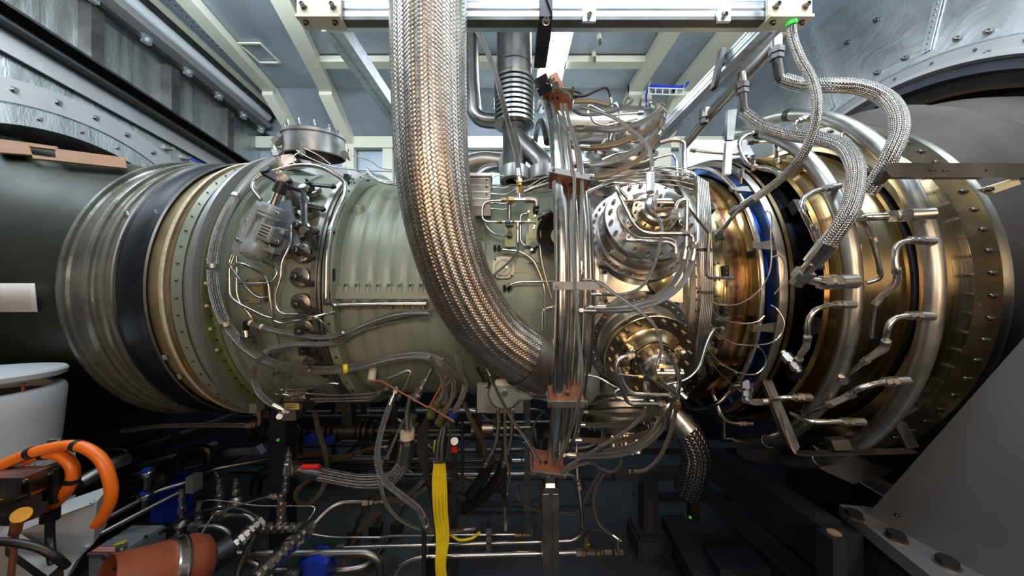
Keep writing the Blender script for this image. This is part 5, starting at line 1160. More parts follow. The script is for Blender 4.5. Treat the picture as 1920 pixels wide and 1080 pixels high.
branch('branch pipe with a swan neck from the outer manifold, second down', 1742, 450, XM2, RM2, 40, 0, [(1745, 452, o2), (1705, 450, o2), (1680, 458, o2), (1677, 490, o2), (1682, 512, o2), (1680, 530, -.93), (1655, 552, -.90), (1640, 572, -.88), (1637, 600, -.86), (1634, 632, -.83)], 9.5, flex=[(1681, 508, -.96), (1683, 524, -.95), (1674, 540, -.93), (1655, 553, -.91), (1643, 568, -.90)])
branch('branch pipe with a swan neck from the outer manifold, third down', 1740, 592, XM2, RM2, 42, 0, [(1742, 593, o2), (1700, 591, o2), (1672, 598, o2), (1662, 622, o2), (1661, 645, -.95), (1640, 663, -.93), (1605, 690, -.88), (1568, 722, -.82)], 10, flex=[(1661, 642, -.96), (1658, 655, -.95), (1642, 663, -.94), (1622, 677, -.92)])
branch('branch pipe from the outer manifold, fourth down', 1692, 714, XM2, RM2, 40, 0, [(1696, 714, o2), (1652, 716, o2), (1608, 728, o2), (1592, 742, -.93), (1560, 756, -.9), (1525, 770, -.86)], 10, flex=[(1596, 740, -.94), (1575, 750, -.93), (1556, 757, -.92)])
branch('lowest branch pipe of the outer manifold above the strap', 1612, 790, XM2, RM2, 40, 0, [(1614, 791, -.95), (1570, 790, -.95), (1515, 791, -.94), (1500, 782, -.9), (1485, 775, -.86)], 9)
branch('thick branch elbow joining the inner manifold to the fat hose', 1600, 520, XM1, RM1, 62, 0, [(1598, 528, -.91), (1540, 530, -.91), (1512, 524, -.91), (1506, 510, -.93), (1520, 495, -.95)], 17)
branch('branch pipe hooking down from the inner manifold, below the thick elbow', 1590, 570, XM1, RM1, 32, 0, [(1596, 571, o1), (1555, 571, o1), (1525, 582, o1), (1514, 605, o1), (1514, 636, o1), (1508, 655, -.86), (1498, 668, -.83), (1497, 690, -.80)], 9.5, flex=[(1514, 634, -.89), (1512, 650, -.88), (1502, 663, -.86), (1498, 674, -.84)])
branch('low branch pipe of the inner manifold with level run', 1512, 745, XM1, RM1, 24, 0, [(1514, 745, o1), (1470, 745, o1), (1440, 752, -.86), (1400, 752, -.82), (1398, 735, -.78)], 9, flex=[(1436, 753, -.86), (1415, 755, -.85), (1396, 750, -.83)])
branch('lowest branch pipe of the inner manifold curling upward', 1402, 795, XM1, RM1, 22, 0, [(1405, 794, 1.62), (1368, 793, 1.62), (1352, 780, 1.62), (1345, 757, 1.64), (1338, 740, 1.66)], 8)
branch('bent branch pipe high on the inner manifold, under the two fat hoses', 1552, 355, XM1, RM1, 32, 0, [(1568, 350, o1), (1525, 358, o1), (1503, 374, o1), (1503, 395, o1), (1520, 425, -.86), (1532, 455, -.83)], 9, flex=[(1527, 425, -.87), (1532, 440, -.86), (1538, 460, -.84)])
branch('upper branch pipe hooking back over the turbine top', 1430, 250, XM1, RM1, 22, 0, [(1424, 250, 1.60), (1398, 252, 1.58), (1383, 268, 1.56), (1397, 305, 1.52), (1420, 315, 1.50), (1450, 320, 1.46), (1470, 330, 1.42)], 8, flex=[(1415, 313, 1.50), (1440, 316, 1.47), (1462, 326, 1.44)])
branch('small branch pipe near the manifold crown behind the thin hose', 1520, 220, XM2, RM2, 22, 0, [(1516, 220, 1.50), (1492, 228, 1.50), (1490, 240, 1.5), (1508, 250, 1.5), (1540, 262, 1.46)], 7)
branch('small curved branch pipe beside the fat hose shoulder', 1620, 245, XM2, RM2, 22, 0, [(1622, 245, 1.34), (1585, 247, 1.34), (1575, 256, 1.34), (1600, 280, 1.3), (1618, 300, 1.28), (1620, 330, 1.24)], 7, flex=[(1598, 277, 1.3), (1612, 292, 1.28), (1620, 315, 1.26)])
branch('slim pipe dropping behind the outer swan neck', 1632, 430, XM2, RM2, 20, 0, [(1610, 402, -.86), (1622, 420, -.86), (1635, 450, -.85), (1648, 500, -.83), (1652, 522, -.82), (1625, 530, -.80)], 9, flex=[(1615, 408, -.88), (1628, 425, -.88), (1638, 450, -.87)])
coarse('fat braided hose arching over the exhaust end and plunging behind', [(1470, 150, 1.32), (1510, 160, 1.27), (1560, 160, 1.18), (1610, 163, 1.15), (1655, 180, 1.12), (1682, 212, 1.08), (1686, 250, 1.06), (1668, 295, 1.06), (1645, 335, 1.08), (1625, 362, 1.10)], 28, ends='')
coarse('fat braided hose curving down to the thick elbow on the inner manifold', [(1395, 212, 1.45), (1430, 236, 1.38), (1480, 252, 1.30), (1535, 260, 1.20), (1580, 275, 1.12), (1603, 310, 1.05), (1604, 350, 1.02), (1590, 400, 1.0), (1558, 448, 1.02), (1527, 488, 1.06)], 28, ends='b', mn=STEELD)
H('medium braided hose with green tag dropping to the turbine probe', [(1484, 45, 1.10), (1486, 70, 1.10), (1500, 110, 1.08), (1522, 150, 1.06), (1532, 195, 1.04), (1525, 245, 1.04), (1505, 290, 1.07), (1470, 330, 1.15), (1435, 358, 1.22), (1395, 384, 1.28)], 17, ends='b', band=((.0, mat('green_tag', (.02, .7, .04), 0, .5)),))
PI('dark probe stem joining the medium braided hose to the casing', [(1388, 390, 1.28), (1372, 408, 1.30), (1360, 425, 1.33), (1350, 434, 1.35)], 7, m=STEELD, rb=.03, ends='ab')
g = G(); p = SK(1350, 437, .015); box(g, p, .02, .03, .03); mk('probe_block', g, BRASS, label='small brass block on the casing at the probe foot', cat='block', smooth=0)
# overhead supply header and elbows
PI('grey supply header pipe running beside the aluminium side rail', [(1494, 22, 1.31), (1470, 62, 1.34), (1400, 140, 1.46), (1340, 205, 1.66), (1283, 272, 1.98)], 22, m=STEELD, rb=.02)
for lb, q, w_ in (('elbow pipe with heavy hex nut feeding the arching fat hose', [(1456, 75, 1.33), (1456, 110, 1.33), (1462, 148, 1.33), (1475, 152, 1.32)], 20), ('elbow pipe with heavy hex nut feeding the curving fat hose', [(1390, 142, 1.44), (1392, 175, 1.44), (1394, 206, 1.44), (1402, 216, 1.44)], 18)):
    Q = WP(q); r = pr(Q, w_)*.8; t = thing('elbow_pipe', lb, 'pipe', Q[0]); path = bend_path(Q, .03)
    mk('tube', tube(G(), path, r, 24), DARKST, t, smooth=60)
    d = (Q[1]-Q[0]).normalized(); g = G(); cyl(g, Q[0]-d*.01, Q[0]+d*.03, r*1.15, 20); mk('collar', g, STEELD, t)
    mk('hex_nut', nut_g(G(), Q[0]+d*.045, d, r*1.55, .022), DARKST, t, smooth=20); mk('lock_nut', nut_g(G(), Q[0]+d*.07, d, r*1.4, .018), DARKST, t, smooth=20)
t = thing('capped_stub', 'short capped stub under the supply header pipe', 'stub', P(1321, 215, 1.7))
g = G(); cyl(g, P(1322, 205, 1.7), P(1321, 222, 1.7), .026, 20); mk('stub', g, STEELD, t)
g = G(); cyl(g, P(1321, 220, 1.7), P(1320, 232, 1.7), .021, 6); mk('plug', g, DARKST, t, smooth=20)
# brackets
t = thing('bracket_bar', 'long flat dark bar bracket across the top of the exhaust flange', 'bracket', P(1700, 335, 1.02))
g = G(); a0, a1 = P(1672, 320, 1.02), P(1990, 320, 1.02); prism(g, [P(1660, 320, 1.02), P(1668, 308, 1.02), P(1685, 305, 1.02), P(1990, 306, 1.02), P(1990, 333, 1.02), P(1672, 332, 1.02), P(1655, 345, 1.04), P(1648, 340, 1.04)], (0, .02, 0)); mk('bar', g, DARKST, t, smooth=0)
for px in (1745, 1755, 1770, 1778, 1850): bolt(t, P(px, 319, 1.02), (0, -1, 0), .006, 'hex')
g = G(); prism(g, [P(1846, 352, 1.06), P(1908, 333, 1.04), P(1915, 345, 1.04), P(1865, 362, 1.06)], (0, .02, 0)); mk('mounting_tab', g, CREAM, t, smooth=0); bolt(t, P(1852, 356, 1.05), (0, -1, 0), .014)
t = thing('casing_bracket', 'bent steel strap bracket under the turbine with stamped side', 'bracket', P(1490, 850, 1.3))
g = G()
def strip(a, b, wy=.06, th=.006):
    d_ = (b-a).normalized(); n_ = Vector((d_.z, 0, -d_.x)); prism(g, [a, b, b+Vector((0, wy, 0)), a+Vector((0, wy, 0))], n_*th)
ps = [P(1436, 712, 1.40), P(1484, 838, 1.26), P(1494, 850, 1.25), P(1512, 853, 1.25), P(1722, 848, 1.25)]
for a_, b_ in zip(ps, ps[1:]): strip(a_, b_, .035)
prism(g, [P(1430, 714, 1.40), P(1446, 708, 1.40), P(1500, 838, 1.25), P(1490, 852, 1.25), P(1478, 834, 1.26)], (0, .004, 0)); mk('strap', g, DARKST, t, smooth=0)
g = G(); prism(g, [P(1676, 792, 1.30), P(1698, 790, 1.30), P(1724, 838, 1.27), P(1702, 842, 1.27)], (0, .01, 0)); mk('upright', g, DARKST, t, smooth=0)
g = G(); prism(g, [P(1558, 826, 1.27), P(1592, 824, 1.27), P(1600, 844, 1.26), P(1566, 845, 1.26)], (0, .03, 0)); mk('saddle', g, DARKST, t, smooth=0)
PI('narrow steel angle leg standing behind the lower manifold end', [(1357, 715, 1.75), (1358, 822, 1.75), (1420, 822, 1.75)], 6, m=STEELD, rb=.01)
g = G(); prism(g, [P(1365, 206, 1.72), P(1382, 204, 1.72), P(1376, 262, 1.66), P(1363, 262, 1.66)], (0, .02, 0)); mk('flat_strap', g, DARKST, label='dark flat strap standing behind the turbine top by the elbow', cat='strap', smooth=0)
g = G(); prism(g, [P(1363, 265, 1.52), P(1374, 265, 1.52), P(1371, 326, 1.48), P(1358, 326, 1.48)], (0, .02, 0)); mk('flat_strap', g, STEELD, label='pale flat strap rising from the turbine casing top', cat='strap', smooth=0)
g = G(); prism(g, [P(1280, 262, 2.3), P(1400, 262, 2.3), P(1420, 300, 2.25), P(1280, 340, 2.3)], (0, .05, 0)); mk('grey_support_plate', g, GREYRING, label='grey support plate behind the turbine top', cat='plate', smooth=0)
PI('slim tube with braided middle reaching across the turbine top', [(1300, 282, 1.60), (1332, 286, 1.58), (1395, 290, 1.55)], 5, rb=.02, ends='ab')
PI('level tube between two unions over the turbine top', [(1408, 268, 1.62), (1450, 265, 1.60), (1456, 300, 1.58)], 5, rb=.02, ends='ab')
for i, (px, py) in enumerate(((1456, 275), (1412, 300), (1390, 325), (1495, 350))):
    p = P(px, py, 1.5); t = thing('union_fitting', f'stacked silver and copper union on the turbine top, {["upper","lower, near the pale strap","small one over the front case","largest, beside the manifold"][i]}', 'fitting', p)
    mk('union_nut', cyl(G(), p, p+Vector((0, 0, .02)), .012, 6), STEEL, t, smooth=20); mk('lower_nut', cyl(G(), p+Vector((0, 0, -.022)), p+Vector((0, 0, -.002)), .010, 6), STEEL, t, smooth=20)
    g = G(); cyl(g, p+Vector((0, 0, -.05)), p+Vector((0, 0, -.02)), .008, 12); mk('stem', g, COPN, t)
# thermocouple wires
for lb, q in (('thin wire loop from the collar to the upper tab, longest', [(1328, 560, 1.2), (1345, 571, 1.2), (1385, 570, 1.2), (1420, 548, 1.2), (1443, 510, 1.22), (1446, 440, 1.24), (1446, 405, 1.25), (1440, 396, 1.26), (1430, 402, 1.27)]),
               ('thin wire arc from the collar to the lower tab', [(1328, 565, 1.2), (1345, 592, 1.2), (1385, 606, 1.22), (1420, 603, 1.22), (1433, 592, 1.22)]),
               ('thin wire sweeping low across the gold casing', [(1325, 570, 1.2), (1333, 610, 1.2), (1365, 640, 1.2), (1420, 647, 1.22), (1458, 635, 1.24), (1470, 605, 1.24), (1455, 578, 1.25), (1445, 572, 1.26)]),
               ('bright wire curl under the gold casing', [(1324, 652, 1.22), (1350, 680, 1.24), (1390, 700, 1.26), (1420, 700, 1.27), (1436, 680, 1.27), (1430, 658, 1.27), (1421, 650, 1.27)]),
               ('coppery wire falling straight from the collar', [(1318, 660, 1.24), (1350, 700, 1.26), (1388, 733, 1.3)]),
               ('wire curving over the blued casing near the upper tab', [(1448, 482, 1.25), (1462, 480, 1.25), (1472, 500, 1.25), (1468, 530, 1.25), (1452, 552, 1.25)]),
               ('short wire from the clip to the stacked union', [(1380, 699, 1.28), (1388, 715, 1.3), (1390, 733, 1.3)])):
    mk('thermocouple_wire', tube(G(), smooth_path([P(*a) for a in q], 6), .0026, 8), STEEL, label=lb, cat='wire')
for i in range(7):
    x = 1312+i*3.2
    mk('instrument_line', tube(G(), smooth_path([P(x-4, 330+i*2, 1.22), P(x+1, 400, 1.16), P(x+3, 470, 1.13), P(x+4, 560, 1.13), P(x-2, 620, 1.14), P(x-6-i*2, 700, 1.2)], 6), .0024, 8), STEELD, label='thin upright instrument line tied against the combustor rear flange', cat='line', group='tied instrument lines by the rear flange')
for y in (468, 548):
    g = G(); c = P(1322, y, 1.125); beam(g, c-Vector((.025, 0, 0)), c+Vector((.025, 0, 0)), .012, .009); mk('line_tie', g, IRON, label=['black tie bar round the instrument lines, level with the upper can', 'black tie bar round the instrument lines, between the cans'][y > 500], cat='tie', smooth=0)
# heavy unions hanging at the lower turbine
for i, (px, py, dx, dy) in enumerate(((1478, 672, 22, 26), (1565, 704, 16, 10), (1400, 728, 0, 26))):
    a, b = P(px, py, 1.22), P(px+dx, py+dy, 1.18); d = (b-a).normalized(); t = thing('union_fitting', ['heavy silver union slanting below the gold casing', 'silver union hanging under the inner manifold', 'upright stacked union below the front case'][i], 'fitting', a)
    g = G(); nut_g(g, a, d, .020, .03); nut_g(g, a+d*.035, d, .016, .022); cyl(g, a-d*.03, b, .010, 12); mk('union_nut', g, STEEL, t, smooth=20)

# cable basket with blue cables under the ceiling
t = thing('cable_basket', 'white wire basket carrying blue cables under the ceiling beam', 'cable basket', P(1248, 168, 2.9))
g = G(); a, b, c, d = P(1216, 176, 2.75), P(1281, 178, 2.75), P(1286, 162, 3.05), P(1220, 160, 3.05)
for p, q in ((a, b), (d, c), (a, d), (b, c)): cyl(g, p, q, .005, 6); cyl(g, p+Vector((0, 0, .05)), q+Vector((0, 0, .05)), .004, 6)
for k in range(6): cyl(g, a.lerp(b, k/5), d.lerp(c, k/5), .0035, 6); cyl(g, a.lerp(b, k/5), a.lerp(b, k/5)+Vector((0, 0, .05)), .0035, 6)
mk('wire_mesh', g, WHITEP, t)
for k in range(3): mk('blue_cable', tube(G(), smooth_path([P(1212, 200, 2.85), P(1213, 172, 2.9), P(1222+k*2, 160+k*2, 2.92), P(1280, 161+k*2, 2.92), P(1293, 150, 2.95), P(1300, 130, 3.0)], 5), .008, 8), BLUE, t)
mk('ceiling_spreader', box(G(), P(1210, 180, 3.2), .10, .06, .22), CREAM, label='cream bracket block beside the wire cable basket', cat='bracket', smooth=0)
for lb, px, py in (('silver sensor stub with nuts on the intake bulkhead', 313, 279), ('silver drain cock on the intake bulkhead', 345, 297)):
    y = XL/((px-960)/FPX); p = P(px, py, y); t = thing('wall_stub', lb, 'stub', p); g = G(); cyl(g, p-Vector((.01, 0, 0)), p+Vector((.012, 0, 0)), .03, 6); cyl(g, p, p+Vector((.05, 0, 0)), .016, 12); mk('body', g, STEELD, t, smooth=20)
    if px > 320: mk('blue_lever', beam(G(), p+Vector((.05, -.01, 0)), p+Vector((.06, .10, -.01)), .012, .012), BLUE, t, smooth=0)

# =================================================================== under the engine
# ---- pale grey tank and lid
t = thing('oil_tank', 'pale grey rounded tank standing at the intake end', 'tank', P(20, 850, 1.15))
c = P(-48, 850, 1.15); g = G(); 
k = 1.15/FPX
lathe(g, [(-.25, .175), (-.02, .180), (.03, .185), (.13, .192), (.195, .196), (.210, .190), (.214, .180), (.214, .16), (.19, .155)], 64, origin=c, axis=(0, 0, 1)); mk('tank_shell', g, WHITEP, t)
g = G(); lathe(g, [(.185, 0), (.185, .16)], 48, origin=c, axis=(0, 0, 1)); mk('tank_top', g, TAN, t)
g = G(); q = P(106, 827, 1.08); cyl(g, q-Vector((.02, 0, 0)), q+Vector((.012, 0, 0)), .009, 6); cyl(g, q, q+Vector((.018, 0, 0)), .007, 10); mk('side_plug', g, STEEL, t, smooth=20)
t = thing('tank_lid', 'round pale grey lid disc held above the tank on a thin rod', 'lid', P(20, 716, 1.15))
c2 = P(-45, 706, 1.15); g = G(); lathe(g, [(-.018, 0), (-.018, .18), (-.010, .192), (.006, .195), (.014, .190), (.016, 0)], 64, origin=c2, axis=(0, .04, 1)); mk('disc', g, WHITEP, t)
g = G(); cyl(g, P(44, 712, 1.15), P(42, 745, 1.15), .004, 8); mk('rod', g, COPPER, t)
# tan trough behind the tank
g = G(); prism(g, [P(100, 745, 1.75), P(205, 728, 1.75), P(190, 752, 1.70), P(100, 770, 1.70)], (0, .1, .02)); mk('drip_tray', g, mat('tray_tan', (.38, .30, .20), .1, .5), label='tan folded tray under the intake duct behind the tank', cat='tray', smooth=0)
g = G(); prism(g, [P(60, 765, 1.8), P(430, 745, 2.3), P(430, 752, 2.3), P(60, 790, 1.8)], (0, .05, -.02)); mk('duct_ledge', g, EXH, label='dull brown ledge along the underside of the intake duct', cat='ledge', smooth=0)
# ---- orange hoses
H('glossy orange hose, the wide outer loop beside the pale tank', [(-20, 884, .95), (30, 860, .97), (70, 846, .98), (115, 836, 1.0), (155, 838, 1.0), (188, 860, 1.0), (206, 900, 1.0), (208, 935, 1.0), (195, 965, 1.0), (182, 984, 1.0)], 19, m=ORANGE, name='orange_hose', ends='', band=((.20, BLACKR), (.42, BLACKR)))
H('glossy orange hose, the tighter inner loop with black tie', [(40, 866, 1.0), (80, 852, 1.0), (115, 855, 1.0), (135, 875, 1.0), (136, 900, 1.0), (118, 930, 1.0), (85, 955, 1.0), (40, 968, 1.0), (5, 960, 1.0), (-8, 935, 1.0), (-10, 905, 1.0)], 19, m=ORANGE, name='orange_hose', ends='', band=((.42, BLACKR), (.12, BLACKR)))
# ---- pressure module
t = thing('solenoid_module', 'square brushed metal module with brass-lit terminal window beside the orange loops', 'module', P(30, 935, .95))
Rz = Matrix.Rotation(math.radians(12), 3, 'Z')
g = G(); prism(g, [P(-30, 893, .90), P(42, 896, .90), P(36, 935, .90), P(-30, 930, .90)], (.0, .0, 0)) if 0 else None
prism(g, [P(-40, 897, .90), P(43, 896, .90), P(36, 935, .90), P(-40, 935, .90)], (-.028, .08, -.01)); mk('block', g, STEELD, t, smooth=0)
g = G(); prism(g, [P(54, 904, .91), P(90, 894, .97), P(86, 916, .97), P(52, 931, .91)], (.006, -.002, 0)); mk('terminal_window', g, IRON, t, smooth=0)
g = G(); prism(g, [P(55, 924, .91), P(86, 911, .966), P(86, 914, .966), P(54, 929, .91)], (.009, -.003, 0)); mk('brass_strip', g, BRASS, t, smooth=0)
g = G(); box(g, P(35, 944, .93), .06, .05, .035); box(g, P(36, 962, .93), .08, .06, .03); mk('lower_block', g, DARKST, t, smooth=0)
g = G(); cyl(g, P(40, 965, .89), P(40, 965, .88), .018, 20); mk('amber_cap', g, mat('amber', (.8, .38, .03), 0, .4), t)
g = G(); cyl(g, P(33, 975, .90), P(28, 1000, .90), .012, 6); cyl(g, P(30, 985, .90), P(18, 1110, .90), .0065, 12); mk('stem', g, COPPER, t)
g = G(); prism(g, [P(-20, 880, .95), P(62, 858, 1.0), P(62, 866, 1.0), P(-20, 893, .95)], (0, .05, .01)); mk('top_fin', g, GREYP, t, smooth=0)
for px, py in ((47, 902), (94, 888)): bolt(t, P(px, py, .90 if px < 60 else .97), (.4, -1, 0), .009)
t = thing('corrugated_strain_relief', 'black ribbed cable boot with thick black cable', 'boot', P(92, 950, 1.0))
g = G(); ls = [(0, .014)]
for i in range(7): ls += [(i*.011, .013), (i*.011+.002, .020), (i*.011+.007, .020), (i*.011+.009, .013)]
lathe(g, ls, 24, origin=P(96, 930, 1.0), axis=(-.05, 0, -1)); mk('ribbed_boot', g, BLACKR, t)
g = G(); box(g, P(103, 905, 1.0), .06, .05, .10); mk('plug_head', g, BLACKR, t, smooth=0)
mk('cable', tube(G(), smooth_path([P(94, 975, 1.0), P(94, 1010, 1.0), P(98, 1050, .98), P(104, 1070, .98)], 6), .010, 12), BLACKR, t)
H('thick black cable arching low in front of the pale junction box', [(-20, 1014, .86), (30, 1018, .86), (75, 1028, .87), (105, 1045, .88), (125, 1062, .9)], 13, m=BLACKR, name='black_cable', cat='cable', ends='')
# grey finned motor
t = thing('finned_motor', 'pale finned motor housing between the tank and junction box', 'motor', P(85, 940, 1.15))
g = G()
for i in range(7): box(g, P(52+i*9, 900, 1.2), .006, .10, .22)
box(g, P(78, 900, 1.22), .11, .08, .20); mk('fins', g, GREYB, t, smooth=0)
# junction boxes
def jbox(label, front, dvec, m, bolts, bm=None, name='junction_box'):
    t = thing(name, label, 'box', front[0]); g = G(); prism(g, front, dvec); mk('enclosure', g, m, t, smooth=0)
    for p in bolts: bolt(t, p, (0, -1, .1), .012, m=bm or GREYB, name='cover_screw')
    return t
jbox('large pale grey junction box tucked behind the orange loops', [P(-20, 1020, 1.0), P(-20, 1110, 1.0), P(110, 1110, 1.05), P(142, 1052, 1.10), P(175, 1020, 1.12), P(182, 941, 1.13), P(98, 972, 1.06)], (-.04, .07, .015), GREYB, [P(176, 942, 1.13), P(165, 1024, 1.11)])
BG = mat('box_grey', (.26, .29, .31), .1, .42)
t = thing('junction_box', 'grey junction box with red and yellow warning labels', 'box', P(235, 1080, 1.25))
A_, B_, C_1, D_ = P(163, 1038, 1.25), P(248, 985, 1.48), P(308, 985, 1.48), P(222, 1038, 1.25)
g = G(); dn = Vector((0, 0, -.006)); prism(g, [A_, B_, C_1, D_], dn); mk('box_lid', g, BG, t, smooth=0)
g = G(); k_ = Vector((.003, .003, -.008)); prism(g, [A_+k_, B_+k_, C_1+k_, D_+k_], (0, 0, -.12)); mk('enclosure', g, BG, t, smooth=0)
for p in (B_.lerp(C_1, .08), B_.lerp(C_1, .9), D_.lerp(C_1, .55), A_.lerp(B_, .45), A_.lerp(B_, .8)): bolt(t, p, (0, 0, 1), .009, 'hex', name='cover_screw')
def LD(a, b, h=.0015): return A_+(D_-A_)*a+(B_-A_)*b+Vector((0, 0, h))
g = G(); prism(g, [LD(.03, .02), LD(.90, .02), LD(.90, .20), LD(.03, .20)], (0, 0, .0015)); mk('red_warning_label', g, RED, t, smooth=0)
g = G()
for k in range(3): prism(g, [LD(.08, .045+k*.05, .003), LD(.82, .045+k*.05, .003), LD(.82, .07+k*.05, .003), LD(.08, .07+k*.05, .003)], (0, 0, .001))
mk('label_lines', g, PAPER, t, smooth=0)
g = G(); prism(g, [LD(.42, .24), LD(.82, .24), LD(.62, .46)], (0, 0, .0015)); mk('yellow_warning_triangle', g, YELLOW, t, smooth=0)
g = G(); prism(g, [P(90, 1080, .95), P(118, 1055, .98), P(122, 1100, .98), P(90, 1100, .95)], (-.2, .05, .05)); mk('lower_module', g, STEELD, label='second brushed metal module at the bottom edge by the black cable', cat='module', smooth=0)
# ---- accumulator
A, B = P(235, 1100, 1.05), P(390, 1052, 1.22); d = (B-A).normalized()
t = thing('accumulator', 'terracotta coloured accumulator bottle with steel band lying low', 'accumulator', A)
g = G(); Ln = (B-A).length; lathe(g, [(-.05, .10), (Ln*.75, .10), (Ln*.92, .088), (Ln*1.02, .06), (Ln*1.08, .035)], 48, origin=A, axis=d); mk('bottle', g, RUST, t)
g = G(); lathe(g, [(Ln*.42, .10), (Ln*.43, .107), (Ln*.46, .108), (Ln*.47, .104), (Ln*.56, .104), (Ln*.57, .108), (Ln*.60, .107), (Ln*.61, .10)], 48, origin=A, axis=d); mk('steel_band', g, STEEL, t)
e = A+d*Ln*1.05; e2 = P(435, 1025, 1.28); g = G(); cyl(g, e, e2, .045, 28); mk('black_sleeve', g, BLACKR, t)
# ---- row of hex fittings (diagonal manifolds)
def chain(label, a, b, n, r, items=None):
    t = thing('fitting_chain', label, 'fitting', a, None); d = (b-a).normalized(); L = (b-a).length
    mk('core', cyl(G(), a, b, r*.62, 14), STEELD, t)
    for i in range(n):
        p = a+d*L*(i+.5)/n; g = G(); nut_g(g, p, d, r*(1+.14*(i % 2)), L/n*(.72 if i % 3 else .5)); mk('hex_nut', g, STEEL, t, smooth=20)
    return t
chain('diagonal run of hex unions from the accumulator sleeve up to the manifold', P(436, 1024, 1.28), P(492, 975, 1.38), 6, .022)
chain('diagonal run of hex unions from the bottom edge up to the manifold tee', P(478, 1085, 1.12), P(585, 985, 1.36), 9, .026)
chain('level row of hex unions joining the two diagonal runs', P(486, 991, 1.38), P(570, 989, 1.38), 6, .019)
chain('upright stack of unions and gauge port carrying the red-handled valve', P(527, 992, 1.40), P(528, 925, 1.40), 5, .018)
t = chain('slim upright stack with ball valve above the manifold', P(534, 925, 1.40), P(541, 848, 1.40), 7, .013)
g = G(); cyl(g, P(541, 848, 1.40), P(541, 838, 1.40), .006, 10); mk('nipple', g, STEEL, t)
g = G(); cyl(g, P(538, 887, 1.40), P(541, 868, 1.40), .019, 20); mk('ball_valve_body', g, STEEL, t)
g = G(); prism(g, [P(549, 879, 1.39), P(567, 871, 1.38), P(567, 876, 1.38), P(552, 883, 1.39)], (0, .005, 0)); mk('lever', g, STEEL, t, smooth=0)
g = G(); cyl(g, P(567, 875.5, 1.38), P(599, 875, 1.37), .0105, 12, .011); mk('red_grip', g, RED, t)
chain('short row of hex unions on the level tube feeding the stack', P(505, 930, 1.40), P(525, 932, 1.40), 3, .011)
chain('stack of unions beside the accumulator at the bottom edge', P(222, 1090, 1.1), P(229, 1020, 1.15), 6, .015)
for i, y in enumerate((1044, 1062)): mk('black_lever', cyl(G(), P(198, y, 1.1), P(219, y+2, 1.1), .010, 10), BLACKR, label=['upper stubby black valve lever beside the accumulator', 'lower stubby black valve lever beside the accumulator'][i], cat='lever')
# pale square frame post
t = thing('skid_post', 'dark blue-grey upright post with a green sticker', 'post', (P(531, 900, 1.7).x, 1.7, 0))
x = P(531, 900, 1.7).x; g = G(); box(g, (x, 1.7, .55), .085, .085, 1.1); mk('post_tube', g, NAVY, t, smooth=0)
g = G(); cyl(g, P(521, 825, 1.655), P(521, 825, 1.652), .008, 12); mk('green_sticker', g, mat('green_sticker', (.05, .75, .02), 0, .5), t)
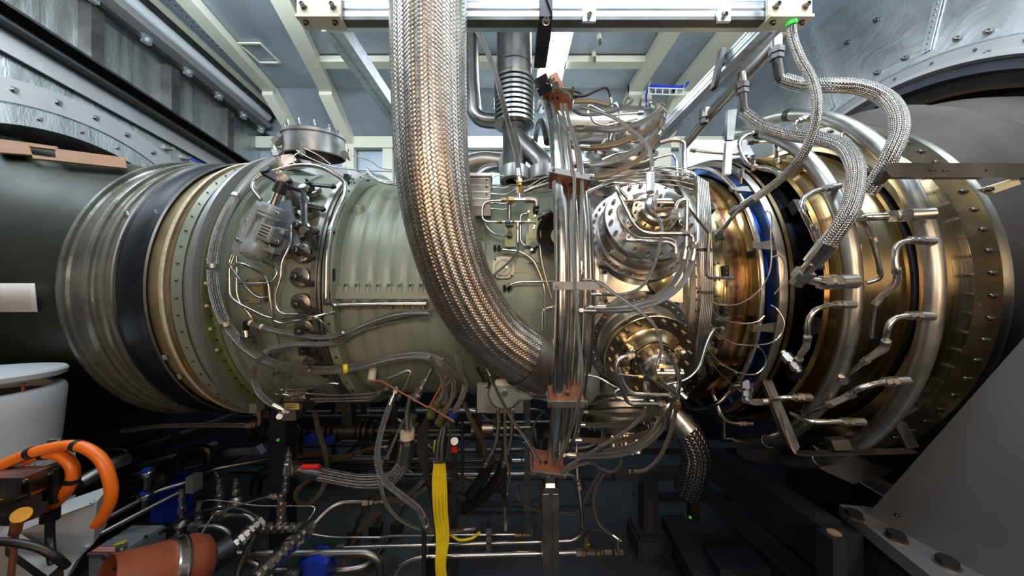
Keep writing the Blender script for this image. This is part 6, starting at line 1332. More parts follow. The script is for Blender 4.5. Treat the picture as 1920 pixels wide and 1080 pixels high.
# ---- pipes across the lower level (steel)
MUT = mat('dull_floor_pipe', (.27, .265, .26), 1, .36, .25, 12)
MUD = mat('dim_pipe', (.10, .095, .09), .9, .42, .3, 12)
L = [('level steel pipe bending down at the centre foot, uppermost of the low run', [(430, 1040, 1.35), (560, 1038, 1.35), (690, 1036, 1.35), (712, 1050, 1.35), (714, 1110, 1.35)], 15, MUT, ''),
 ('second level steel pipe running under the first', [(500, 1070, 1.40), (640, 1070, 1.40), (690, 1062, 1.42), (712, 1035, 1.5), (730, 1010, 1.6)], 12, MUT, ''),
 ('level polished pipe ending in the bend at the square column', [(640, 1027, 1.45), (700, 1025, 1.45), (1000, 1016, 1.42), (1075, 1014, 1.42), (1092, 1000, 1.42), (1091, 960, 1.42), (1084, 912, 1.45)], 7, STEEL, 'ab'),
 ('slim level pipe ending in a brass union near the column', [(582, 1001, 1.5), (620, 1008, 1.5), (715, 1008, 1.5), (728, 1005, 1.5), (970, 1002, 1.45)], 4.5, STEEL, 'b'),
 ('lowest level pipe with brass valve group at its far end', [(735, 1090, 1.35), (748, 1060, 1.35), (785, 1044, 1.35), (1000, 1038, 1.35), (1086, 1036, 1.35)], 8, STEEL, 'b'),
 ('diagonal steel pipe rising towards the dark post, upper of a pair', [(175, 985, 1.35), (300, 918, 1.55), (352, 905, 1.6), (395, 880, 1.7), (440, 872, 1.75), (530, 855, 1.9)], 8, MUT, ''),
 ('diagonal steel pipe, lower of the pair through the grey clamp', [(180, 1005, 1.33), (300, 942, 1.5), (360, 912, 1.6), (402, 890, 1.7)], 8, MUT, ''),
 ('pipe rising from the floor manifold with a gooseneck', [(410, 935, 1.6), (412, 900, 1.6), (405, 885, 1.62)], 8, MUT, 'a'),
 ('steel pipe climbing from the manifold to the level hose union', [(588, 985, 1.40), (615, 955, 1.45), (640, 942, 1.48), (690, 940, 1.48)], 10, MUT, 'b'),
 ('floor pipe curving round beneath the unions', [(365, 1060, 1.35), (390, 1025, 1.38), (425, 1020, 1.40)], 11, MUT, ''),
 ('short bent pipe stub behind the accumulator', [(370, 988, 1.42), (410, 988, 1.42), (432, 1000, 1.42), (432, 1030, 1.42)], 11, MUT, 'a'),
 ('bent pipe stub above it with hex end', [(418, 968, 1.5), (465, 966, 1.5), (480, 980, 1.5)], 12, MUT, 'a'),
 ('crossing floor pipe, first of the crossed pair', [(440, 1100, 1.3), (455, 1045, 1.33), (480, 1000, 1.36)], 12, MUT, ''),
 ('crossing floor pipe, second of the crossed pair', [(445, 1035, 1.36), (500, 1072, 1.33), (520, 1100, 1.30)], 12, MUT, ''),
 ('thin bright tube with sharp corner behind the union stack', [(373, 958, 1.45), (376, 940, 1.45), (392, 937, 1.45), (440, 942, 1.45), (480, 949, 1.45), (598, 949, 1.45), (570, 985, 1.42)], 3, STEEL, ''),
 ('thin bright tube falling from the gauge port to the accumulator', [(505, 931, 1.4), (470, 940, 1.4), (412, 960, 1.38), (400, 965, 1.38), (362, 1026, 1.3)], 3, STEEL, ''),
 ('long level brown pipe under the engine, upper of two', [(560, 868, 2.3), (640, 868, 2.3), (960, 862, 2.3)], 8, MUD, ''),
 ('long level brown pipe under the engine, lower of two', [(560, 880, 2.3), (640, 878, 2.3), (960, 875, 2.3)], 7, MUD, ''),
 ('vertical grey tube standing beside the yellow cables', [(867, 790, 1.8), (867, 930, 1.8)], 6, MUT, ''),
 ('small thin U tube above the foot of the bundle', [(978, 870, 1.5), (980, 830, 1.5), (988, 827, 1.5), (998, 828, 1.5)], 3, STEELD, ''),
 ('bronze pipe dropping behind the yellow-lit hose bundle', [(770, 740, 1.35), (762, 775, 1.35), (764, 805, 1.35)], 9, STEELD, ''),
 ('upright dark pipe standing right of the wavy hose, carrying clamps', [(795, 985, 1.3), (795, 1110, 1.3)], 9, MUD, ''),
 ('steel angle pipe down from the compressor underside, first', [(728, 710, 1.35), (775, 690, 1.35), (760, 725, 1.35), (748, 745, 1.35)], 5, STEELD, 'b'),
 ('brown tube slanting down from the casing into the hex union', [(810, 690, 1.35), (795, 720, 1.35), (783, 742, 1.35)], 9, STEELD, 'b')]
for lb, q, w_, m_, e_ in L: PI(lb.replace(' standing right of', ' beside'), q, w_, m=m_, rb=.06, ends=e_)
# brass valve group
t = thing('brass_valve_group', 'brass and steel valve group at the end of the lowest level pipe', 'valve', P(1125, 1036, 1.35))
for x0, x1, h, m_ in ((1086, 1097, 14, BRASS), (1099, 1115, 11, STEEL), (1118, 1124, 11, BRASS), (1126, 1131, 9, BRASS), (1133, 1147, 9, STEEL), (1149, 1157, 11, STEEL), (1159, 1168, 10, BRASS)):
    g = G(); cyl(g, P(x0, 1036, 1.35), P(x1, 1036, 1.35), h/2*1.35/FPX, 6); mk('hex_nut', g, m_, t, smooth=20)
g = G(); cyl(g, P(1105, 1030, 1.35), P(1098, 1005, 1.35), .010, 12); cyl(g, P(1103, 1026, 1.35), P(1101, 1018, 1.35), .014, 6); mk('branch', g, BRASS, t, smooth=30)
g = G(); tube(g, smooth_path([P(1098, 1003, 1.34), P(1108, 994, 1.33), P(1128, 997, 1.33)], 4), .005, 8); beam(g, P(1146, 1020, 1.33), P(1152, 1042, 1.33), .006, .008); mk('black_handle', g, BLACKR, t)
g = G(); cyl(g, P(1160, 1030, 1.35), P(1157, 1010, 1.35), .009, 10); mk('upper_stub', g, STEEL, t)
H('thin dark hose curving down to the brass valve group', [(1133, 888, 1.6), (1118, 915, 1.5), (1114, 950, 1.42), (1126, 985, 1.38), (1155, 1008, 1.35)], 5, m=BRAIDF, ends='b')
H('thin dark hose hanging in a loop behind the column', [(1125, 885, 1.55), (1105, 920, 1.5), (1085, 960, 1.5), (1050, 962, 1.5), (1000, 955, 1.5), (975, 935, 1.5), (970, 905, 1.5)], 4.5, m=BRAIDF, ends='')
g = G(); p = P(978, 1002, 1.44)
t = thing('brass_union', 'brass union group left hanging at the slim pipe end near the column'.replace('left hanging', 'fixed'), 'fitting', p)
for x0, x1, h, m_ in ((968, 978, 8, BRASS), (980, 986, 7, BRASS), (988, 993, 7, STEEL)):
    g = G(); cyl(g, P(x0, 1002, 1.44), P(x1, 1002, 1.44), h/2*1.44/FPX, 6); mk('hex_nut', g, m_, t, smooth=20)
g = G(); cyl(g, P(997, 1006, 1.44), P(997, 990, 1.44), .009, 12); mk('elbow', g, STEELD, t)
# clamp stack on the level pipes
t = thing('pipe_clamp_stack', 'stacked rectangular grey clamps gripping the three level pipes', 'clamp', P(917, 1025, 1.42))
for i, y in enumerate((989, 1004, 1019)):
    g = G(); box(g, P(917, y, 1.42), .022, .05, .030); mk('clamp_half', g, STEELD, t, smooth=0)
t = thing('pipe_clamp_stack', 'grey clamp block gripping the diagonal pipe pair', 'clamp', P(365, 920, 1.6))
g = G(); box(g, P(364, 905, 1.58), .035, .05, .075); mk('clamp_half', g, GREYRING, t, smooth=0)
# hoses
H('bright braided hose snaking down in front, the long S-shaped one', [(737, 745, 1.30), (722, 785, 1.28), (710, 830, 1.26), (708, 870, 1.24), (722, 902, 1.22), (755, 930, 1.20), (785, 955, 1.20), (796, 978, 1.22)], 11, ends='ab', mn=STEELD)
H('slim braided hose following it and turning level to the union', [(716, 860, 1.38), (713, 900, 1.38), (722, 940, 1.36), (745, 970, 1.36), (790, 992, 1.38), (840, 996, 1.40), (878, 992, 1.42)], 7, m=BRAIDF, ends='b')
coarse('fat ribbed braided hose bending from the ball valve up to the hex union', [(578, 884, 1.55), (620, 893, 1.52), (670, 902, 1.48), (710, 903, 1.44), (740, 893, 1.42), (757, 865, 1.42), (763, 832, 1.42)], 26, ends='ab', mn=STEELD)
H('braided drain hose slanting across the fat ribbed hose', [(758, 785, 1.40), (742, 820, 1.36), (725, 860, 1.36)], 5, m=BRAIDF, ends='')
H('braided hose leaving the level union towards the yellow cables', [(715, 940, 1.48), (740, 938, 1.48), (775, 930, 1.5), (805, 912, 1.55)], 7, ends='a')
H('braided hose crossing upward behind the S-shaped hose', [(752, 945, 1.5), (770, 925, 1.5), (800, 895, 1.55)], 8, ends='')
H('dull hose curling in a loop behind the dark post', [(590, 770, 1.8), (598, 810, 1.75), (610, 850, 1.7), (612, 890, 1.7), (600, 925, 1.7), (575, 945, 1.7), (555, 935, 1.7), (560, 915, 1.7), (600, 890, 1.75)], 8, m=BRAIDF, ends='')
H('long dim braided hose stretching from the intake underside to the elbow', [(230, 808, 1.7), (290, 800, 1.7), (350, 797, 1.68), (420, 797, 1.65), (470, 797, 1.6)], 8, ends='b', mn=COPN)
H('dark bronze hose from the union behind the fat ribbed hose', [(625, 862, 1.8), (655, 857, 1.8), (690, 842, 1.8), (715, 838, 1.8)], 7, m=BRAIDC, ends='b')
PI('elbowed copper pipe joining the dim braided hose', [(474, 797, 1.6), (487, 795, 1.6), (487, 770, 1.6)], 9, m=COPN, rb=.01, ends='ab', mn=COPN)
g = G(); box(g, P(482, 762, 1.55), .035, .05, .04); mk('grey_lug', g, GREYRING, label='grey lug at the foot of the large grey flange ring', cat='lug', smooth=0)
# yellow cables
for i in range(8):
    o_ = (i-3.5)*3.4; mk('yellow_cable', tube(G(), smooth_path([P(824+o_*.75, 868, 1.30+.006*(i % 2)), P(824+o_, 900, 1.30), P(826+o_, 960, 1.29+.01*(i % 2)), P(830+o_*.9, 1010, 1.29), P(826+o_*.7, 1060, 1.28), P(832+o_*.8, 1110, 1.28)], 6), .0042, 10), YELLOW,
        label='bright yellow cable hanging in the bundle below the black sleeve', cat='cable', group='yellow cables hanging under the engine')
mk('yellow_cable', tube(G(), smooth_path([P(817, 825, 1.34), P(815, 840, 1.33), P(818, 868, 1.31)], 5), .005, 10), YELLOW, label='single yellow cable above the black sleeve', cat='cable')
H('thin yellow cable loop on the floor side', [(845, 1002, 1.4), (860, 1012, 1.4), (885, 1009, 1.4), (900, 998, 1.4)], 5, m=YELLOW, name='yellow_cable', cat='cable', ends='')
t = thing('cable_sleeve', 'black double sleeve gathering the yellow cables', 'sleeve', P(822, 870, 1.3))
for k in (0, 1):
    g = G(); tube(g, smooth_path([P(835-k*4, 795, 1.35), P(829-k*7, 830, 1.32), P(828-k*9, 868, 1.30)], 5), .013, 14); mk('sleeve_tube', g, BLACKR, t)
g = G(); beam(g, P(812, 865, 1.285), P(836, 864, 1.285), .02, .006); mk('tie', g, STEEL, t)
for i in range(5):
    mk('black_cable', tube(G(), smooth_path([P(810-i*3, 760+i*6, 1.4), P(800-i*4, 820, 1.38), P(804-i*3, 880, 1.36), P(812+i*2, 960, 1.34), P(820+i*3, 1030, 1.34), P(822+i*3, 1100, 1.34)], 6), .0052, 8), BLACKR, label='slim black cable hanging beside the yellow cables', cat='cable', group='black cables beside the yellow cables')
# harness of thin braided conduits and connectors
cx_ = [('harness conduit running to the first dull green connector', [(805, 668, 1.22), (826, 700, 1.25), (832, 735, 1.28), (822, 752, 1.30)]), ('harness conduit running to the second dull green connector', [(838, 690, 1.24), (850, 720, 1.26), (848, 745, 1.28), (838, 765, 1.30)]),
       ('thick harness conduit running to the blue banded connector', [(858, 660, 1.26), (864, 700, 1.27), (872, 722, 1.28), (866, 745, 1.28), (852, 772, 1.30)]), ('harness conduit between the two green connectors', [(848, 712, 1.26), (835, 730, 1.28), (838, 745, 1.29), (830, 758, 1.3)]),
       ('harness conduit curving from the woven hose down to the harness', [(830, 672, 1.18), (850, 690, 1.2), (862, 712, 1.24), (878, 722, 1.3)])]
for i, (lb, q) in enumerate(cx_): H(lb, q, (8, 8, 11, 6, 7)[i], m=BRAIDF, name='harness_conduit', ends='')
OL = mat('olive_connector', (.11, .10, .04), .3, .45)
for i, (a, b, m_) in enumerate((((820, 755), (803, 788), OL), ((836, 768), (818, 800), OL), ((852, 772), (838, 800), DARKST))):
    A_, B_ = P(*a, 1.30), P(*b, 1.31); d = (B_-A_).normalized(); r = .016
    t = thing('cable_connector', ['dull green ribbed cable connector nearest the bent bracket', 'second dull green ribbed cable connector', 'steel cable connector with a blue band'][i], 'connector', A_)
    g = G(); lathe(g, [(-.03, .010), (0, .012), (.002, r), (.02, r), (.022, r*1.15), (.034, r*1.15), (.036, r*.95), (.05, r*.95), (.052, r*1.12), (.066, r*1.1), (.068, r*.7)], 20, origin=A_, axis=d); mk('shell', g, m_, t)
    g = G(); cyl(g, A_-d*.045, A_-d*.004, .0105, 12); mk('silver_collar', g, STEEL, t)
    if i == 2: g = G(); cyl(g, A_+d*.004, A_+d*.016, r*1.2, 20); mk('blue_band', g, BLUE, t)
# bent bracket wire frame
g = G(); ps = [P(690, 715, 1.28), P(714, 714, 1.28), P(804, 765, 1.26), P(838, 704, 1.28)]
tube(g, bend_path(ps, .012), .0038, 8); mk('wire_bracket', g, COPPER, label='thin bent gold-lit bracket frame holding the cable connectors', cat='bracket')
g = G(); tube(g, bend_path([P(805, 762, 1.26), P(852, 791, 1.24)], .01), .004, 8); mk('bracket_rod', g, COPPER, label='short gold-lit bracket rod under the cable connectors', cat='bracket')
t = thing('hex_union', 'big square-nosed hex union above the fat ribbed hose', 'fitting', P(764, 830, 1.38))
g = G(); cyl(g, P(764, 822, 1.38), P(764, 808, 1.38), .030, 24); mk('cream_collar', g, CREAMR, t)
mk('hex_nut', cyl(G(), P(764, 824, 1.38), P(764, 834, 1.38), .024, 6), STEELD, t, smooth=20); mk('neck', cyl(G(), P(764, 800, 1.38), P(764, 810, 1.38), .014, 12), STEELD, t)
t = thing('pipe_union', 'dark square union on the slanting pipe by the bracket', 'fitting', P(782, 742, 1.34))
A_, B_ = P(797, 712, 1.34), P(772, 754, 1.34); d = (B_-A_).normalized()
for k in (.1, .45, .75):
    g = G(); nut_g(g, A_.lerp(B_, k), d, .018 if k > .2 else .014, .02); mk('hex_nut', g, STEELD, t, smooth=20)
# control gauge / sensor head under the big hose
t = thing('round_sensor_head', 'grey-blue round sensor head with silver knob under the big woven hose', 'sensor', P(945, 768, 1.38))
c = P(946, 738, 1.34)
g = G(); lathe(g, [(-.075, .060), (0, .068), (.004, .066), (.006, .0)], 48, origin=c, axis=(0, -1, 0)); mk('housing', g, DARKST, t)
g = G(); lathe(g, [(.006, .0), (.012, .0), (.012, .056), (.004, .062)], 48, origin=c, axis=(0, -1, 0)); mk('face_plate', g, GREYP, t)
g = G(); cyl(g, c+Vector((.0, -.012, .008)), c+Vector((0, -.03, .008)), .012, 24); mk('knob', g, STEEL, t)
g = G(); cyl(g, c+Vector((.055, 0, -.005)), c+Vector((.11, 0, -.012)), .026, 20, .013); mk('cable_entry', g, GREYP, t)
g = G(); box(g, c+Vector((0, .03, -.035)), .155, .03, .10); mk('back_plate', g, STEELD, t, smooth=0)
g = G(); box(g, c+Vector((-.005, -.014, .048)), .060, .004, .024); mk('paper_plate', g, PAPER, t, smooth=0)
for k in range(6):
    a = k*math.pi/3+.3; bolt(t, c+Vector((.052*math.cos(a), -.012, .052*math.sin(a))), (0, -1, 0), .0045, name='screw')
g = G(); box(g, P(905, 745, 1.42), .045, .03, .12); mk('side_angle', g, GREYRING, t, smooth=0)
PI('grey conduit leaving the round sensor head behind the pipe bundle', [(995, 744, 1.34), (1012, 745, 1.34), (1040, 755, 1.34)], 7, m=GREYP, rb=.04)
for i, (x_, w_) in enumerate(((934, 8), (947, 5), (960, 8))):
    pts = [[(934, 768, 1.36), (934, 800, 1.36), (928, 835, 1.36), (915, 862, 1.36)], [(947, 772, 1.34), (947, 815, 1.34), (948, 850, 1.34), (955, 890, 1.33), (952, 920, 1.33)], [(960, 768, 1.36), (960, 800, 1.36), (957, 830, 1.36), (948, 860, 1.36)]][i]
    H(['short hose under the round sensor head, intake side', 'slim braided hose hanging centrally below the round sensor head', 'short hose under the round sensor head, column side'][i], pts, w_, m=(STEELD, BRAIDF, STEELD)[i], name='drop_hose', ends='ab')
for i, q in enumerate(([(918, 862, 1.42), (905, 895, 1.5), (880, 930, 1.55)], [(948, 862, 1.42), (935, 895, 1.48), (905, 930, 1.55), (870, 955, 1.6)])):
    H(['fat black rubber hose slanting below the sensor head, upper', 'fat black rubber hose slanting below the sensor head, lower'][i], q, 20, m=BLACKR, name='rubber_hose', ends='')
t = thing('transmitter', 'small black and silver transmitter on the level pipe end', 'sensor', P(947, 985, 1.4))
g = G(); box(g, P(947, 938, 1.36), .025, .025, .04); mk('black_head', g, BLACKR, t, smooth=0)
g = G(); cyl(g, P(947, 947, 1.36), P(947, 978, 1.38), .009, 14); cyl(g, P(947, 978, 1.38), P(947, 992, 1.4), .011, 6); mk('silver_body', g, STEEL, t, smooth=30)
H('thin braided hose falling from the woven hose to the lowest clamp', [(915, 697, 1.2), (928, 725, 1.2), (945, 760, 1.2), (970, 800, 1.22), (992, 832, 1.24), (1008, 860, 1.25), (1012, 872, 1.25)], 6, m=BRAIDF, ends='a')
H('slim steel hose beside the lowest clamp reaching behind the bundle', [(1022, 768, 1.45), (1005, 790, 1.45), (996, 820, 1.45), (1000, 860, 1.45)], 4, m=BRAIDF, ends='')
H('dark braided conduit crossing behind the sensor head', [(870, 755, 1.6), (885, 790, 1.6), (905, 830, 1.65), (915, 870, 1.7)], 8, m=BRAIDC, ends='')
H('long dim hose sagging between the cables and the black rubber hoses', [(832, 880, 1.7), (860, 895, 1.7), (895, 905, 1.7)], 7, m=BRAIDC, ends='')
H('thin bronze hose hanging beside the yellow cables', [(846, 795, 1.5), (842, 830, 1.5), (836, 870, 1.5), (830, 890, 1.5)], 4, m=BRAIDC, ends='')
# chain and tag
t = thing('chained_tag', 'round silver tag hanging on a bead chain', 'tag', P(852, 828, 1.4))
g = G(); cyl(g, P(852, 827, 1.40), P(852, 827, 1.396), .016, 24); mk('tag_disc', g, GREYRING, t)
g = G()
for k in range(11): cyl(g, P(852, 793+k*2.6, 1.40), P(852, 794.6+k*2.6, 1.40), .0022, 6)
mk('bead_chain', g, STEEL, t)
g = G(); box(g, (P(852, 930, 1.6).x, 1.6, .45), .028, .02, .9); mk('slotted_channel', g, MUD, label='slotted upright channel with a red top behind the cables', cat='channel', smooth=0)
g = G(); box(g, P(852, 843, 1.58), .026, .012, .026); mk('red_marker_block', g, RED, label='small red block at the top of the slotted channel', cat='block', smooth=0)
# dark auxiliary shaft line under the compressor
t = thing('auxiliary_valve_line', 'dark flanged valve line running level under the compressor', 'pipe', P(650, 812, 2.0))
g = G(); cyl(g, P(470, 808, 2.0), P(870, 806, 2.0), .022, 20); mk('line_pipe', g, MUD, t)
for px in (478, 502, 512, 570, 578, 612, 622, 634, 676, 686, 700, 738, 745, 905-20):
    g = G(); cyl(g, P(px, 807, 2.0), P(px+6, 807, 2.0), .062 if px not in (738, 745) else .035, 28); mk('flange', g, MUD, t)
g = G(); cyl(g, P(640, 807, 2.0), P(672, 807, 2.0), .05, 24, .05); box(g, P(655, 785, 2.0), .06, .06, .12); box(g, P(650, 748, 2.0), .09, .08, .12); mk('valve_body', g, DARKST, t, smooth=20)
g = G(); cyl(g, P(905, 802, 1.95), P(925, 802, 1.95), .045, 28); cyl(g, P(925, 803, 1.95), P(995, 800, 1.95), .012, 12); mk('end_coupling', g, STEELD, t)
# dark diagonal pipes on the intake side
for i, (a, b, w_) in enumerate((((110, 880, 1.6), (420, 798, 2.4), 20), ((105, 925, 1.5), (400, 838, 2.2), 22), ((100, 828, 1.7), (420, 755, 2.5), 3), ((240, 905, 1.7), (470, 850, 2.4), 3), ((330, 820, 2.0), (440, 780, 2.5), 16))):
    PI(['thick dark pipe running back under the intake duct, upper', 'thick dark pipe running back under the intake duct, lower', 'thin dark rod running back beside the tank', 'thin dark rod below the thick dark pipes', 'dark pipe stub near the compressor front'][i], [a, b], w_, m=MUD)
PI('big dark elbow pipe rising near the post', [(480, 925, 1.9), (482, 895, 1.9), (505, 882, 1.9), (560, 880, 1.9)], 20, m=MUD, rb=.1, ends='')
PI('dark arched pipe over the blue filter', [(335, 880, 1.9), (340, 845, 1.9), (392, 838, 1.9), (392, 870, 1.9)], 16, m=MUD, rb=.1)
PI('dull conduit cone behind the orange loop', [(150, 905, 1.3), (185, 885, 1.35), (215, 868, 1.4), (235, 862, 1.45)], 22, m=STEELD, rb=.05)
H('black cable sagging behind the orange loop', [(120, 925, 1.4), (160, 905, 1.4), (205, 885, 1.42), (240, 860, 1.5), (235, 845, 1.5), (190, 843, 1.5)], 4, m=BLACKR, name='black_cable', cat='cable', ends='')
H('black cable arching over the floor manifold', [(300, 1000, 1.4), (345, 972, 1.42), (400, 955, 1.42), (450, 955, 1.42), (485, 970, 1.42)], 6, m=BLACKR, name='black_cable', cat='cable', ends='')
# blue filter and gauges
t = thing('blue_filter', 'bright blue filter block with a black dome', 'filter', P(312, 960, 1.7))
g = G(); prism(g, [P(282, 910, 1.65), P(340, 900, 1.65), P(338, 925, 1.65), P(335, 980, 1.65), P(282, 980, 1.65)], (0, .08, 0)); mk('blue_block', g, BLUE, t, smooth=0)
g = G(); lathe(g, [(-.02, .045), (.03, .045), (.055, .035), (.068, .015), (.07, 0)], 28, origin=P(304, 905, 1.66), axis=(0, 0, 1)); mk('black_dome', g, BLACKR, t)
for i, (px, py) in enumerate(((276, 885), (272, 928))):
    t = thing('capped_gauge', ['silver capped gauge with blue top, upper of two', 'silver capped gauge with blue top, lower of two'][i], 'gauge', P(px, py+20, 1.5))
    g = G(); lathe(g, [(-.04, .010), (-.02, .012), (-.01, .026), (.008, .028), (.012, .024), (.013, 0)], 24, origin=P(px, py, 1.5), axis=(.1, -.25, 1)); mk('cap', g, STEEL, t)
    g = G(); lathe(g, [(.0135, .016), (.0145, .015), (.0145, 0)], 20, origin=P(px, py, 1.5), axis=(.1, -.25, 1)); mk('blue_disc', g, BLUE, t)
    g = G(); cyl(g, P(px-28, py+5, 1.5), P(px-12, py, 1.5), .004, 8); cyl(g, P(px, py+8, 1.5), P(px, py+32, 1.5), .012, 6); mk('stem', g, STEEL, t)
t = thing('blue_filter', 'second bright blue block low beside the chain of unions', 'filter', P(585, 1080, 1.3))
g = G(); prism(g, [P(540, 1078, 1.3), P(572, 1054, 1.3), P(590, 1052, 1.3), P(610, 1062, 1.3), P(610, 1100, 1.3), P(540, 1100, 1.3)], (0, .08, 0)); mk('blue_block', g, BLUE, t, smooth=0)
g = G(); lathe(g, [(0, .03), (.02, .03), (.03, .02), (.032, 0)], 20, origin=P(550, 1080, 1.27), axis=(0, -.3, 1)); mk('black_dome', g, BLACKR, t)
# floor nipples
for i, (px, py, h) in enumerate(((341, 975, 60), (373, 990, 50), (412, 950, 55), (443, 935, 40), (335, 1010, 30), (375, 1012, 30))):
    p = P(px, py, 1.5); t = thing('floor_fitting', ['upright silver fitting beside the blue filter', 'upright silver fitting with the thin bright tube', 'upright silver fitting under the gooseneck pipe', 'small upright silver nipple on the floor plate', 'squat elbow fitting beside the grey junction box', 'squat elbow fitting behind the accumulator'][i], 'fitting', p)
    hh = h*1.5/FPX; g = G(); cyl(g, p, p+Vector((0, 0, hh)), .010, 12); mk('stem', g, STEEL, t)
    mk('hex_nut', cyl(G(), p+Vector((0, 0, hh*.25)), p+Vector((0, 0, hh*.42)), .017, 6), STEELD, t, smooth=20); mk('upper_nut', cyl(G(), p+Vector((0, 0, hh*.6)), p+Vector((0, 0, hh*.75)), .014, 6), STEELD, t, smooth=20)
    g = G(); lathe(g, [(-.02, .03), (0, .026), (.01, .014)], 18, origin=p, axis=(0, 0, 1)); mk('weld_boss', g, STEELD, t)
# skid plate the floor fittings stand on
zp = P(412, 965, 1.5).z
g = G(); prism(g, [Vector((-1.9, 1.15, zp-.30)), Vector((-.42, 1.15, zp-.30)), Vector((-.42, 2.3, zp-.30)), Vector((-2.2, 2.3, zp-.30))], (0, 0, -.03)); mk('skid_plate', g, mat('dark_skid_plate', (.07, .072, .07), .5, .4, .3, 5), label='dark steel skid plate carrying the floor fittings', cat='plate', smooth=0)
for i in range(4):
    x_ = (665, 705, 745, 690)[i]; y_ = (1000, 990, 985, 1050)[i]
    p = P(x_, y_, (CAMZ-zp+.275)*FPX/(y_-540)); g = G(); box(g, p, .06, .05, .05); mk('hose_saddle', g, MUD, label=['dark hose saddle block on the skid, nearest the manifold', 'dark hose saddle block in the middle of the row', 'dark hose saddle block nearest the cables', 'low dark hose saddle block behind the bent pipe'][i], cat='saddle', smooth=0)
    if i < 3: PI(['short dark hose stub above the first saddle', 'short dark hose stub above the middle saddle', 'short dark hose stub above the last saddle'][i], [(x_, y_-3, 1.74), (x_+8, y_-25, 1.72), (x_+22, y_-50, 1.7)], 8, m=STEELD, rb=.05, ends='b')
# ---- exhaust-end lower structure
SKB = mat('skid_beam_paint', (.030, .033, .045), .1, .45, .25, 4)
def sbeam(label, pts, d, name='skid_beam', m=SKB): 
    g = G(); prism(g, pts, d); return mk(name, g, m, label=label, cat='beam', smooth=0)
sbeam('long navy skid beam running toward the viewer below the turbine', [P(1330, 842, 2.35), P(1572, 1010, 1.30), P(1572, 1100, 1.30), P(1330, 900, 2.35)], (.12, .02, 0))
sbeam('navy lower flange strip along the foot of the skid beam', [P(1330, 912, 2.3), P(1535, 1066, 1.45), P(1535, 1110, 1.45), P(1325, 930, 2.3)], (-.05, 0, 0))
sbeam('low navy beam on the floor in front of the skid', [P(1280, 965, 2.2), P(1360, 1100, 1.6), P(1310, 1100, 1.6), P(1240, 965, 2.2)], (0, 0, -.08))
sbeam('navy step block at the bottom beside the skid beam', [P(1320, 1025, 1.85), P(1400, 1022, 1.85), P(1445, 1066, 1.6), P(1350, 1068, 1.6)], (0, 0, -.12), 'step_block')
t = thing('engine_stand', 'dark trestle stand behind the column with bolted feet', 'stand', P(1210, 990, 2.1))
g = G(); beam(g, P(1150, 890, 2.1), P(1300, 884, 2.1), .08, .05); mk('top_beam', g, SKB, t, smooth=0)
x_ = P(1215, 900, 2.1).x; g = G(); box(g, (x_, 2.1, (P(0, 890, 2.1).z)/2), .09, .09, P(0, 890, 2.1).z); mk('leg', g, SKB, t, smooth=0)
zb = .02; g = G(); box(g, (x_, 2.1, .12), .17, .17, .02); mk('foot_plate', g, SKB, t, smooth=0)
g = G(); box(g, (x_, 2.1, .055), .2, .2, .11); mk('plinth', g, SKB, t, smooth=0)
for s in (-.065, .065): bolt(t, (x_+s, 2.03, .13), (0, 0, 1), .014, 'hex')
t = thing('slotted_block', 'navy block with a round hole beside the bolted ledge', 'block', P(1565, 1040, 1.2))
g = G(); prism(g, [P(1530, 990, 1.30), P(1580, 990, 1.30), P(1588, 1012, 1.2), P(1562, 1014, 1.2)], (0, 0, -.35)); mk('block', g, SKB, t, smooth=0)
c = P(1564, 1000, 1.25); g = G(); cyl(g, c+Vector((0, 0, .0)), c+Vector((0, 0, .004)), .022, 20); mk('hole_rim', g, TAN, t)
# pedestal plate and ledge
t = thing('pedestal_plate', 'large scuffed steel gusset plate standing on the bolted ledge', 'plate', (1.48, 1.2, .72))
def PZ(px, py, z): return P(px, py, (CAMZ-z)*FPX/(py-540))
ZL = CAMZ-.945
def PG(px, py):
    # plate plane through the ledge line, slightly turned outward toward the viewer
    a_ = (px-960)/FPX; y = (1.487+1.386*.206)/(a_+.206); return P(px, py, y)
g = G(); pA, pB, pD = PG(1627, 964), PG(1840, 1080), PG(1921, 632)
e = (pB-pA).normalized(); pC = pA+e*1.1; pE = pC+Vector((0, 0, 1.9))
prism(g, [pA, pC, pE, pD+(pD-pA)*.35, pD], (.014, .003, 0)); mk('gusset', g, PLATE, t, smooth=0)
bolt(t, PG(1683, 966)-Vector((.002, 0, 0)), (-1, -.2, 0), .010)
LA, LB = PZ(1573, 945, ZL), PZ(1745, 1080, ZL)
t = thing('bolted_ledge', 'thick steel ledge with black hex bolts below the gusset plate', 'ledge', LA)
e = (LB-LA).normalized(); LC = LA+e*1.2; rt = Vector((-e.y, e.x, 0))*1
if rt.x < 0: rt = -rt
g = G(); prism(g, [LA, LC, LC+rt*.5, LA+rt*.5], (0, 0, -.05)); mk('upper_bar', g, PLATE, t, smooth=0)
g = G(); dz_ = Vector((0, 0, -.051)); prism(g, [LA+rt*.03+e*.02+dz_, LC+rt*.03+dz_, LC+rt*.5+dz_, LA+rt*.5+e*.02+dz_], (0, 0, -.12)); mk('lower_bar', g, SKB, t, smooth=0)
for q_ in ((1601, 969), (1680, 1010), (1776, 1060)):
    c = PZ(*q_, ZL); g = G(); cyl(g, c, c+Vector((0, 0, .004)), .033, 24); mk('washer', g, STEELD, t)
    g = G(); cyl(g, c+Vector((0, 0, .004)), c+Vector((0, 0, .024)), .027, 6); mk('hex_bolt', g, IRON, t, smooth=20)
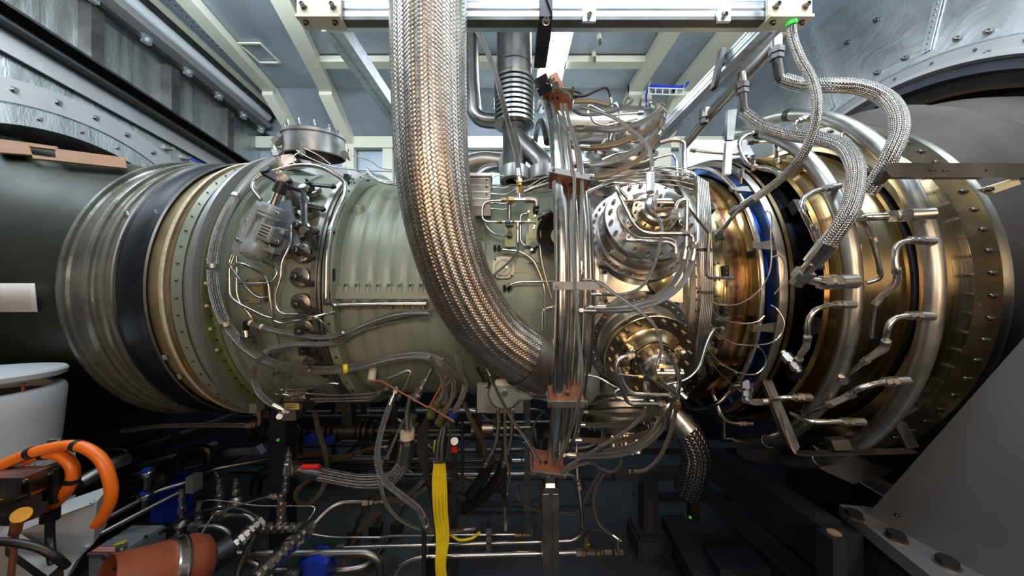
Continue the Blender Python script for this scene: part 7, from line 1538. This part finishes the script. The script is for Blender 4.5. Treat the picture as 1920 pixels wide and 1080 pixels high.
g = G(); prism(g, [P(1520, 852, 1.7), P(1640, 853, 1.7), P(1680, 885, 1.6), P(1600, 908, 1.6), P(1522, 872, 1.7)], (0, .04, 0)); mk('shackle_plate', g, GREYRING, label='dim grey bolted plate below the steel strap bracket', cat='plate', smooth=0)
g = G(); prism(g, [P(1425, 825, 1.9), P(1478, 826, 1.9), P(1455, 874, 1.9), P(1400, 862, 1.9)], (0, .1, 0)); mk('navy_gusset', g, SKB, label='navy gusset rising from the skid beam under the turbine', cat='gusset', smooth=0)
t = thing('bottle_module', 'small dark module with a green light spot at the floor', 'module', P(1300, 960, 1.9))
g = G(); box(g, P(1300, 958, 1.9), .05, .05, .10); mk('module_case', g, IRON, t, smooth=0)
g = G(); cyl(g, P(1294, 970, 1.87), P(1294, 970, 1.865), .008, 12); mk('green_spot', g, mat('green_spot', (.1, .8, .05), 0, .4), t)
PI('dark bent pipe leading down behind the turbine front', [(1270, 730, 1.8), (1300, 745, 1.8), (1350, 790, 1.8)], 7, m=MUD, rb=.1)
g = G(); prism(g, [P(1180, 840, 2.6), P(1500, 840, 2.6), P(1500, 852, 2.6), P(1180, 852, 2.6)], (0, .1, 0)); mk('cross_beam', g, SKB, label='navy cross beam deep under the engine', cat='beam', smooth=0)

# ---- dim clutter of pipes and struts deep under the engine
rnd = random.Random(5)
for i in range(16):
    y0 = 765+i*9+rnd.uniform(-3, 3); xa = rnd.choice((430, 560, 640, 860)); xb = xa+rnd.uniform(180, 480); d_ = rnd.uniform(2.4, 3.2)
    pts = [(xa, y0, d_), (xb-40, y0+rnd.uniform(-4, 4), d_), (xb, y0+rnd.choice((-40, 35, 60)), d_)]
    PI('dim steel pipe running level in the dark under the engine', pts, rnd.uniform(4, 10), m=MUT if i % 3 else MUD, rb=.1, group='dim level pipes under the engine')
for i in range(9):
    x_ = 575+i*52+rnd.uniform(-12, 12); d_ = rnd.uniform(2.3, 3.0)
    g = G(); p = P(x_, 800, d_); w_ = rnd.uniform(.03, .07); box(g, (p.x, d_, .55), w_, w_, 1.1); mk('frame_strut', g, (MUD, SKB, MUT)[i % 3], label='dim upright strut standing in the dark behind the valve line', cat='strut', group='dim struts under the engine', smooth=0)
for i, (px, py) in enumerate(((590, 816), (628, 817))):
    g = G(); p = P(px, py, 1.99); cyl(g, p, p+Vector((0, -.06, 0)), .03, 6); mk('blue_glint', g, BLUE, label=['small blue piece painted as a glint behind the post', 'small blue piece painted as a glint deeper under the valve line', 'small blue piece painted as a glint behind the pipe bundle'][i], cat='knob', smooth=20)  # blue pieces put in for light-blue glints in the dark
g = G(); prism(g, [P(418, 848, 2.2), P(462, 846, 2.2), P(480, 838, 2.2), P(490, 852, 2.2), P(418, 856, 2.2)], (0, .05, .0)); mk('pale_bracket', g, GREYRING, label='pale folded bracket in the dark beside the post', cat='bracket', smooth=0)
for i, (q, w_) in enumerate((([(1085, 720, 1.7), (1090, 780, 1.7), (1080, 840, 1.7), (1083, 905, 1.6)], 6), ([(1160, 770, 1.6), (1160, 850, 1.6)], 4), ([(1128, 790, 1.6), (1128, 830, 1.6), (1110, 850, 1.6)], 4), ([(1190, 780, 1.6), (1192, 840, 1.6)], 5))):
    PI(['dull pipe dropping behind the lower loops to the floor union', 'thin upright tube behind the lower loops', 'thin bent tube behind the lower loops', 'upright tube with union behind the lower loops, on the turbine side'][i], q, w_, m=STEELD, rb=.04, ends='b')
H('braided hose crossing above the red-handled valve', [(555, 856, 1.75), (590, 852, 1.75), (630, 860, 1.75), (660, 852, 1.75)], 7, m=BRAIDC, ends='')
for i, (q, w_) in enumerate((([(640, 1068, 1.42), (655, 1030, 1.5), (680, 990, 1.6), (715, 960, 1.7)], 7), ([(860, 1000, 1.7), (880, 960, 1.7), (905, 900, 1.8)], 5), ([(1010, 905, 1.6), (1012, 950, 1.6), (1000, 1000, 1.6)], 4), ([(895, 690, 1.5), (915, 730, 1.6), (930, 790, 1.7)], 6))):
    H(['dull hose climbing behind the saddle blocks', 'dull thin hose near the transmitter', 'thin hose dropping beside the square column', 'dull hose behind the round sensor head'][i], q, w_, m=BRAIDC, ends='')
